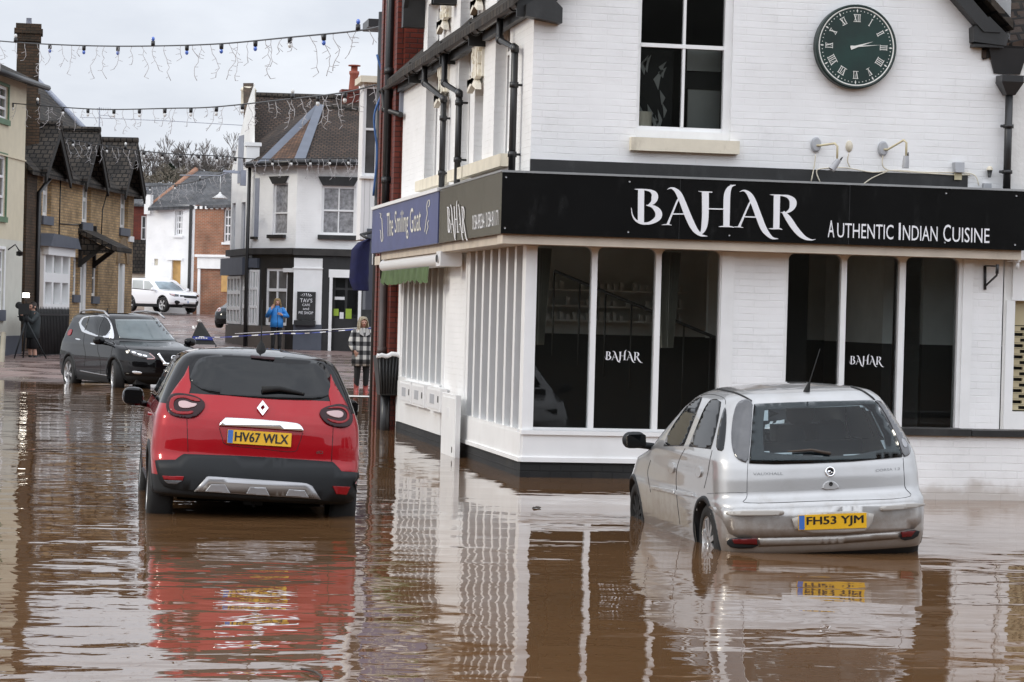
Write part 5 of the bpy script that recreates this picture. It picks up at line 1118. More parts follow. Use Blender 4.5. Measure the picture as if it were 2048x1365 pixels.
tag(obj('wall_lamp', bm, M['pipe']), 'small dark wall lamp on the pale lower wall of the cream building', 'lamp')
bm = B(); a, b = at_z(2, 738, .02), at_d(7, 668, 66.0); tube(bm, [a + Vector((0, 0, -.3)), b], .07, 8)
tag(obj('timber_post', bm, pm('weathered_timber', (.28, .25, .19), .8)), 'leaning pale timber post at the left edge', 'post')
# ============================================================= cars
def carpaint(name, col, rough=.25, metal=0.0, dirt=.0, coat=1.45, spec=.4):
    m, n, p = newmat(name); N = n.nodes.new; L = n.links.new
    t = N('ShaderNodeTexCoord'); a = N('ShaderNodeTexNoise'); a.inputs['Scale'].default_value = 2.5; a.inputs['Detail'].default_value = 8; a.inputs['Roughness'].default_value = .65; L(t.outputs['Object'], a.inputs['Vector'])
    r = N('ShaderNodeMapRange'); r.inputs[1].default_value = .5; r.inputs[2].default_value = .75; r.inputs[4].default_value = dirt; L(a.outputs['Fac'], r.inputs[0])
    x = N('ShaderNodeMixRGB'); x.inputs['Color1'].default_value = (*col, 1); x.inputs['Color2'].default_value = (.20, .165, .125, 1); L(r.outputs[0], x.inputs['Fac']); 
    # mud splashed up from the road, ragged upper edge
    g = N('ShaderNodeSeparateXYZ'); L(t.outputs['Object'], g.inputs['Vector']); h = N('ShaderNodeTexNoise'); h.inputs['Scale'].default_value = 6; h.inputs['Detail'].default_value = 9; h.inputs['Roughness'].default_value = .7; L(t.outputs['Object'], h.inputs['Vector'])
    e = N('ShaderNodeMath'); e.operation = 'MULTIPLY_ADD'; L(h.outputs['Fac'], e.inputs[0]); e.inputs[1].default_value = -.75; L(g.outputs['Z'], e.inputs[2])
    k = N('ShaderNodeMapRange'); k.interpolation_type = 'SMOOTHSTEP'; k.inputs[1].default_value = -.12; k.inputs[2].default_value = .28; k.inputs[3].default_value = min(1, dirt * 3); k.inputs[4].default_value = 0; L(e.outputs[0], k.inputs[0])
    x2 = N('ShaderNodeMixRGB'); L(k.outputs[0], x2.inputs['Fac']); L(x.outputs['Color'], x2.inputs['Color1']); x2.inputs['Color2'].default_value = (.19, .145, .10, 1)
    L(x2.outputs['Color'], p.inputs['Base Color'])
    p.inputs['Roughness'].default_value = rough; p.inputs['Metallic'].default_value = metal; p.inputs['Coat Weight'].default_value = 1; p.inputs['Coat Roughness'].default_value = .02; p.inputs['Coat IOR'].default_value = coat; p.inputs['Specular IOR Level'].default_value = spec
    return m
M['red_paint'] = carpaint('deep_red_car_paint', (.34, .003, .009), rough=.3, metal=.1, dirt=.05, coat=1.4, spec=.1)
M['black_car'] = carpaint('black_car_paint', (.004, .004, .005), rough=.4, coat=1.38, spec=.0)
M['silver_car'] = carpaint('silver_car_paint', (.46, .46, .46), rough=.30, metal=.5, dirt=.22, coat=1.4, spec=.3)
M['white_car'] = carpaint('white_car_paint', (.80, .80, .82), rough=.3)
M['trim'] = pm('dark_grey_bumper_plastic', (.015, .017, .019), .55, var=.15, bump=.001, bs=300, spec=.3)
M['rubber'] = pm('tyre_rubber', (.014, .014, .014), .8, var=.25, bump=.002, bs=90)
M['alloy'] = pm('alloy_wheel', (.62, .62, .62), .32, metal=.9)
M['chrome'] = pm('chrome', (.85, .85, .86), .08, metal=1, var=.03)
M['silver_plastic'] = pm('satin_silver_plastic', (.36, .36, .37), .35, metal=.6)
M['car_dark_glass'] = pm('privacy_glass', (.004, .005, .006), .02, var=.3, spec=.42)
M['side_glass'] = pm('tinted_side_glass', (.012, .013, .014), .03, var=.7, vs=3, spec=.15)
M['car_glass'] = glassmat('car_window_glass', tint=(.80, .90, .93), alpha=.95, ior=1.42, wav=.001)
M['red_lens'] = pm('red_lens', (.26, .004, .008), .1, var=.15, spec=.4)
M['dim_red'] = pm('dim_red_lens', (.12, .004, .006), .15)
M['smoke_lens'] = pm('smoked_lens', (.022, .003, .005), .15, spec=.3)
M['grey_lens'] = pm('dark_clear_lens', (.055, .055, .06), .08, coat=1, var=.4, vs=6)
M['white_lens'] = pm('white_lens', (.52, .36, .36), .12, coat=.3, var=.1)
M['plate_y'] = pm('yellow_number_plate', (.80, .46, .02), .35, var=.06)
M['plate_w'] = pm('white_number_plate', (.75, .75, .73), .35, var=.04)
M['plate_blue'] = pm('blue_plate_band', (.05, .16, .50), .35)
M['ink'] = pm('black_plate_lettering', (.01, .01, .01), .4)
M['cabin'] = pm('car_cabin_fabric', (.022, .024, .028), .85)
M['seam'] = pm('panel_gap', (.008, .008, .008), .8)
M['rub_strip'] = pm('dull_rub_strip', (.40, .38, .35), .45, var=.1)

def shrink(p, f): cx = sum(q[0] for q in p) / len(p); cy = sum(q[1] for q in p) / len(p); return [(cx + (x - cx) * f, cy + (y - cy) * f) for x, y in p]
class Car:
    def __init__(s, name, label, tab, mat, matrix, n=(2.6, 2.4), Lr=.42, Lf=.7, group=None, matf=None, taper=(.04, .05)):
        s.m = matrix; s.root = thing(name, matrix.to_translation(), label, 'car', group, matrix.to_3x3().to_4x4())
        T = np.array(tab, float); zz = np.linspace(T[0, 0], T[-1, 0], 500); cols = [np.interp(zz, T[:, 0], T[:, k]) for k in (1, 2, 3)]
        kern = np.hanning(21); kern /= kern.sum()
        cols = [np.convolve(np.pad(c, 10, mode='edge'), kern, 'valid') for c in cols]
        ar = np.concatenate([[0], np.cumsum(np.sqrt(np.diff(zz) ** 2 + np.diff(cols[0]) ** 2 + (.6 * np.diff(cols[1])) ** 2 + (.5 * np.diff(cols[2])) ** 2))])
        lv = np.interp(np.linspace(0, ar[-1], 110), ar, zz); s.z = zz; s.cols = cols
        NR, NS = 44, 30; bm = B(); rings = []
        L_ = T[:, 3].max()
        def tp(y):
            u = y / L_; return 1 - taper[0] * max(0, (.30 - u) / .30) ** 2 - taper[1] * max(0, (u - .7) / .3) ** 2
        for z in lv:
            W, yr, yf = (float(np.interp(z, zz, c)) for c in cols); span = yf - yr
            lr, lf = min(Lr, span * .45), min(Lf, span * .5); pts = []
            for k in range(NR + 1):
                q = math.pi * k / NR; c_, s_ = math.cos(q), math.sin(q)
                pts.append((-W * math.copysign(abs(c_) ** (2 / n[0]), c_), yr + lr * (1 - abs(s_) ** (2 / n[0]))))
            for k in range(1, NS): pts.append((W, yr + lr + (span - lr - lf) * k / NS))
            for k in range(NR + 1):
                q = math.pi * k / NR; c_, s_ = math.cos(q), math.sin(q)
                pts.append((W * math.copysign(abs(c_) ** (2 / n[1]), c_), yf - lf * (1 - abs(s_) ** (2 / n[1]))))
            for k in range(1, NS): pts.append((-W, yf - lf - (span - lr - lf) * k / NS))
            rings.append([bm.verts.new((x * tp(y), y, z)) for x, y in pts])
        NP = len(rings[0])
        for a, b in zip(rings, rings[1:]):
            for k in range(NP): bm.faces.new((a[k], a[(k + 1) % NP], b[(k + 1) % NP], b[k])).smooth = True
        for ring, fl in ((rings[-1], 0), (rings[0], 1)):      # roof and floor closed by strips across
            h = NP // 2
            for i in range(1, NP // 2 - 1):
                f = [ring[i], ring[i + 1], ring[(NP - i - 2 + NR + 1) % NP], ring[(NP - i - 1 + NR + 1) % NP]] if False else None
            c = bm.verts.new(sum((v.co for v in ring), Vector()) / NP)
            for k in range(NP):
                f = bm.faces.new((ring[k], ring[(k + 1) % NP], c) if not fl else (ring[(k + 1) % NP], ring[k], c)); f.smooth = True
        bm.normal_update()
        if matf:
            for f in bm.faces: f.material_index = matf(f.calc_center_median(), f.normal)
        s.local = bm; s.mats = mat; s.bvhl = BVHTree.FromBMesh(bm)
        w = bm.copy(); w.transform(matrix); w.normal_update(); s.bvh = BVHTree.FromBMesh(w); w.free()
    # -- body holes
    def cut(s, test):
        bmesh.ops.delete(s.local, geom=[f for f in s.local.faces if test(f.calc_center_median(), f.normal)], context='FACES')
    def cut_px(s, poly, mirror=False):
        mi = s.m
        def t(c, n):
            for sg in ((1, -1) if mirror else (1,)):
                w = mi @ Vector((c.x * sg, c.y, c.z)); nw = mi.to_3x3() @ Vector((n.x * sg, n.y, n.z))
                if nw.dot(CO - w) <= 0: continue
                q = CM.to_3x3().transposed() @ (w - CO); x, y = 1024 - q.x / q.z * FPX, 682.5 + q.y / q.z * FPX
                if inside(x, y, poly): return True
            return False
        s.cut(t)
    def cut_arch(s, y, z, r, zmin=-9):
        s.cut(lambda c, n: (c.y - y) ** 2 + (c.z - z) ** 2 < r * r and abs(n.x) > .25 and c.z > zmin or ((c.y - y) ** 2 + (c.z - z) ** 2 < r * r and c.z < .3))
    def finish(s):
        bm = s.local.copy(); bm.transform(s.m); s.body = obj('body', bm, s.mats, s.root, True); return s.body
    # -- conforming panels
    def _hit(s, px, mode):
        if mode == 'px':
            for k in range(6):
                x, y = px; r = s.bvh.ray_cast(CO, ray(x, y).normalized())
                if r[0] is not None: return r[0], r[1]
                cx, cy = s._c; px = (x + (cx - x) * .04, y + (cy - y) * .04)
            r = s.bvh.find_nearest(CO + ray(*px) * ((s.m.translation - CO).length)); return r[0], r[1]
        a, b = px
        o, d = {'L': ((-3, a, b), (1, 0, 0)), 'R': ((3, a, b), (-1, 0, 0)), 'B': ((a, -3, b), (0, 1, 0)), 'F': ((a, 9, b), (0, -1, 0)), 'T': ((a, b, 4), (0, 0, -1))}[mode]
        r = s.bvhl.ray_cast(Vector(o), Vector(d))
        if r[0] is None: r = s.bvhl.find_nearest(Vector((0, a, b)) if mode in 'LR' else Vector((a, 0, b)))
        return s.m @ r[0], s.m.to_3x3() @ r[1]
    def patch(s, name, out, mat, off=.004, it=2, th=.02, parent=None, mirror=False, mode='px', step=None, label=None):
        p = chaikin([tuple(q) for q in out], it) if it else [Vector(q) for q in out]
        xs = [q[0] for q in p]; ys = [q[1] for q in p]; s._c = (sum(xs) / len(p), sum(ys) / len(p))
        step = step or max(max(xs) - min(xs), max(ys) - min(ys)) / 20
        V = []
        for i in range(len(p)):
            a, b = Vector(p[i]), Vector(p[(i + 1) % len(p)]); k = max(1, int((b - a).length / step))
            V += [a + (b - a) * j / k for j in range(k)]
        nb = len(V); ed = list(range(nb)); y = min(ys) + step / 2
        while y < max(ys):
            x = min(xs) + step / 2
            while x < max(xs):
                if inside(x, y, V[:nb]) and min((V[i] - Vector((x, y))).length for i in range(nb)) > step * .35: V.append(Vector((x, y)))
                x += step
            y += step
        r = delaunay_2d_cdt([Vector(q) for q in V], [], [ed], 1, 1e-6)
        bm = B(); vs = []; nr = []
        for q in r[0]:
            h, n = s._hit((q.x, q.y), mode); nr.append(n); vs.append(bm.verts.new(h + n * off))
        for f in r[2]:
            fc = bm.faces.new([vs[i] for i in f]); fc.smooth = True
        bm.normal_update(); av = sum(nr, Vector()).normalized()
        if sum((f.normal * f.calc_area() for f in bm.faces), Vector()).dot(av) < 0: bmesh.ops.reverse_faces(bm, faces=bm.faces[:])
        bm.verts.index_update(); ix = {v: n for v, n in zip(vs, nr)}
        be = [e for e in bm.edges if len(e.link_faces) == 1]; lo = {}
        for e in be:
            for v in e.verts:
                if v not in lo: lo[v] = bm.verts.new(v.co - ix[v] * (off + th))
        for e in be:
            l = e.link_loops[0]; a, b = l.vert, l.link_loop_next.vert
            bm.faces.new((b, a, lo[a], lo[b]))
        res = []
        if mirror:
            b2 = bm.copy(); S = s.m @ Matrix.Diagonal((-1, 1, 1, 1)) @ s.m.inverted(); b2.transform(S); bmesh.ops.reverse_faces(b2, faces=b2.faces[:]); res.append(obj(name, b2, mat, parent or s.root))
        res.append(obj(name, bm, mat, parent or s.root, False, label)); return res[-1]
    def line(s, name, pts, w, mat, off=.0015, th=.006, **k):
        return s.patch(name, stroke_poly([(x, y, w) for x, y in pts], 5 if len(pts) > 2 else 1), mat, off, 0, th, step=k.pop('step', 14), **k)
    def pt(s, x, y, off=0.0):
        s._c = (x, y); h, n = s._hit((x, y), 'px'); return h + n * off, n
    def plate(s, q, txt, mat, blue=.085, off=.018, name='number_plate', fill=(.12, .95)):
        P = [s.pt(x, y)[0] for x, y in q]      # tl, tr, br, bl
        c = sum(P, Vector()) / 4; u = (P[1] - P[0] + P[2] - P[3]).normalized(); v = (P[0] - P[3] + P[1] - P[2]).normalized(); n = u.cross(v).normalized(); v = n.cross(u)
        if n.dot(CO - c) < 0: n = -n
        W, H = .26, .0555; c = c + n * off
        bm = B(); slab(bm, [c - u * W - v * H, c + u * W - v * H, c + u * W + v * H, c - u * W + v * H], n * .008); pl = obj(name, bm, mat, s.root)
        if blue:
            bm = B(); o = c - u * (W - .003) - v * (H - .003) + n * .0095; face(bm, [o, o + u * .042, o + u * .042 + v * (2 * H - .006), o + v * (2 * H - .006)]); obj('blue_band', bm, M['plate_blue'], pl)
        bm = B(); a, b = fill
        [text(bm, txt, c + u * (W * (2 * a - 1) + k * .0028) - v * (.036 - k * .0012) + n * (.0110 + k * .0003), u * W * 2 * (b - a), v * .076) for k in (-1, 0, 1)]; obj('lettering', bm, M['ink'], pl)
        return pl
    def wheel(s, x, y, z, r, w, spokes=5, steer=0.0, dark=False, rim=None):
        sg = 1 if x > 0 else -1
        L = s.m @ Matrix.Translation((x, y, z)) @ Matrix.Rotation(steer, 4, 'Z') @ Matrix.Rotation(R(90 * sg), 4, 'Y')
        bm = B(); lathe(bm, [(r * .60, -w / 2), (r * .9, -w / 2), (r * .97, -w * .42), (r, -w * .3), (r, w * .3), (r * .97, w * .42), (r * .9, w / 2), (r * .68, w / 2 + .004), (r * .66, w * .4), (r * .62, -w * .3)], L, 40)
        t = obj('wheel', bm, M['rubber'], s.root)
        bm = B(); lathe(bm, [(r * .665, w * .48), (r * .64, w * .46), (r * .6, w * .2), (r * .55, -w * .2)], L, 36)
        for k in range(spokes):
            for d in (-.11, .11) if spokes <= 6 else (0,):
                q = 2 * math.pi * k / spokes + d; c, s_ = math.cos(q), math.sin(q); h = .055 if spokes <= 6 else .07
                pp = [(.12 * r, -h * r), (.64 * r, -h * r * .9), (.64 * r, h * r * .9), (.12 * r, h * r)]
                slab(bm, [L @ Vector((a * c - b * s_, a * s_ + b * c, w * .36)) for a, b in pp], L.to_3x3() @ Vector((0, 0, w * .10)))
        lathe(bm, [(0, w * .49), (r * .15, w * .47), (r * .17, w * .3)], L, 20)
        obj('rim', bm, rim or M['alloy'], t)
        bm = B(); lathe(bm, [(0, w * .05), (r * .6, w * .05)], L, 24); obj('brake_disc', bm, M['seam'], t)
    def arch(s, y, z, r, mat, wd=.045, lip=.08, a0=-8, a1=188, off=.006):
        for sd in 'LR':
            bm = B(); rings = []; sg = -1 if sd == 'L' else 1
            for k in range(33):
                q = R(a0 + (a1 - a0) * k / 32); c, s_ = math.cos(q), math.sin(q)
                row = []
                for rr, dx in ((r - .012, -lip), (r - .012, off), (r + wd, off), (r + wd + .008, -.01)):
                    h, n = s._hit((y + max(rr, r) * c if False else y + rr * c, max(z + rr * s_, .16)), sd)
                    l = s.m.inverted() @ h; row.append(bm.verts.new(s.m @ Vector((l.x + sg * dx, y + rr * c, z + rr * s_))))
                rings.append(row)
            for a, b in zip(rings, rings[1:]):
                for j in range(3): bm.faces.new((a[j], a[j + 1], b[j + 1], b[j])).smooth = True
            obj('wheel_arch', bm, mat, s.root)
    def under(s, x, y0, y1, z0, z1):
        bm = B(); box(bm, -x, x, y0, y1, z0, z1); bm.transform(s.m); obj('underbody', bm, M['seam'], s.root)
    def mirror_pod(s, c, sz, mat, n=14, back=None):
        for sg in (-1, 1):
            bm = B(); m4 = s.m @ Matrix.Translation((c[0] * sg, c[1], c[2])) @ Matrix.Diagonal((sz[0], sz[1], sz[2], 1))
            prof = [(abs(math.sin(math.pi * k / 10)) ** .6, -math.cos(math.pi * k / 10)) for k in range(11)]; lathe(bm, prof, m4, n)
            tube(bm, [s.m @ Vector((c[0] * sg, c[1], c[2] - sz[2] * .5)), s.m @ Vector(((c[0] - sz[0] * 1.7) * sg, c[1] + .02, c[2] - sz[2] * .9))], .03, 6)
            w = obj('wing_mirror', bm, mat, s.root)
            if back:
                bm = B(); q = s.m @ Matrix.Translation((c[0] * sg, c[1] - sz[1] * .98 * back, c[2])); slab(bm, [q @ Vector((sz[0] * .8 * a, 0, sz[2] * .72 * b)) for a, b in ((-1, -.8), (-.8, -1), (.8, -1), (1, -.8), (1, .8), (.8, 1), (-.8, 1), (-1, .8))], s.m.to_3x3() @ Vector((0, -.02 * back, 0))); obj('mirror_glass', bm, M['car_dark_glass'], w)
def place(px, depth, local, yaw, roll, pitch=0.0):
    rot = Matrix.Rotation(R(yaw), 4, 'Z') @ Matrix.Rotation(R(roll), 4, 'Y') @ Matrix.Rotation(R(pitch), 4, 'X')
    return Matrix.Translation(at_d(*px, depth) - rot.to_3x3() @ Vector(local)) @ rot
def zc_(ox, oy, sc): return lambda *P: [(ox + u / sc, oy + v / sc) for u, v in P]
# ------------------------------------------------------------- red crossover, seen from behind
Z = zc_(250, 640, 3.25)
TABR = [(.325, .80, .14, 3.95), (.34, .83, .04, 4.02), (.36, .85, .01, 4.10), (.50, .865, .0, 4.12), (.62, .875, .015, 4.11), (.68, .878, .05, 4.08), (.80, .874, .055, 4.0), (.90, .865, .065, 3.75), (.98, .855, .085, 3.35), (1.04, .835, .115, 3.05), (1.10, .815, .16, 2.93), (1.25, .76, .27, 2.68), (1.40, .69, .37, 2.40), (1.47, .64, .40, 2.22), (1.505, .58, .42, 2.05), (1.53, .48, .60, 1.85), (1.55, .34, .90, 1.6), (1.56, .16, 1.15, 1.4)]
mr = place((518.5, 877), 20.36, (0, .06, .845), -0.8, 2.1)
def red_mat(c, n):
    if c.z > (1.165 if c.y < .5 and abs(c.x) < .70 else 1.075): return 1
    if c.z < (.50 if c.y < .35 or c.y > 3.75 else .40): return 2
    return 0
red = Car('parked_car', 'red crossover car with black roof, seen from behind, standing in brown flood water', TABR, [M['red_paint'], M['black_car'], M['trim']], mr, matf=red_mat, Lr=.34, n=(3.0, 2.4))
WR = [(.68, .33), (3.28, .33)]
for y, z in WR: red.cut_arch(y, z, .37)
red.finish(); red.under(.60, .80, 3.9, .26, .8)
for sx_ in (-.755, .755):
    for y, z in WR: red.wheel(sx_, y, z, .335, .21, 5)
for y, z in WR: red.arch(y, z, .37, M['trim'], wd=.06)
red.patch('rear_bumper', Z((205, 916), (205, 914), (330, 914), (332, 914), (385, 873), (387, 873), (870, 890), (1343, 924), (1345, 925), (1400, 984), (1402, 985), (1500, 990), (1512, 1000), (1505, 1090), (1470, 1180), (1300, 1172), (1000, 1150), (450, 1112), (270, 1092), (235, 1050), (212, 965)), M['trim'], .018, 1, .03)
red.patch('rear_window', Z((470, 262), (520, 240), (640, 226), (870, 230), (1100, 246), (1250, 272), (1300, 300), (1335, 370), (1362, 440), (1345, 485), (1250, 524), (1060, 522), (880, 512), (640, 490), (520, 470), (435, 412), (420, 385), (440, 325)), M['car_dark_glass'], .0045, 1, .01)
red.patch('brake_light', Z((815, 238), (975, 251), (970, 266), (820, 252)), M['smoke_lens'], .012, 0)
for o, i_, i2 in ((((285, 500), (330, 480), (400, 485), (470, 503), (522, 540), (518, 580), (470, 632), (420, 643), (340, 637), (288, 617), (268, 570)), ((330, 545), (350, 528), (400, 528), (440, 548), (498, 552), (470, 580), (400, 592), (345, 585)), ((290, 560), (310, 505), (380, 497), (470, 515), (500, 540), (440, 535), (390, 512), (330, 520), (318, 560), (330, 600), (400, 605), (450, 595), (440, 620), (350, 622), (300, 600))),
                  (((1260, 600), (1290, 575), (1350, 556), (1400, 550), (1450, 570), (1474, 620), (1472, 680), (1430, 706), (1370, 702), (1310, 682), (1272, 640)), ((1282, 602), (1340, 592), (1400, 592), (1430, 610), (1425, 642), (1390, 655), (1330, 640), (1300, 625)), ((1300, 585), (1360, 570), (1420, 575), (1450, 610), (1450, 660), (1400, 682), (1340, 672), (1300, 645), (1340, 655), (1400, 668), (1436, 650), (1438, 610), (1405, 582), (1350, 582)))):
    t = red.patch('tail_light', Z(*o), M['smoke_lens'], .014, 2); red.patch('lens', Z(*i2), M['red_lens'], .019, 2, .008, parent=t); red.patch('reversing_lens', shrink(Z(*i_), .76), M['white_lens'], .021, 2, .008, parent=t)
red.patch('boot_strip', Z((605, 690), (648, 645), (660, 643), (870, 655), (1110, 676), (1140, 688), (1162, 728), (1140, 726), (880, 706), (640, 692)), M['chrome'], .028, 1, .03)
red.plate([tuple(Z(q)[0]) for q in ((665, 715), (1080, 742), (1078, 825), (665, 800))], 'HV67 WLX', M['plate_y'], off=.014)
for st in (((893, 536), (929, 583), (893, 629), (858, 583), (893, 536)),):
    ci, no = red.pt(*Z((893, 583))[0], .012); bm = B()
    pp = [red.pt(*Z(q)[0], .014)[0] for q in ((893, 534), (931, 583), (893, 631), (856, 583))]; qq = [red.pt(*Z(q)[0], .02)[0] for q in ((897, 565), (908, 583), (890, 603), (878, 583))]
    for k in range(4): slab(bm, [pp[k], pp[(k + 1) % 4], qq[(k + 1) % 4], qq[k]], no * .01)
    obj('badge', bm, M['chrome'], red.root)
bm = B(); o = red.pt(*Z((1240, 870))[0], .02)[0]; e = red.pt(*Z((1282, 872))[0], .02)[0]; v = red.pt(*Z((1240, 850))[0], .02)[0]; text(bm, 'dCi', o, e - o, v - o, bold=.02); obj('badge_lettering', bm, M['chrome'], red.root)
red.patch('rear_quarter', Z((427, 412), (419, 385), (416, 300), (385, 365), (330, 440), (285, 505), (300, 540), (400, 540), (428, 440)), M['red_paint'], .005, 0, mirror=True)
for pts in ([(425, 400), (408, 520), (403, 640), (410, 860)], [(1362, 450), (1358, 560), (1352, 720), (1342, 920)], [(612, 700), (632, 765), (664, 812), (880, 838), (1090, 858), (1130, 810), (1155, 735)], [(1362, 440), (1380, 520), (1372, 555)]):
    red.line('panel_gap', Z(*pts), 1.1, M['seam'])
red.patch('skid_plate', Z((450, 1112), (532, 1022), (545, 1018), (1180, 1062), (1212, 1078), (1268, 1165), (1235, 1160), (490, 1114)), M['silver_plastic'], .028, 0, .04)
red.patch('skid_plate_insert', Z((492, 1110), (548, 1047), (1172, 1086), (1226, 1155)), pm('dull_brown_silver', (.16, .14, .125), .5, metal=.3), .031, 0, .03)
for q in (((522, 1112), (560, 1066), (650, 1068), (684, 1124)), ((785, 1128), (812, 1082), (912, 1086), (938, 1140)), ((1040, 1140), (1062, 1098), (1162, 1104), (1190, 1152))):
    red.patch('skid_plate_tab', Z(*q), M['silver_plastic'], .042, 0, .02)
for o in (((252, 1012), (386, 1018), (380, 1042), (262, 1036)), ((1342, 1078), (1452, 1084), (1430, 1135), (1366, 1130))): red.patch('reflector', Z(*o), M['red_lens'], .024, 0)
red.patch('fog_light', Z((262, 1040), (378, 1044), (340, 1068), (285, 1062)), M['grey_lens'], .024, 0)
a, n_ = red.pt(*Z((890, 468))[0], .03); b = red.pt(*Z((1165, 492))[0], .02)[0]; mid = red.pt(*Z((1000, 460))[0], .03)[0]
bm = B(); tube(bm, [a, mid, b], [.03, .022, .01], 8); obj('rear_wiper', bm, M['seam'], red.root, True)
# roof: aerial, gutter seam, roof edge spoiler
a = red.pt(*Z((884, 196))[0])[0]; bm = B(); lathe(bm, [(.045, -.01), (.035, .03), (.012, .07), (.006, .09), (.004, .42), (0, .43)], Matrix.Translation(a), 10); obj('aerial', bm, M['seam'], red.root, True)
red.line('roof_seam', Z((478, 190), (640, 186), (870, 190), (1100, 208), (1262, 232)), 1.0, M['seam'], mode='px')
red.line('roof_seam', Z((470, 150), (488, 175), (480, 195)), 1.0, M['seam'])
red.mirror_pod((.98, 2.62, 1.04), (.10, .11, .085), M['black_car'], back=1)
for sd in 'LR':
    red.patch('side_window', [(.75, 1.12), (1.5, 1.10), (2.75, 1.08), (2.2, 1.40), (1.5, 1.45), (.9, 1.36)], M['car_dark_glass'], .004, 1, mode=sd)
    red.patch('door_handle', [(1.15, .93), (1.33, .93), (1.33, .96), (1.15, .96)], M['red_paint'], .02, 1, mode=sd); red.patch('side_skirt', [(1.08, .30), (2.88, .30), (2.86, .40), (1.1, .44)], M['trim'], .012, 1, mode=sd)
# ------------------------------------------------------------- silver hatchback, seen from behind
Zc = zc_(1240, 740, 3.1016)
TABS = [(.16, .77, .16, 3.60), (.24, .80, .05, 3.75), (.34, .815, .01, 3.83), (.50, .823, .0, 3.82), (.60, .823, .012, 3.78), (.635, .812, .06, 3.74), (.66, .811, .085, 3.70), (.78, .808, .095, 3.52), (.86, .80, .11, 3.12), (.92, .80, .135, 2.90), (.98, .78, .175, 2.80), (1.12, .725, .285, 2.55), (1.26, .665, .385, 2.28), (1.35, .61, .45, 2.06), (1.395, .55, .49, 1.90), (1.42, .47, .62, 1.74), (1.435, .34, .85, 1.6), (1.445, .15, 1.1, 1.4)]
ms = place((1660, 1040), 18.5, (0, .02, .47), -0.9, -3.3)
sil = Car('parked_car', 'dusty silver hatchback stranded in flood water before the restaurant, seen from behind', TABS, [M['silver_car'], M['seam']], ms, n=(3.3, 2.4), Lr=.32, matf=lambda c, n: 1 if c.z < (.235 if c.y < .3 else .2) else 0)
glass_r = Zc((895, 262), (925, 240), (1490, 214), (1552, 250), (1635, 420), (1655, 488), (1610, 520), (1300, 543), (892, 513), (884, 400))
win_f = Zc((510, 170), (480, 177), (420, 222), (352, 312), (292, 410), (270, 476), (395, 473), (420, 410), (470, 280), (503, 192))
win_r = Zc((628, 200), (600, 182), (562, 186), (522, 242), (462, 390), (427, 477), (563, 493), (590, 400), (614, 290))
win_q = Zc((650, 228), (660, 252), (660, 350), (650, 450), (640, 508), (597, 498), (602, 420), (622, 320))
sil.cut_px(shrink(glass_r, .97))
sil.cut(lambda c, n: n.y > .3 and 1.0 < c.z < 1.34 and c.y > 1.5 and abs(c.x) < .55)
WS = [(.60, .29), (3.09, .29)]
for y, z in WS: sil.cut_arch(y, z, .325)
sil.finish(); sil.under(.58, .25, 3.55, .16, .72)
for sx_ in (-.70, .70):
    sil.wheel(sx_, WS[0][0], .29, .29, .18, 10); sil.wheel(sx_, WS[1][0], .29, .29, .18, 10, dark=True, rim=M['seam'])
for y, z in WS: sil.arch(y, z, .325, M['silver_car'] if False else M['trim'], wd=.022)
sil.patch('rear_window_frame', Zc((832, 217), (834, 215), (1200, 200), (1560, 192), (1575, 194), (1640, 290), (1708, 410), (1748, 543), (1450, 569), (1200, 581), (960, 587), (803, 582), (800, 580), (812, 450), (820, 330)), M['car_glass'], .010, 0, .012, label=None)
fr_o = [(832, 217), (1200, 200), (1570, 192), (1640, 290), (1708, 410), (1748, 543), (1450, 569), (1200, 581), (960, 587), (803, 582), (812, 450), (820, 330)]
def ring_px(car, name, outer, inner, mat, off):
    """dark printed border: strips between two outlines with the same number of points"""
    bm = B(); n = len(outer); a = []; b = []
    for i in range(n):
        for j in range(6):
            t = j / 6; o = [outer[i][k] + (outer[(i + 1) % n][k] - outer[i][k]) * t for k in (0, 1)]; q = [inner[i][k] + (inner[(i + 1) % n][k] - inner[i][k]) * t for k in (0, 1)]
            a.append(bm.verts.new(car.pt(*o, off)[0])); b.append(bm.verts.new(car.pt(*q, off)[0]))
    m_ = len(a)
    for i in range(m_): bm.faces.new((a[i], a[(i + 1) % m_], b[(i + 1) % m_], b[i])).smooth = True
    return obj(name, bm, mat, car.root)
ring_px(sil, 'window_border', Zc(*fr_o), Zc((897, 250), (1200, 232), (1500, 218), (1560, 262), (1635, 410), (1650, 492), (1450, 532), (1250, 541), (1000, 525), (894, 512), (886, 430), (888, 330)), M['car_dark_glass'], .0065)
def win_patch(w_, f=1.0): 
    sil.patch('side_window', w_, M['side_glass'], .004, 1, .012, mirror=True)
for w_ in (win_f, win_r): win_patch(w_)
sil.patch('quarter_window', win_q, M['car_dark_glass'], .004, 1, .012, mirror=True)
def ring_scaled(w_):
    ring_px(sil, 'window_seal', w_, shrink(w_, .86), M['seam'], .002)
for w_ in (win_f, win_r): ring_scaled(w_)
sil.patch('windscreen', [(-.5, 1.02), (-.46, 1.32), (.46, 1.32), (.5, 1.02)], M['car_glass'], .006, 1, mode='F')
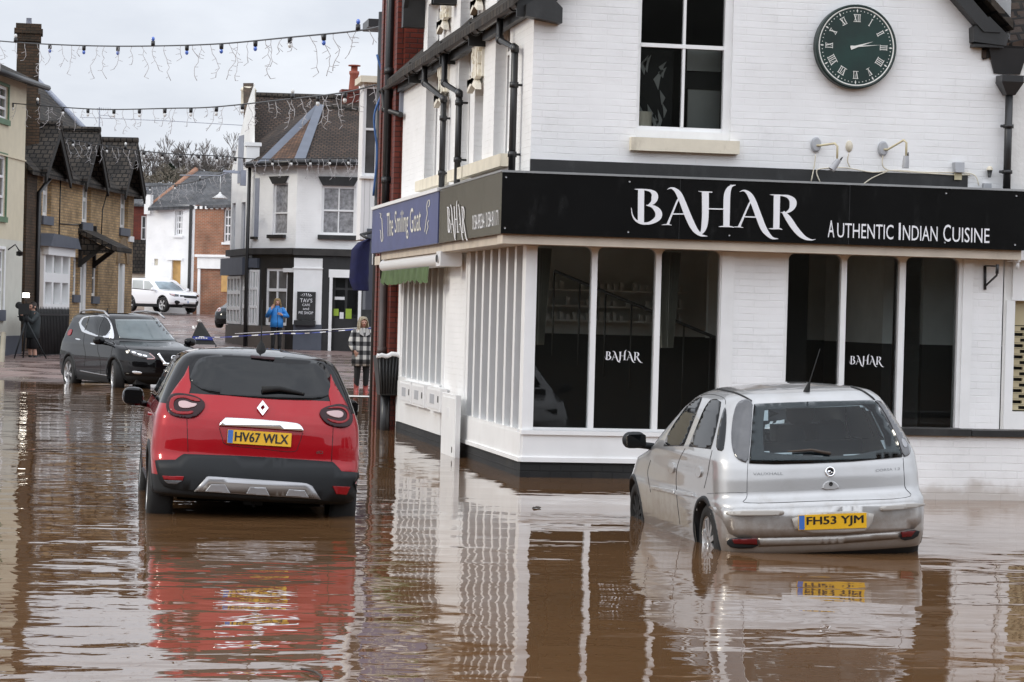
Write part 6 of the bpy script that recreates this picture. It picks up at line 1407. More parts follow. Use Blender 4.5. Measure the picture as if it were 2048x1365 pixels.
# cabin
bm = B(); box(bm, -.56, .56, .3, 2.9, .70, .80); box(bm, -.56, .56, .95, 1.15, .75, 1.0); box(bm, -.56, .56, 2.45, 2.85, .75, .98)
for x in (-.34, .34): box(bm, x - .22, x + .22, 1.85, 2.05, .7, 1.08)
bm.transform(ms); cabin = obj('cabin_interior', bm, M['cabin'], sil.root)
for x, y, z in ((-.34, 1.9, 1.17), (.34, 1.9, 1.17), (-.33, 1.02, 1.06), (.33, 1.02, 1.06), (0, 1.02, 1.03)):
    bm = B(); lathe(bm, [(abs(math.sin(math.pi * k / 8)) ** .55, -math.cos(math.pi * k / 8)) for k in range(9)], ms @ Matrix.Translation((x, y, z)) @ Matrix.Diagonal((.125, .055, .10, 1)), 16); obj('head_restraint', bm, M['cabin'], sil.root)
bm = B(); sm = ms @ Matrix.Translation((.34, 2.42, .99)) @ Matrix.Rotation(R(65), 4, 'X'); tube(bm, [sm @ Vector((.18 * math.cos(q), .18 * math.sin(q), 0)) for q in [2 * math.pi * k / 24 for k in range(25)]], .017, 6); tube(bm, [sm @ Vector((-.17, 0, 0)), sm @ Vector((.17, 0, 0))], .02, 6); obj('steering_wheel', bm, M['cabin'], sil.root)
for o in (((745, 197), (795, 186), (824, 207), (817, 300), (807, 450), (797, 581), (740, 566), (705, 530), (690, 430), (700, 310), (720, 230)), ((1572, 192), (1622, 202), (1682, 282), (1742, 380), (1787, 460), (1800, 500), (1790, 533), (1756, 545), (1722, 440), (1662, 310), (1604, 217))):
    t = sil.patch('tail_light', Zc(*o), M['grey_lens'], .012, 1)
sil.patch('lens', Zc((1735, 430), (1760, 440), (1780, 480), (1755, 490)), M['silver_plastic'], .016, 1, .006, parent=t)
sil.patch('rear_bumper', Zc((545, 845), (600, 852), (790, 858), (1000, 856), (1300, 846), (1700, 828), (1850, 812), (1868, 835), (1862, 980), (1700, 1003), (1300, 1030), (856, 1042), (690, 1040), (640, 930), (590, 880)), M['silver_car'], .007, 1, .02)
sil.patch('rub_strip', Zc((662, 888), (690, 876), (1000, 871), (1018, 885), (1005, 905), (690, 908)), M['rub_strip'], .034, 1)
sil.patch('rub_strip', Zc((1612, 852), (1640, 845), (1866, 825), (1869, 851), (1640, 878), (1612, 875)), M['rub_strip'], .034, 1)
sil.patch('plate_recess', Zc((1052, 894), (1572, 870), (1556, 960), (1505, 1008), (1092, 1012)), M['rub_strip'], .026, 1, .01)
sil.plate([tuple(Zc(q)[0]) for q in ((1098, 897), (1518, 882), (1522, 978), (1100, 993))], 'FH53 YJM', M['plate_y'], off=.030)
sil.patch('lower_bumper', Zc((858, 1044), (1300, 1032), (1738, 1006), (1732, 1048), (1300, 1082), (860, 1097)), M['silver_car'], .004, 0, .02)
sil.patch('bumper_corner', Zc((690, 1041), (855, 1043), (857, 1103), (700, 1106), (660, 1070)), M['trim'], .012, 1); sil.patch('bumper_corner', Zc((1740, 1005), (1856, 988), (1838, 1040), (1738, 1060)), M['trim'], .012, 1)
for o in (((700, 1048), (850, 1045), (852, 1080), (712, 1074)), ((1742, 1004), (1828, 995), (1800, 1030), (1742, 1034))): sil.patch('fog_light', Zc(*o), M['dim_red'], .016, 0)
for pts, w_ in (([(822, 215), (806, 450), (792, 600), (788, 780), (800, 826), (1250, 814), (1768, 794), (1766, 720), (1756, 548)], .9), ([(404, 488), (368, 560), (350, 640), (352, 780), (372, 960)], .7), ([(572, 500), (556, 570), (545, 640), (522, 735)], .7), ([(190, 560), (172, 640), (190, 760)], .6), ([(540, 768), (640, 764), (784, 762)], .8), ([(500, 160), (540, 152), (610, 160), (650, 182), (655, 215)], .8)):
    sil.line('panel_gap', Zc(*pts), w_, M['seam'])
for pts in ([(600, 120), (700, 140), (770, 168), (818, 195)], [(1430, 105), (1500, 130), (1560, 170), (1580, 192)]): sil.line('roof_strip', Zc(*pts), 2.2, M['seam'], off=.006)
sil.patch('side_moulding', Zc((196, 718), (348, 746), (348, 772), (198, 738)), M['silver_car'], .018, 0, .02, mirror=True); sil.patch('side_moulding', Zc((354, 747), (466, 764), (468, 788), (354, 774)), M['silver_car'], .018, 0, .02, mirror=True)
for u, v in ((325, 606), (492, 632)): sil.patch('door_handle', Zc((u - 16, v - 30), (u + 12, v - 34), (u + 22, v), (u + 10, v + 36), (u - 14, v + 34), (u - 20, v)), M['silver_car'], .012, 2, .01, mirror=True)
c, n_ = sil.pt(*Zc((1302, 633))[0], .004); bm = B(); rm = Matrix.Translation(c) @ n_.to_track_quat('Z', 'Y').to_matrix().to_4x4(); lathe(bm, [(0, .004), (.026, .004), (.028, .010), (.037, .010), (.040, .0)], rm, 24); bd = obj('badge', bm, M['chrome'], sil.root)
bm = B(); union_polys(bm, [stroke_poly([(-.014, .012, .006), (.004, .016, .010), (.008, .004, .008), (-.006, -.006, .008), (.012, -.016, .006)])], lambda a, b: rm @ Vector((a, b, .006))); obj('emblem', bm, M['seam'], bd)
h = sil.patch('boot_handle', Zc((1248, 745), (1262, 705), (1300, 684), (1345, 704), (1360, 741)), M['silver_car'], .014, 1); c, n_ = sil.pt(*Zc((1305, 709))[0], .014); bm = B(); lathe(bm, [(0, .006), (.014, .006), (.016, 0)], Matrix.Translation(c) @ n_.to_track_quat('Z', 'Y').to_matrix().to_4x4(), 14); obj('lock', bm, M['seam'], h)
for s_, q in (('VAUXHALL', ((826, 656), (1010, 653), (826, 639))), ('CORSA 1.2', ((1585, 634), (1735, 622), (1585, 618)))):
    o, u, v = [sil.pt(*Zc(k)[0], .006)[0] for k in q]; bm = B(); text(bm, s_, o, u - o, v - o); obj('badge_lettering', bm, pm('dull_chrome_lettering', (.2, .2, .2), .3, metal=.8), sil.root)
a = sil.pt(*Zc((1036, 521))[0], .03)[0]; b = sil.pt(*Zc((1180, 512))[0], .035)[0]; e = sil.pt(*Zc((1300, 530))[0], .025)[0]; bm = B(); tube(bm, [a, b, e], [.006, .010, .012], 8); obj('rear_wiper', bm, pm('faded_wiper', (.05, .035, .025), .6), sil.root, True)
a = sil.pt(*Zc((1158, 134))[0])[0]; bm = B(); lathe(bm, [(.028, -.01), (.02, .03), (.008, .07), (.0045, .09), (.003, .34), (0, .34)], Matrix.Translation(a) @ Matrix.Rotation(R(14), 4, 'Y') @ Matrix.Rotation(R(8), 4, 'X'), 10); obj('aerial', bm, M['seam'], sil.root, True)
sil.mirror_pod((.92, 2.52, .965), (.10, .085, .07), M['trim'], back=1)
for sd in 'LR': sil.patch('sill', [(.92, .17), (2.78, .17), (2.78, .235), (.92, .235)], M['trim'], .014, 0, mode=sd)
# ------------------------------------------------------------- black SUV, facing the camera on the left
Zx = zc_(100, 600, 6.4)
TABX = [(.22, .84, .25, 4.35), (.32, .88, .08, 4.52), (.45, .90, .02, 4.62), (.60, .905, .0, 4.63), (.72, .91, .02, 4.62), (.85, .90, .04, 4.58), (.94, .89, .06, 4.53), (1.0, .885, .08, 4.28), (1.06, .87, .10, 3.72), (1.10, .855, .12, 3.45), (1.25, .815, .18, 3.18), (1.45, .755, .29, 2.87), (1.56, .71, .32, 2.68), (1.62, .66, .34, 2.54), (1.65, .62, .45, 2.38), (1.67, .52, .70, 2.15), (1.68, .3, 1.1, 1.8)]
rc_ = at_d(142, 745, 54.5); hd = cr_ * math.sin(R(30)) - cf_ * math.cos(R(30))
mxr = Matrix.Rotation(math.atan2(-hd.x, hd.y), 4, 'Z'); mX = Matrix.Translation(rc_ - mxr.to_3x3() @ Vector((.84, .96, .36))) @ mxr
suv = Car('parked_car', 'glossy black SUV with silver roof rails facing the camera at the flood edge', TABX, [M['black_car'], M['trim']], mX, matf=lambda c, n: 1 if c.z < .40 else 0, Lf=.85, n=(2.8, 2.3))
WX = [(.96, .36), (3.66, .36)]
for y, z in WX: suv.cut_arch(y, z, .40)
suv.finish(); suv.under(.64, .3, 4.3, .22, .85)
for sx_ in (-.80, .80): suv.wheel(sx_, WX[0][0], .36, .36, .22, 5); suv.wheel(sx_, WX[1][0], .36, .36, .22, 5, steer=R(-14))
for y, z in WX: suv.arch(y, z, .40, M['trim'], wd=.05)
suv.patch('windscreen', Zx((832, 252), (1180, 254), (1505, 264), (1600, 372), (1725, 518), (1300, 520), (892, 490), (852, 370)), pm('windscreen_glass', (.10, .125, .13), .03, var=.5, vs=1.2, spec=.8), .006, 0)
sw_ = Zx((375, 290), (430, 226), (560, 206), (700, 216), (760, 262), (800, 350), (818, 488), (760, 488), (620, 474), (440, 420), (400, 380))
suv.patch('side_window', sw_, M['car_dark_glass'], .005, 1, mirror=True); suv.line('window_trim', sw_ + sw_[:1], .7, M['chrome'], off=.010, mirror=True)
for pts in ([(505, 215), (470, 330), (440, 420)], [(700, 218), (640, 340), (620, 474)]): suv.line('window_pillar', Zx(*pts), 1.5, M['black_car'], off=.008, mirror=True)
suv.patch('headlight', Zx((990, 635), (1150, 650), (1290, 680), (1350, 755), (1240, 760), (1090, 725), (1010, 670)), M['grey_lens'], .010, 1, mirror=True)
for q in ((1075, 672), (1150, 700), (1215, 715)): 
    suv.patch('headlight_lens', Zx((q[0] - 32, q[1] - 14), (q[0] + 28, q[1] - 4), (q[0] + 34, q[1] + 20), (q[0] - 20, q[1] + 10)), M['chrome'], .013, 1, .005, mirror=True)
suv.line('headlight_strip', Zx((1275, 690), (1340, 752), (1245, 758)), 2.2, M['white_lens'], off=.014, mirror=True)
suv.patch('grille', Zx((1345, 690), (1700, 700), (1640, 850), (1480, 840), (1420, 780)), M['seam'], .008, 0, mirror=True)
suv.line('grille_trim', Zx((1385, 690), (1425, 755), (1480, 820), (1580, 826), (1660, 824)), 5.0, M['chrome'], off=.018, mirror=True)
c, n_ = suv.pt(*Zx((1585, 752))[0], .015); bm = B(); rm = Matrix.Translation(c) @ n_.to_track_quat('Z', 'Y').to_matrix().to_4x4(); tube(bm, [rm @ Vector((.065 * math.cos(q), .055 * math.sin(q), .01)) for q in [2 * math.pi * k / 20 for k in range(21)]], .01, 6); tube(bm, [rm @ Vector((-.075, 0, .012)), rm @ Vector((.075, 0, .012))], .011, 6); obj('badge', bm, M['chrome'], suv.root)
c, n_ = suv.pt(*Zx((1585, 928))[0], .015); u = (mX.to_3x3() @ Vector((-1, 0, 0))); n2 = Vector((n_.x, n_.y, 0)).normalized(); u = Vector((0, 0, 1)).cross(n2); v = Vector((0, 0, 1))
if u.dot(CM.to_3x3() @ Vector((1, 0, 0))) < 0: u = -u
p0 = suv.pt(*Zx((1456, 928))[0], .015)[0]
bm = B(); slab(bm, [p0 - v * .055, p0 + u * .52 - v * .055, p0 + u * .52 + v * .055, p0 + v * .055], n2 * .05); pl = obj('number_plate', bm, M['plate_w'], suv.root)
bm = B(); text(bm, 'V', p0 + u * .05 - v * .035 + n2 * .053, u * .06, v * .075); obj('lettering', bm, M['ink'], pl)
suv.patch('fog_light', Zx((1055, 905), (1190, 928), (1160, 954), (1058, 942)), M['chrome'], .010, 1, mirror=True)
suv.patch('tail_light', Zx((226, 430), (250, 385), (284, 372), (286, 402), (268, 455), (230, 462)), M['red_lens'], .012, 1, mirror=True)
for u_, v_ in ((362, 508), (555, 566)): suv.patch('door_handle', Zx((u_ - 30, v_ - 16), (u_ + 34, v_ - 4), (u_ + 32, v_ + 14), (u_ - 28, v_ + 4)), M['chrome'], .016, 1, mirror=True)
suv.line('sill_trim', Zx((388, 906), (560, 940), (735, 970)), 1.8, M['silver_plastic'], off=.012, mirror=True)
for pts in ([(440, 430), (430, 560), (452, 700), (440, 850)], [(622, 480), (610, 640), (640, 760), (650, 950)], [(820, 500), (800, 600), (770, 760)]): suv.line('panel_gap', Zx(*pts), .8, M['seam'], mirror=True)
suv.line('bonnet_edge', Zx((940, 560), (1000, 625), (1200, 635), (1500, 650)), .9, M['seam'])
for sg in (-1, 1):
    bm = B(); tube(bm, [mX @ Vector((sg * x, y, z)) for x, y, z in ((.60, .75, 1.63), (.615, .95, 1.71), (.62, 1.6, 1.735), (.62, 2.3, 1.71), (.63, 2.62, 1.60))], .022, 8); obj('roof_rail', bm, M['silver_plastic'], suv.root, True)
bm = B(); lathe(bm, [(.03, 0), (.01, .12), (0, .13)], mX @ Matrix.Translation((0, .85, 1.65)), 8); obj('aerial', bm, M['seam'], suv.root)
suv.mirror_pod((1.03, 3.12, 1.10), (.13, .10, .09), M['black_car'])
# ------------------------------------------------------------- white SUV far up the road
Zw = zc_(250, 540, 8.904)
TABW = [(.25, .86, .22, 4.35), (.36, .90, .06, 4.50), (.50, .93, .0, 4.58), (.70, .94, .0, 4.60), (.85, .94, .02, 4.58), (.98, .93, .04, 4.52), (1.05, .92, .05, 4.30), (1.09, .91, .06, 3.85), (1.12, .90, .07, 3.55), (1.18, .88, .08, 3.42), (1.40, .82, .16, 3.12), (1.58, .76, .24, 2.85), (1.65, .70, .30, 2.70), (1.69, .58, .45, 2.5), (1.71, .40, .7, 2.2), (1.72, .2, 1.0, 1.9)]
wp = at_d(327.5, 625, 124.0); hd = (cr_ * math.sin(R(44)) - cf_ * math.cos(R(44))); yaw = math.degrees(math.atan2(-hd.x, hd.y)); rw = Matrix.Rotation(R(yaw), 4, 'Z')
mW = Matrix.Translation(wp - rw.to_3x3() @ Vector((.82, 3.68, 0))) @ rw
wsv = Car('parked_car', 'white SUV parked up the road beside the far white house', TABW, [M['white_car'], M['trim']], mW, matf=lambda c, n: 1 if c.z < .42 else 0, Lf=.6, n=(3, 2.7))
WW = [(.94, .38), (3.68, .38)]
for y, z in WW: wsv.cut_arch(y, z, .43)
wsv.finish(); wsv.under(.66, .3, 4.2, .25, .9)
for sx_ in (-.82, .82):
    for y, z in WW: wsv.wheel(sx_, y, z, .38, .24, 5)
for y, z in WW: wsv.arch(y, z, .43, M['trim'], wd=.05)
bg_ = pm('blue_grey_window', (.22, .27, .30), .04, var=.6, vs=1.5)
wsv.patch('windscreen', Zw((522, 207), (700, 212), (850, 217), (960, 292), (1036, 368), (800, 355), (612, 345), (562, 270)), bg_, .006, 0)
wsv.patch('side_window', Zw((345, 197), (430, 202), (490, 272), (538, 348), (342, 345)), M['blind'], .006, 0, mirror=True); wsv.patch('side_window', Zw((140, 182), (320, 187), (325, 340), (132, 325)), M['blind'], .006, 0, mirror=True)
wsv.line('belt_trim', Zw((125, 330), (330, 350), (550, 368)), 1.2, M['seam'], off=.008, mirror=True)
wsv.patch('headlight', Zw((785, 420), (900, 432), (960, 442), (952, 478), (870, 472), (805, 447)), M['grey_lens'], .01, 0, mirror=True); wsv.patch('headlight_lens', Zw((800, 425), (880, 434), (890, 462), (830, 455)), M['white_lens'], .014, 0, mirror=True)
wsv.patch('grille', Zw((975, 450), (1280, 470), (1280, 515), (1060, 500), (1040, 475), (985, 482)), M['trim'], .012, 0); wsv.line('grille_slot', Zw((1060, 532), (1280, 545)), 1.6, M['trim'], off=.012)
wsv.patch('fog_light', Zw((875, 562), (920, 540), (990, 570), (950, 612), (900, 612)), M['seam'], .012, 1, mirror=True)
wsv.patch('lower_bumper', Zw((1040, 606), (1308, 616), (1300, 690), (1015, 662)), M['seam'], .014, 0); wsv.line('lower_bumper_trim', Zw((1020, 658), (1180, 672), (1300, 664)), 2.2, M['silver_plastic'], off=.02)
t = wsv.patch('number_plate', Zw((1115, 558), (1240, 568), (1236, 600), (1115, 594)), M['plate_w'], .02, 0); wsv.patch('blue_band', Zw((1115, 558), (1126, 559), (1126, 595), (1115, 594)), M['plate_blue'], .024, 0, parent=t)
wsv.mirror_pod((1.06, 3.05, 1.13), (.11, .09, .09), M['white_car'])
# ------------------------------------------------------------- dark car half hidden by the cafe
dp = at_d(447, 657, 96.0); hd = (-cr_ * math.sin(R(18)) - cf_ * math.cos(R(18))); rd = Matrix.Rotation(math.atan2(-hd.x, hd.y), 4, 'Z')
mD = Matrix.Translation(dp - rd.to_3x3() @ Vector((.2, 3.80, 0))) @ rd
dk_ = Car('parked_car', 'dark car nose just showing past the left corner of the cafe', TABS, [M['black_car'], M['trim']], mD, matf=lambda c, n: 1 if c.z < .3 else 0)
for y, z in WS: dk_.cut_arch(y, z, .325)
dk_.finish(); dk_.under(.58, .25, 3.55, .16, .72)
for sx_ in (-.70, .70):
    for y, z in WS: dk_.wheel(sx_, y, .29, .29, .18, 10)
for x0 in (-1, 1): dk_.patch('headlight', [(x0 * .42, .62), (x0 * .68, .66), (x0 * .66, .80), (x0 * .46, .76)], M['white_lens'], .01, 1, mode='F')
dk_.patch('windscreen', [(-.6, 1.0), (-.5, 1.33), (.5, 1.33), (.6, 1.0)], bg_, .006, 0, mode='F'); dk_.patch('grille', [(-.3, .52), (.3, .52), (.3, .66), (-.3, .66)], M['seam'], .006, 0, mode='F')
for sd in 'LR': dk_.patch('side_window', [(.8, .98), (2.7, .98), (2.1, 1.32), (1.0, 1.32)], M['car_dark_glass'], .005, 1, mode=sd)
# ============================================================= people
def skin_mesh(nodes, edges, sub=2):
    """nodes: (x, y, z, radius); first node is the root. returns a bmesh of the grown surface"""
    me = bpy.data.meshes.new('s'); me.from_pydata([n[:3] for n in nodes], edges, []); o = bpy.data.objects.new('s', me); COL.objects.link(o)
    md = o.modifiers.new('s', 'SKIN'); md.use_smooth_shade = True
    sv = me.skin_vertices[0].data
    for i, n in enumerate(nodes):
        r = n[3]; sv[i].radius = (r, r) if not isinstance(r, tuple) else r; sv[i].use_root = i == 0
    sb = o.modifiers.new('b', 'SUBSURF'); sb.levels = sub; sb.render_levels = sub
    dg = bpy.context.evaluated_depsgraph_get(); m2 = bpy.data.meshes.new_from_object(o.evaluated_get(dg)); bm = B(); bm.from_mesh(m2)
    bpy.data.objects.remove(o); bpy.data.meshes.remove(me); bpy.data.meshes.remove(m2)
    return bm
def chain(N, E, start, pts):
    k = start
    for p in pts: N.append(p); E.append((k, len(N) - 1)); k = len(N) - 1
    return k
def loft(bm, secs, m4, n=20):
    rings = []
    for z, cx, cy, rx, ry in secs: rings.append([bm.verts.new(m4 @ Vector((cx + rx * math.cos(2 * math.pi * k / n), cy + ry * math.sin(2 * math.pi * k / n), z))) for k in range(n)])
    for a, b in zip(rings, rings[1:]):
        for k in range(n): bm.faces.new((a[k], a[(k + 1) % n], b[(k + 1) % n], b[k])).smooth = True
    bm.faces.new(rings[0][::-1]); bm.faces.new(rings[-1])
def person(loc, yaw, h, label, arms, skin_m, legs=None):
    """figure facing local -y; arms: [(elbow), (wrist), (hand tip)] for right (-x) and left (+x)"""
    k = h / 1.66; m4 = Matrix.Translation(loc) @ Matrix.Rotation(R(yaw), 4, 'Z') @ Matrix.Diagonal((k, k, k, 1))
    t = thing('person', loc, label, 'person')
    N = [(0, 0, .90, .125)]; E = []
    ch = chain(N, E, 0, [(0, .0, 1.05, .115), (0, .01, 1.22, .125), (0, .015, 1.34, .11), (0, .01, 1.41, .06), (0, -.01, 1.46, .052), (0, -.02, 1.52, .085), (0, -.02, 1.585, .085), (0, -.01, 1.63, .055)])
    chain(N, E, 6, [(0, -.095, 1.515, .016), (0, -.122, 1.522, .012)])
    for i, sg in enumerate((-1, 1)):
        el, wr_, tip = [Vector(a) for a in arms[i]]
        d = (tip - wr_).normalized(); s = d.cross(Vector((0, 1, .3))).normalized()
        b = chain(N, E, 3, [(sg * .15, .015, 1.345, .055), ((sg * .17 + el.x) / 2, el.y / 2, (1.33 + el.z) / 2, .047), (*el, .040), (*((el + wr_) / 2), .036), (*wr_, .026), (*(wr_ + d * .05), .036)])
        for j in range(4):
            f0 = wr_ + d * .085 + s * (j - 1.5) * .019; f1 = wr_ + d * (.135 + .012 * (1.5 - abs(j - 1.4))) + s * (j - 1.5) * .020 + Vector((0, .01, 0)); f2 = f1 + d * .025 + Vector((0, -.012, -.008)); chain(N, E, b, [(*f0, .0095), (*f1, .0085), (*f2, .007)])
        chain(N, E, b, [(*(wr_ + d * .05 - s * .035 * sg), .011), (*(wr_ + d * .085 - s * .055 * sg), .009)])
        kn, an, to = (legs[i] if legs else ((sg * .10, -.01, .48), (sg * .105, .02, .09), (sg * .115, -.12, .04)))
        chain(N, E, 0, [(sg * .085, 0, .82, .085), (*kn, .056), ((kn[0] + an[0]) / 2, .02, (kn[2] + an[2]) / 2 + .04, .053), (*an, .035), (*to, .03)])
    bm = skin_mesh(N, E); bm.transform(m4); obj('body', bm, skin_m, t, True)
    dkm = M['seam']; lip = pm('lips', (.35, .08, .07), .5)
    for sg in (-1, 1):
        bm = B(); lathe(bm, [(abs(math.sin(math.pi * j / 6)) * .011, -math.cos(math.pi * j / 6) * .011) for j in range(7)], m4 @ Matrix.Translation((sg * .03, -.098, 1.548)), 8); obj('eye', bm, dkm, t)
        bm = B(); lathe(bm, [(abs(math.sin(math.pi * j / 6)) * .022, -math.cos(math.pi * j / 6) * .03) for j in range(7)], m4 @ Matrix.Translation((sg * .086, -.01, 1.535)), 8); obj('ear', bm, skin_m, t)
    bm = B(); tube(bm, [m4 @ Vector((x, y, z)) for x, y, z in ((-.025, -.098, 1.484), (0, -.108, 1.478), (.025, -.098, 1.484))], .007, 6); obj('mouth', bm, lip, t)
    return t, m4
def hair(t, m4, mat, length, side=.105, fringe=True):
    bm = B()
    secs = []; n = 22; rows = [(1.675, .02), (1.665, .06), (1.63, .094), (1.58, .104), (1.52, side), (1.46, side * 1.05), (1.42, side * 1.02), (length, side * .8)]
    rings = []
    for z, r in rows:
        ring = []
        for k in range(n + 1):
            q = R(-42) + (math.pi * 2 - R(96)) * k / n if z < 1.615 else R(-90) + 2 * math.pi * k / n
            q2 = q; jit = 1 + .06 * math.sin(k * 2.3 + z * 20)
            ring.append(bm.verts.new(m4 @ Vector((r * 1.0 * math.cos(q2) * jit, -.015 + r * 1.08 * math.sin(q2) * jit, z))))
        rings.append(ring)
    for a, b in zip(rings, rings[1:]):
        for k in range(n): bm.faces.new((a[k], a[k + 1], b[k + 1], b[k])).smooth = True
    bm.faces.new(rings[0][:n]); bmesh.ops.solidify(bm, geom=bm.faces[:], thickness=.012); obj('hair', bm, mat, t, True)
def sleeve(t, m4, sg, arm, mat, r=.062, name='sleeve'):
    el, wr_ = Vector(arm[0]), Vector(arm[1]); bm = B(); tube(bm, [m4 @ Vector(p) for p in ((sg * .13, .015, 1.36), (sg * .175, .01, 1.33), ((sg * .17 + el.x) / 2, el.y / 2, (1.33 + el.z) / 2), el, (el + wr_) / 2, wr_ * .95 + el * .05)], [r * .9, r * 1.1, r, r * .92, r * .85, r * .75], 12); obj(name, bm, mat, t, True)
skin = pm('skin', (.52, .30, .22), .55, var=.1)
blond = pm('blond_hair', (.50, .36, .17), .5, var=.35, vs=40); grey_bl = pm('ash_blond_hair', (.52, .45, .33), .5, var=.35, vs=40)
blk = pm('black_trousers', (.008, .008, .009), .8)
# checked coat cloth
cm_, n_, p_ = newmat('checked_wool'); N_ = n_.nodes.new; L_ = n_.links.new
t_ = N_('ShaderNodeTexCoord'); s_ = N_('ShaderNodeSeparateXYZ'); L_(t_.outputs['Object'], s_.inputs['Vector'])
def band(sock, sz):
    a = N_('ShaderNodeMath'); a.operation = 'DIVIDE'; L_(sock, a.inputs[0]); a.inputs[1].default_value = sz
    b = N_('ShaderNodeMath'); b.operation = 'FRACT'; L_(a.outputs[0], b.inputs[0]); c = N_('ShaderNodeMath'); c.operation = 'GREATER_THAN'; L_(b.outputs[0], c.inputs[0]); c.inputs[1].default_value = .5; return c.outputs[0]
ad_ = N_('ShaderNodeMath'); ad_.operation = 'ADD'; L_(band(s_.outputs['X'], .15), ad_.inputs[0]); L_(band(s_.outputs['Z'], .19), ad_.inputs[1])
rp = N_('ShaderNodeValToRGB'); rp.color_ramp.interpolation = 'CONSTANT'; rp.color_ramp.elements[0].color = (.55, .54, .50, 1); rp.color_ramp.elements[1].position = .34; rp.color_ramp.elements[1].color = (.11, .11, .11, 1)
e_ = rp.color_ramp.elements.new(.67); e_.color = (.008, .008, .009, 1)
hf = N_('ShaderNodeMath'); hf.operation = 'MULTIPLY'; L_(ad_.outputs[0], hf.inputs[0]); hf.inputs[1].default_value = .5; L_(hf.outputs[0], rp.inputs['Fac']); L_(rp.outputs['Color'], p_.inputs['Base Color']); p_.inputs['Roughness'].default_value = .9
def legs_clothes(t, m4, mat, z0=.10, r=.075, boot=None, boot_z=.36):
    for sg in (-1, 1):
        bm = B(); tube(bm, [m4 @ Vector(q) for q in ((sg * .075, 0, .92), (sg * .09, 0, .75), (sg * .10, -.01, .48), (sg * .104, .015, .25), (sg * .105, .02, z0))], [r * 1.35, r * 1.2, r * .92, r * .8, r * .65], 12); obj('trouser_leg', bm, mat, t, True)
        if boot:
            bm = B(); tube(bm, [m4 @ Vector(q) for q in ((sg * .103, .012, boot_z), (sg * .105, .018, .18), (sg * .106, .01, .07), (sg * .112, -.08, .045), (sg * .116, -.155, .035))], [.066, .056, .055, .045, .028], 12); obj('boot', bm, boot, t, True)
# woman in the checked coat, at the flood edge
wl_ = at_d(722, 786, 53.2); wl_.z = -.06
arms = [((-.27, .0, 1.10), (-.21, -.13, .93), (-.17, -.12, .87)), ((.26, .02, 1.10), (.24, -.04, .88), (.22, -.06, .80))]
t, m4 = person(wl_, 12, 1.66, 'smiling woman with ash blond hair, checked coat and red boots, standing at the flood edge', arms, skin)
hair(t, m4, grey_bl, 1.36, .118)
bm = B(); loft(bm, [(.62, 0, .0, .235, .175), (.80, 0, 0, .225, .165), (1.0, 0, 0, .20, .15), (1.2, 0, .005, .20, .145), (1.33, 0, .01, .185, .125), (1.40, 0, .01, .11, .095), (1.43, 0, .0, .085, .085)], m4); obj('coat', bm, cm_, t, True)
for i, sg in enumerate((-1, 1)): sleeve(t, m4, sg, arms[i], cm_, .068)
for sg in (-1, 1):
    bm = B(); slab(bm, [m4 @ Vector((sg * .02, -.14, 1.25)), m4 @ Vector((sg * .11, -.135, 1.30)), m4 @ Vector((sg * .09, -.11, 1.42)), m4 @ Vector((sg * .05, -.10, 1.43))], m4.to_3x3() @ Vector((0, -.02, 0))); obj('lapel', bm, pm('pale_lapel', (.45, .44, .42), .9), t)
legs_clothes(t, m4, blk, boot=pm('red_patterned_boot', (.30, .05, .04), .4, var=.6, vs=18))
# woman in the blue jacket in front of the cafe window
wb = at_d(552, 704, 77.0); wb.z = gz(wb.x, wb.y)
arms = [((-.30, -.02, 1.12), (-.20, -.16, 1.34), (-.15, -.16, 1.43)), ((.32, -.02, 1.12), (.13, -.20, 1.16), (.05, -.22, 1.19))]
t, m4 = person(wb, 4, 1.66, 'woman in bright blue jacket beside the cafe window, hand raised to her hair', arms, skin)
hair(t, m4, blond, 1.34, .118)
bj = pm('blue_jacket', (.02, .20, .55), .5, var=.25, vs=8, bump=.006, bs=12)
bm = B(); loft(bm, [(.78, 0, .0, .205, .16), (.95, 0, 0, .20, .155), (1.1, 0, 0, .185, .145), (1.25, 0, .005, .195, .145), (1.34, 0, .01, .18, .125), (1.41, 0, .01, .10, .09), (1.44, 0, -.005, .085, .085)], m4); obj('jacket', bm, bj, t, True)
bm = B(); tube(bm, [m4 @ Vector((0, -.155, .80)), m4 @ Vector((0, -.146, 1.1)), m4 @ Vector((0, -.135, 1.36))], .008, 5); obj('zip', bm, M['seam'], t)
for i, sg in enumerate((-1, 1)): sleeve(t, m4, sg, arms[i], bj, .070)
legs_clothes(t, m4, blk, boot=blk, boot_z=.2)
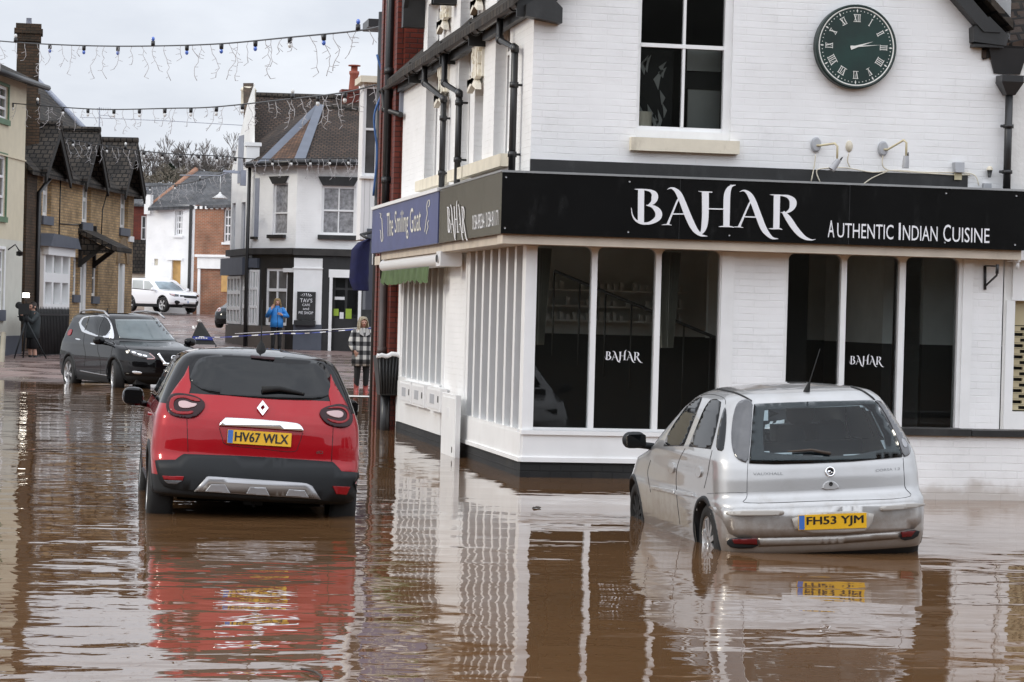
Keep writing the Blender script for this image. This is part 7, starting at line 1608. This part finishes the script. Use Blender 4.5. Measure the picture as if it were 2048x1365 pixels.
# photographer by the cottages
ph = at_d(64, 722, 68.0); ph.z = -.02
arms = [((-.22, -.22, 1.22), (-.05, -.34, 1.38), (.03, -.36, 1.42)), ((.24, -.20, 1.16), (.05, -.36, 1.30), (.0, -.38, 1.36))]
t, m4 = person(ph, -55, 1.76, 'camera operator in dark jacket and shorts bending to a tripod camera by the cottages', arms, skin)
dj = pm('dark_slate_jacket', (.025, .032, .034), .8, var=.3, vs=8)
bm = B(); loft(bm, [(.74, 0, .0, .20, .17), (.95, 0, 0, .20, .165), (1.15, 0, .02, .205, .16), (1.30, 0, .02, .20, .15), (1.39, 0, .01, .12, .11), (1.44, 0, -.01, .09, .09)], m4); obj('jacket', bm, dj, t, True)
for i, sg in enumerate((-1, 1)): sleeve(t, m4, sg, arms[i], dj, .070)
for sg in (-1, 1):
    bm = B(); tube(bm, [m4 @ Vector(q) for q in ((sg * .075, 0, .92), (sg * .09, 0, .75), (sg * .10, -.01, .46))], [.11, .105, .095], 12); obj('shorts_leg', bm, blk, t, True)
    bm = B(); tube(bm, [m4 @ Vector(q) for q in ((sg * .105, .02, .30), (sg * .106, .01, .07), (sg * .112, -.08, .045), (sg * .116, -.155, .035))], [.055, .055, .045, .03], 12); obj('boot', bm, M['trim'], t, True)
bm = B(); lathe(bm, [(.0, .10), (.05, .09), (.088, .04), (.096, -.03), (.09, -.08)], m4 @ Matrix.Translation((0, .0, 1.58)), 14); obj('hair', bm, pm('dark_hair', (.03, .022, .018), .7), t, True)
# tripod camera
kq = 67.0; cp_ = at_d(52, 618, kq); tri = thing('video_camera', (cp_.x, cp_.y, 0), 'black video camera on a tall tripod with a small lit lamp on top', 'camera')
s = kq / 5000
bm = B(); hexa(bm, [cp_ + Vector(q) for q in ((-.20, -.10, -.16), (.10, -.10, -.16), (.10, .12, -.16), (-.20, .12, -.16), (-.20, -.10, .12), (.08, -.10, .14), (.08, .12, .14), (-.20, .12, .12))]); obj('camera_body', bm, M['seam'], tri)
bm = B(); lathe(bm, [(.07, 0), (.085, .2), (.1, .28), (0, .28)], Matrix.Translation(cp_ + Vector((-.1, .1, 0))) @ Matrix.Rotation(R(-70), 4, 'X') @ Matrix.Rotation(R(-20), 4, 'Y'), 14); obj('lens', bm, M['seam'], tri)
hd_ = at_d(52, 640, kq)
for x, y, d in ((27, 722, -.2), (45, 735, .5), (98, 728, .3)):
    f = at_d(x, y, kq + d); bm = B(); tube(bm, [hd_, (hd_ + f) / 2, f], [.032, .026, .016], 6); obj('tripod_leg', bm, M['trim'], tri)
bm = B(); tube(bm, [hd_ + Vector((0, 0, -.05)), hd_ + Vector((0, 0, .2))], .06, 8); tube(bm, [hd_ + Vector((0, 0, .12)), at_d(35, 634, kq)], .015, 6); obj('tripod_head', bm, M['trim'], tri)
lm, ln, lp_ = newmat('lit_lamp_panel'); lp_.inputs['Emission Color'].default_value = (1, .93, .8, 1); lp_.inputs['Emission Strength'].default_value = 6
p = at_d(52, 591, kq); bm = B(); box(bm, p.x - .09, p.x + .09, p.y - .04, p.y, p.z - .06, p.z + .06); lo_ = obj('lamp_panel', bm, lm, tri); bm = B(); tube(bm, [cp_ + Vector((0, 0, .1)), p - Vector((0, 0, .06))], .012, 5); box(bm, p.x - .1, p.x + .1, p.y + .001, p.y + .04, p.z - .07, p.z + .07); obj('lamp_mount', bm, M['seam'], tri)
# ============================================================= tape, sign, road marks
tp_w, tp_b = pm('white_tape', (.75, .75, .77), .4), pm('blue_tape', (.03, .05, .28), .4)
bm = B(); pts = [tuple(q) for q in catmull([(398, 674, 66), (440, 675, 63), (490, 672, 60), (540, 669, 57.5), (566, 667, 56), (600, 667.5, 55), (640, 665, 54.2), (690, 661, 53.6), (745, 656.5, 53)], 8)]
P = [at_d(x, y, d) for x, y, d in pts]
for i in range(len(P) - 1):
    a = .012 if i % 60 < 44 else .007; tw = Vector((0, .02 * math.sin(i * .7), a)); face(bm, [P[i] - tw, P[i + 1] - tw, P[i + 1] + tw, P[i] + tw], 0 if (i // 2) % 3 == 0 else 1)
tag(obj('barrier_tape', bm, [tp_w, tp_b]), 'blue and white barrier tape stretched across the street behind the red car', 'tape')
bm = B(); tube(bm, [at_d(x, y, d) for x, y, d in ((470, 668, 61), (560, 663, 57), (650, 660, 54.5), (745, 655, 53.2))], .008, 5); tag(obj('cord', bm, tp_w), 'thin pale cord stretched just above the barrier tape', 'cord')
sp_ = at_d(405, 700, 70); gzs = gz(sp_.x, sp_.y); sgt = thing('warning_sign', (sp_.x, sp_.y, gzs), 'folding triangular warning sign with dark panel and blue band, beyond the red car', 'sign')
ap_, l_, r_ = at_d(400.5, 645, 70), at_d(378, 689, 70), at_d(432, 690, 70)
bm = B(); slab(bm, [l_, r_, ap_ + Vector((.05, 0, 0)), ap_ - Vector((.05, 0, 0))], (0, .03, 0)); obj('panel', bm, pm('dark_sign_cloth', (.03, .032, .03), .6), sgt)
b0, b1, b2, b3 = at_d(383, 680, 69.97), at_d(427, 681, 69.97), at_d(423, 674, 69.97), at_d(386, 673, 69.97); bm = B(); slab(bm, [b0, b1, b2, b3], (0, -.01, 0)); obj('blue_band', bm, tp_b, sgt)
bm = B()
for x in (391, 396, 401, 406, 411): q0, q1 = at_d(x, 676.4, 69.94), at_d(x + 3.6, 676.6, 69.94); slab(bm, [q0 - Vector((0, 0, .02)), q1 - Vector((0, 0, .02)), q1 + Vector((0, 0, .02)), q0 + Vector((0, 0, .02))], (0, -.006, 0)); obj('band_mark', bm, tp_w, sgt); bm = B()
bm.free()
for q in (l_, r_): bm = B(); tube(bm, [(q.x, q.y + .1, gzs), q], .02, 6); obj('leg', bm, M['pipe'], sgt)
wp_ = pm('worn_white_road_paint', (.62, .60, .56), .6, var=.3, vs=6)
def mark(pts, name='road_marking'):
    bm = B(); v = []
    for x, y in pts:
        z = .3
        for _ in range(12): q = at_z(x, y, z); z = .6 * z + .4 * (max(gz(q.x, q.y), 0) + .012)
        v.append(at_z(x, y, z))
    face(bm, v); o = struct(name, bm, wp_); return o
mark([(692, 791), (742, 792), (742, 794.5), (690, 793.5)]); mark([(384, 652), (388, 652), (390, 658), (385, 658)]); mark([(391, 652), (395, 652), (397, 658), (392, 658)]); mark([(386, 637), (396, 637), (404, 643), (396, 643)]); mark([(404, 631), (415, 631), (432, 636), (422, 637)])
# ============================================================= festoon lights across the street
bulb_b, bulb_w, sock = pm('blue_bulb', (.05, .14, .55), .15, var=.1, coat=1), pm('frosted_bulb', (.72, .72, .70), .3), M['pipe']
icm = pm('icicle_wire', (.50, .48, .48), .5)
def festoon(label, pts, bulbs, bm_, nice, ln, seed, ici=(0, 1), r=.015):
    rr = random.Random(seed); C = [tuple(q) for q in catmull(pts, 8)]; P = [at_d(x, y, d) for x, y, d in C]
    t = thing('festoon_lights', P[0], label, 'string lights', 'festoon lights over the street'); bm = B(); tube(bm, P, r, 6)
    obj('cable', bm, sock, t, True)
    def on(x):
        for a, b in zip(C, C[1:]):
            if a[0] <= x <= b[0]: f = (x - a[0]) / (b[0] - a[0] + 1e-9); return at_d(x, a[1] + (b[1] - a[1]) * f, a[2] + (b[2] - a[2]) * f)
        return P[-1]
    for x in bulbs:
        p = on(x); up = rr.random() < .22; s = -1 if not up else 1
        bm = B(); tube(bm, [p, p + Vector((0, 0, .11 * s))], [.045, .04], 8); bo = obj('bulb_holder', bm, sock, t)
        bm = B(); lathe(bm, [(abs(math.sin(math.pi * j / 8)) * .038, -math.cos(math.pi * j / 8) * .05) for j in range(9)], Matrix.Translation(p + Vector((0, 0, .155 * s))), 10); obj('bulb', bm, bm_ if rr.random() < .8 else bulb_w, bo, True)
    x0, x1 = pts[0][0], pts[-1][0]
    for k in range(nice):
        x = x0 + (x1 - x0) * (ici[0] + (ici[1] - ici[0]) * (k + rr.random() * .7) / nice); p = on(x); L = ln * rr.choice((.35, .55, .7, 1.0, .9)); n = max(3, int(L / .09)); Q = [p]
        for i in range(n): Q.append(Q[-1] + Vector((rr.uniform(-.06, .06) + .02 * math.sin(i), 0, -L / n)))
        bm = B(); tube(bm, Q, .008, 4)
        for q in Q[1:]:
            if rr.random() < .75: tube(bm, [q, q + Vector((rr.choice((-1, 1)) * rr.uniform(.05, .11), 0, rr.uniform(-.09, .02)))], 0.0065, 4)
        obj('icicle_strand', bm, icm, t)
festoon('nearest and highest string of blue bulbs and icicle wires across the sky', [(-30, 80, 62), (60, 87, 60), (180, 92, 58), (300, 92.5, 55), (440, 88, 51), (580, 75, 47), (715, 62, 43.5), (775, 50, 41.5)], [31, 100, 168, 236, 306, 374, 443, 511, 580, 648, 716], bulb_b, 34, .75, 1)
festoon('middle string of dark bulb holders with icicle wires, ending at the white bay window', [(-20, 202, 70), (60, 210, 68), (200, 219, 65), (340, 217, 60), (433, 214, 57), (585, 198, 52), (690, 185, 48), (756, 169, 46)], [25, 75, 126, 176, 228, 279, 330, 382, 433, 485, 585, 636, 690], bulb_w, 44, .62, 2)
festoon('lowest sagging string from the cottage gablets to the cafe roof eaves', [(128, 277, 77), (215, 293, 77), (290, 303, 77), (360, 309, 77), (435, 312, 77.5), (505, 318, 78), (600, 318, 78), (720, 316, 78)], [146, 178, 214, 251, 288, 325, 361, 398, 434, 471, 545, 583, 621, 660, 697], bulb_w, 46, .62, 3)
festoon('faint far string of icicle wires in front of the grey slate roof', [(272, 374, 112), (320, 372, 112), (380, 366, 111), (440, 348, 110), (470, 340, 110)], [300, 350, 400], bulb_w, 26, .9, 4, r=.018)
bm = B(); tube(bm, [at_d(160, 235, 130), at_d(330, 242, 130), at_d(500, 252, 130)], .02, 4); tag(obj('overhead_wire', bm, M['lead']), 'faint thin overhead wire across the pale sky', 'wire')
a, b = at_d(199, 262, 95), at_d(199, 215, 95); an_ = thing('aerial', a, 'thin rooftop television aerial above the middle cottage gablet', 'aerial'); bm = B(); tube(bm, [a - Vector((0, 0, .6)), b], .025, 5); obj('mast', bm, M['lead'], an_)
bm = B(); tube(bm, [b + Vector((-.1, 0, -.05)), b + Vector((.55, 0, -.08))], .014, 4); tube(bm, [b + Vector((0, 0, -.3)), b + Vector((.5, 0, -.32))], .012, 4)
for k in range(6): q = b + Vector((.08 * k, 0, -.06)); tube(bm, [q + Vector((0, -.12, .05)), q + Vector((0, .12, -.05))], .008, 3)
obj('elements', bm, M['lead'], an_)
# street lamp fixed to the cafe corner
p = at_d(486, 347, 80.5); sl = thing('street_lamp', p, 'grey street lamp on a bracket at the cafe corner', 'lamp'); bm = B(); q = at_d(452, 344, 80.5); hexa(bm, [q + Vector(v) for v in ((-.1, -.12, -.02), (.45, -.08, -.05), (.45, .08, -.05), (-.1, .12, -.02), (-.08, -.1, .05), (.45, -.06, .04), (.45, .06, .04), (-.08, .1, .05))]); obj('lamp_head', bm, M['lead'], sl); bm = B(); tube(bm, [q + Vector((.4, 0, 0)), p], .035, 6); box(bm, p.x - .08, p.x + .1, p.y - .1, p.y + .1, p.z - .4, p.z + .1); obj('bracket', bm, M['lead'], sl)
p = at_d(440, 392, 81); hl = thing('hanging_lamp', p, 'small conical lamp hanging on a wire before the slate roof', 'lamp'); bm = B(); lathe(bm, [(.03, .12), (.05, .06), (.26, -.08), (.24, -.1), (0, -.02)], Matrix.Translation(p), 12); obj('shade', bm, M['white'], hl); bm = B(); tube(bm, [p + Vector((0, 0, .1)), at_d(441, 353, 81)], .012, 4); obj('wire', bm, M['white'], hl); bm = B(); tube(bm, [at_d(470, 340, 81), at_d(441, 352, 81), at_d(360, 351, 90)], .02, 4); obj('cable', bm, M['lead'], hl)
# ============================================================= bare trees on the hill
bark = pm('grey_bark', (.17, .15, .14), .9, var=.3)
def bare_tree(x, ytop, ybase, D, spread, label, seed, depth=7):
    rr = random.Random(seed); top = at_d(x, ytop, D); g = gz(top.x, top.y); H = top.z - g; t = thing('bare_tree', (top.x, top.y, g), label, 'tree', 'bare trees on the hill')
    tr_, cr2 = B(), B()
    def grow(p, d, L, r, k):
        if k == 0: return
        q = p + d * L; mid = (p + q) / 2 + Vector((rr.uniform(-1, 1), rr.uniform(-1, 1), rr.uniform(-.5, .5))) * L * .08
        r = max(r, .032); tube(tr_ if k >= depth - 1 else cr2, [p, mid, q], [r, r * .85, max(r * .7, .03)], 5 if k > 3 else 3, caps=False)
        for _ in range(3 if k > 2 else 4):
            ax = Vector((rr.uniform(-1, 1), rr.uniform(-1, 1), rr.uniform(-.3, .5))).normalized(); nd = (d + ax * spread * rr.uniform(.6, 1.1)).normalized(); nd = (nd + Vector((0, 0, .12))).normalized()
            grow(p + (q - p) * rr.uniform(.65, 1.0), nd, L * rr.uniform(.62, .82), r * .6, k - 1)
    grow(Vector((top.x, top.y, g - .3)), Vector((rr.uniform(-.05, .05), 0, 1)), H * .36, H * .026, depth)
    obj('trunk', tr_, bark, t, True); obj('crown', cr2, bark, t, True)
bare_tree(408, 284, 360, 330, .85, 'broad bare tree on the hill beyond the slate roof', 11)
bare_tree(372, 300, 360, 325, .75, 'narrower bare tree left of the broad one on the hill', 15)
bare_tree(438, 292, 360, 335, .75, 'bare tree right of the broad one, partly behind the cafe flank', 23)
bare_tree(316, 300, 360, 320, .62, 'small pale bare tree just right of the cottages', 31)
bm = B(); rr = random.Random(9)
for k in range(3000):
    x = rr.uniform(285, 470); D_ = rr.uniform(300, 330); yb = 340 + 9 * math.sin(x * .05) + 8 * math.sin(x * .13); p = at_d(x, rr.uniform(yb, 366), D_); a = Vector((rr.uniform(-1, 1), rr.uniform(-1, 1), rr.uniform(-1, 1))).normalized() * rr.uniform(.12, .45); b = Vector((rr.uniform(-1, 1), rr.uniform(-1, 1), rr.uniform(-1, 1))).normalized() * rr.uniform(.03, .12)
    face(bm, [p - a, p + b, p + a, p - b])
o = obj('scrub', bm, pm('winter_scrub', (.13, .11, .085), .9, var=.5, vs=.4), kind='stuff'); o['label'] = 'brown winter scrub along the hill under the bare trees'; o['category'] = 'scrub'
bm = B()
for k in range(700):
    z = rr.random(); q = rr.uniform(0, 6.28); c = at_d(341, 360 - 28 * z, 318); rad = 1.1 * (1 - z) + .15; p = c + Vector((rad * math.cos(q), rad * math.sin(q), rr.uniform(-.2, .2))); a = Vector((rr.uniform(-1, 1), rr.uniform(-1, 1), rr.uniform(-1, 0))).normalized() * .35; b = Vector((rr.uniform(-1, 1), rr.uniform(-1, 1), rr.uniform(-1, 1))).normalized() * .15
    face(bm, [p - a, p + b, p + a, p - b])
ev = thing('evergreen_tree', at_d(341, 362, 318), 'small dark evergreen between the bare trees', 'tree'); obj('crown', bm, pm('evergreen', (.015, .025, .012), .9, var=.4), ev); bm = B(); c = at_d(341, 360, 318); tube(bm, [c - Vector((0, 0, 6)), c + Vector((0, 0, 1.4))], [.15, .04], 6); obj('trunk', bm, bark, ev)
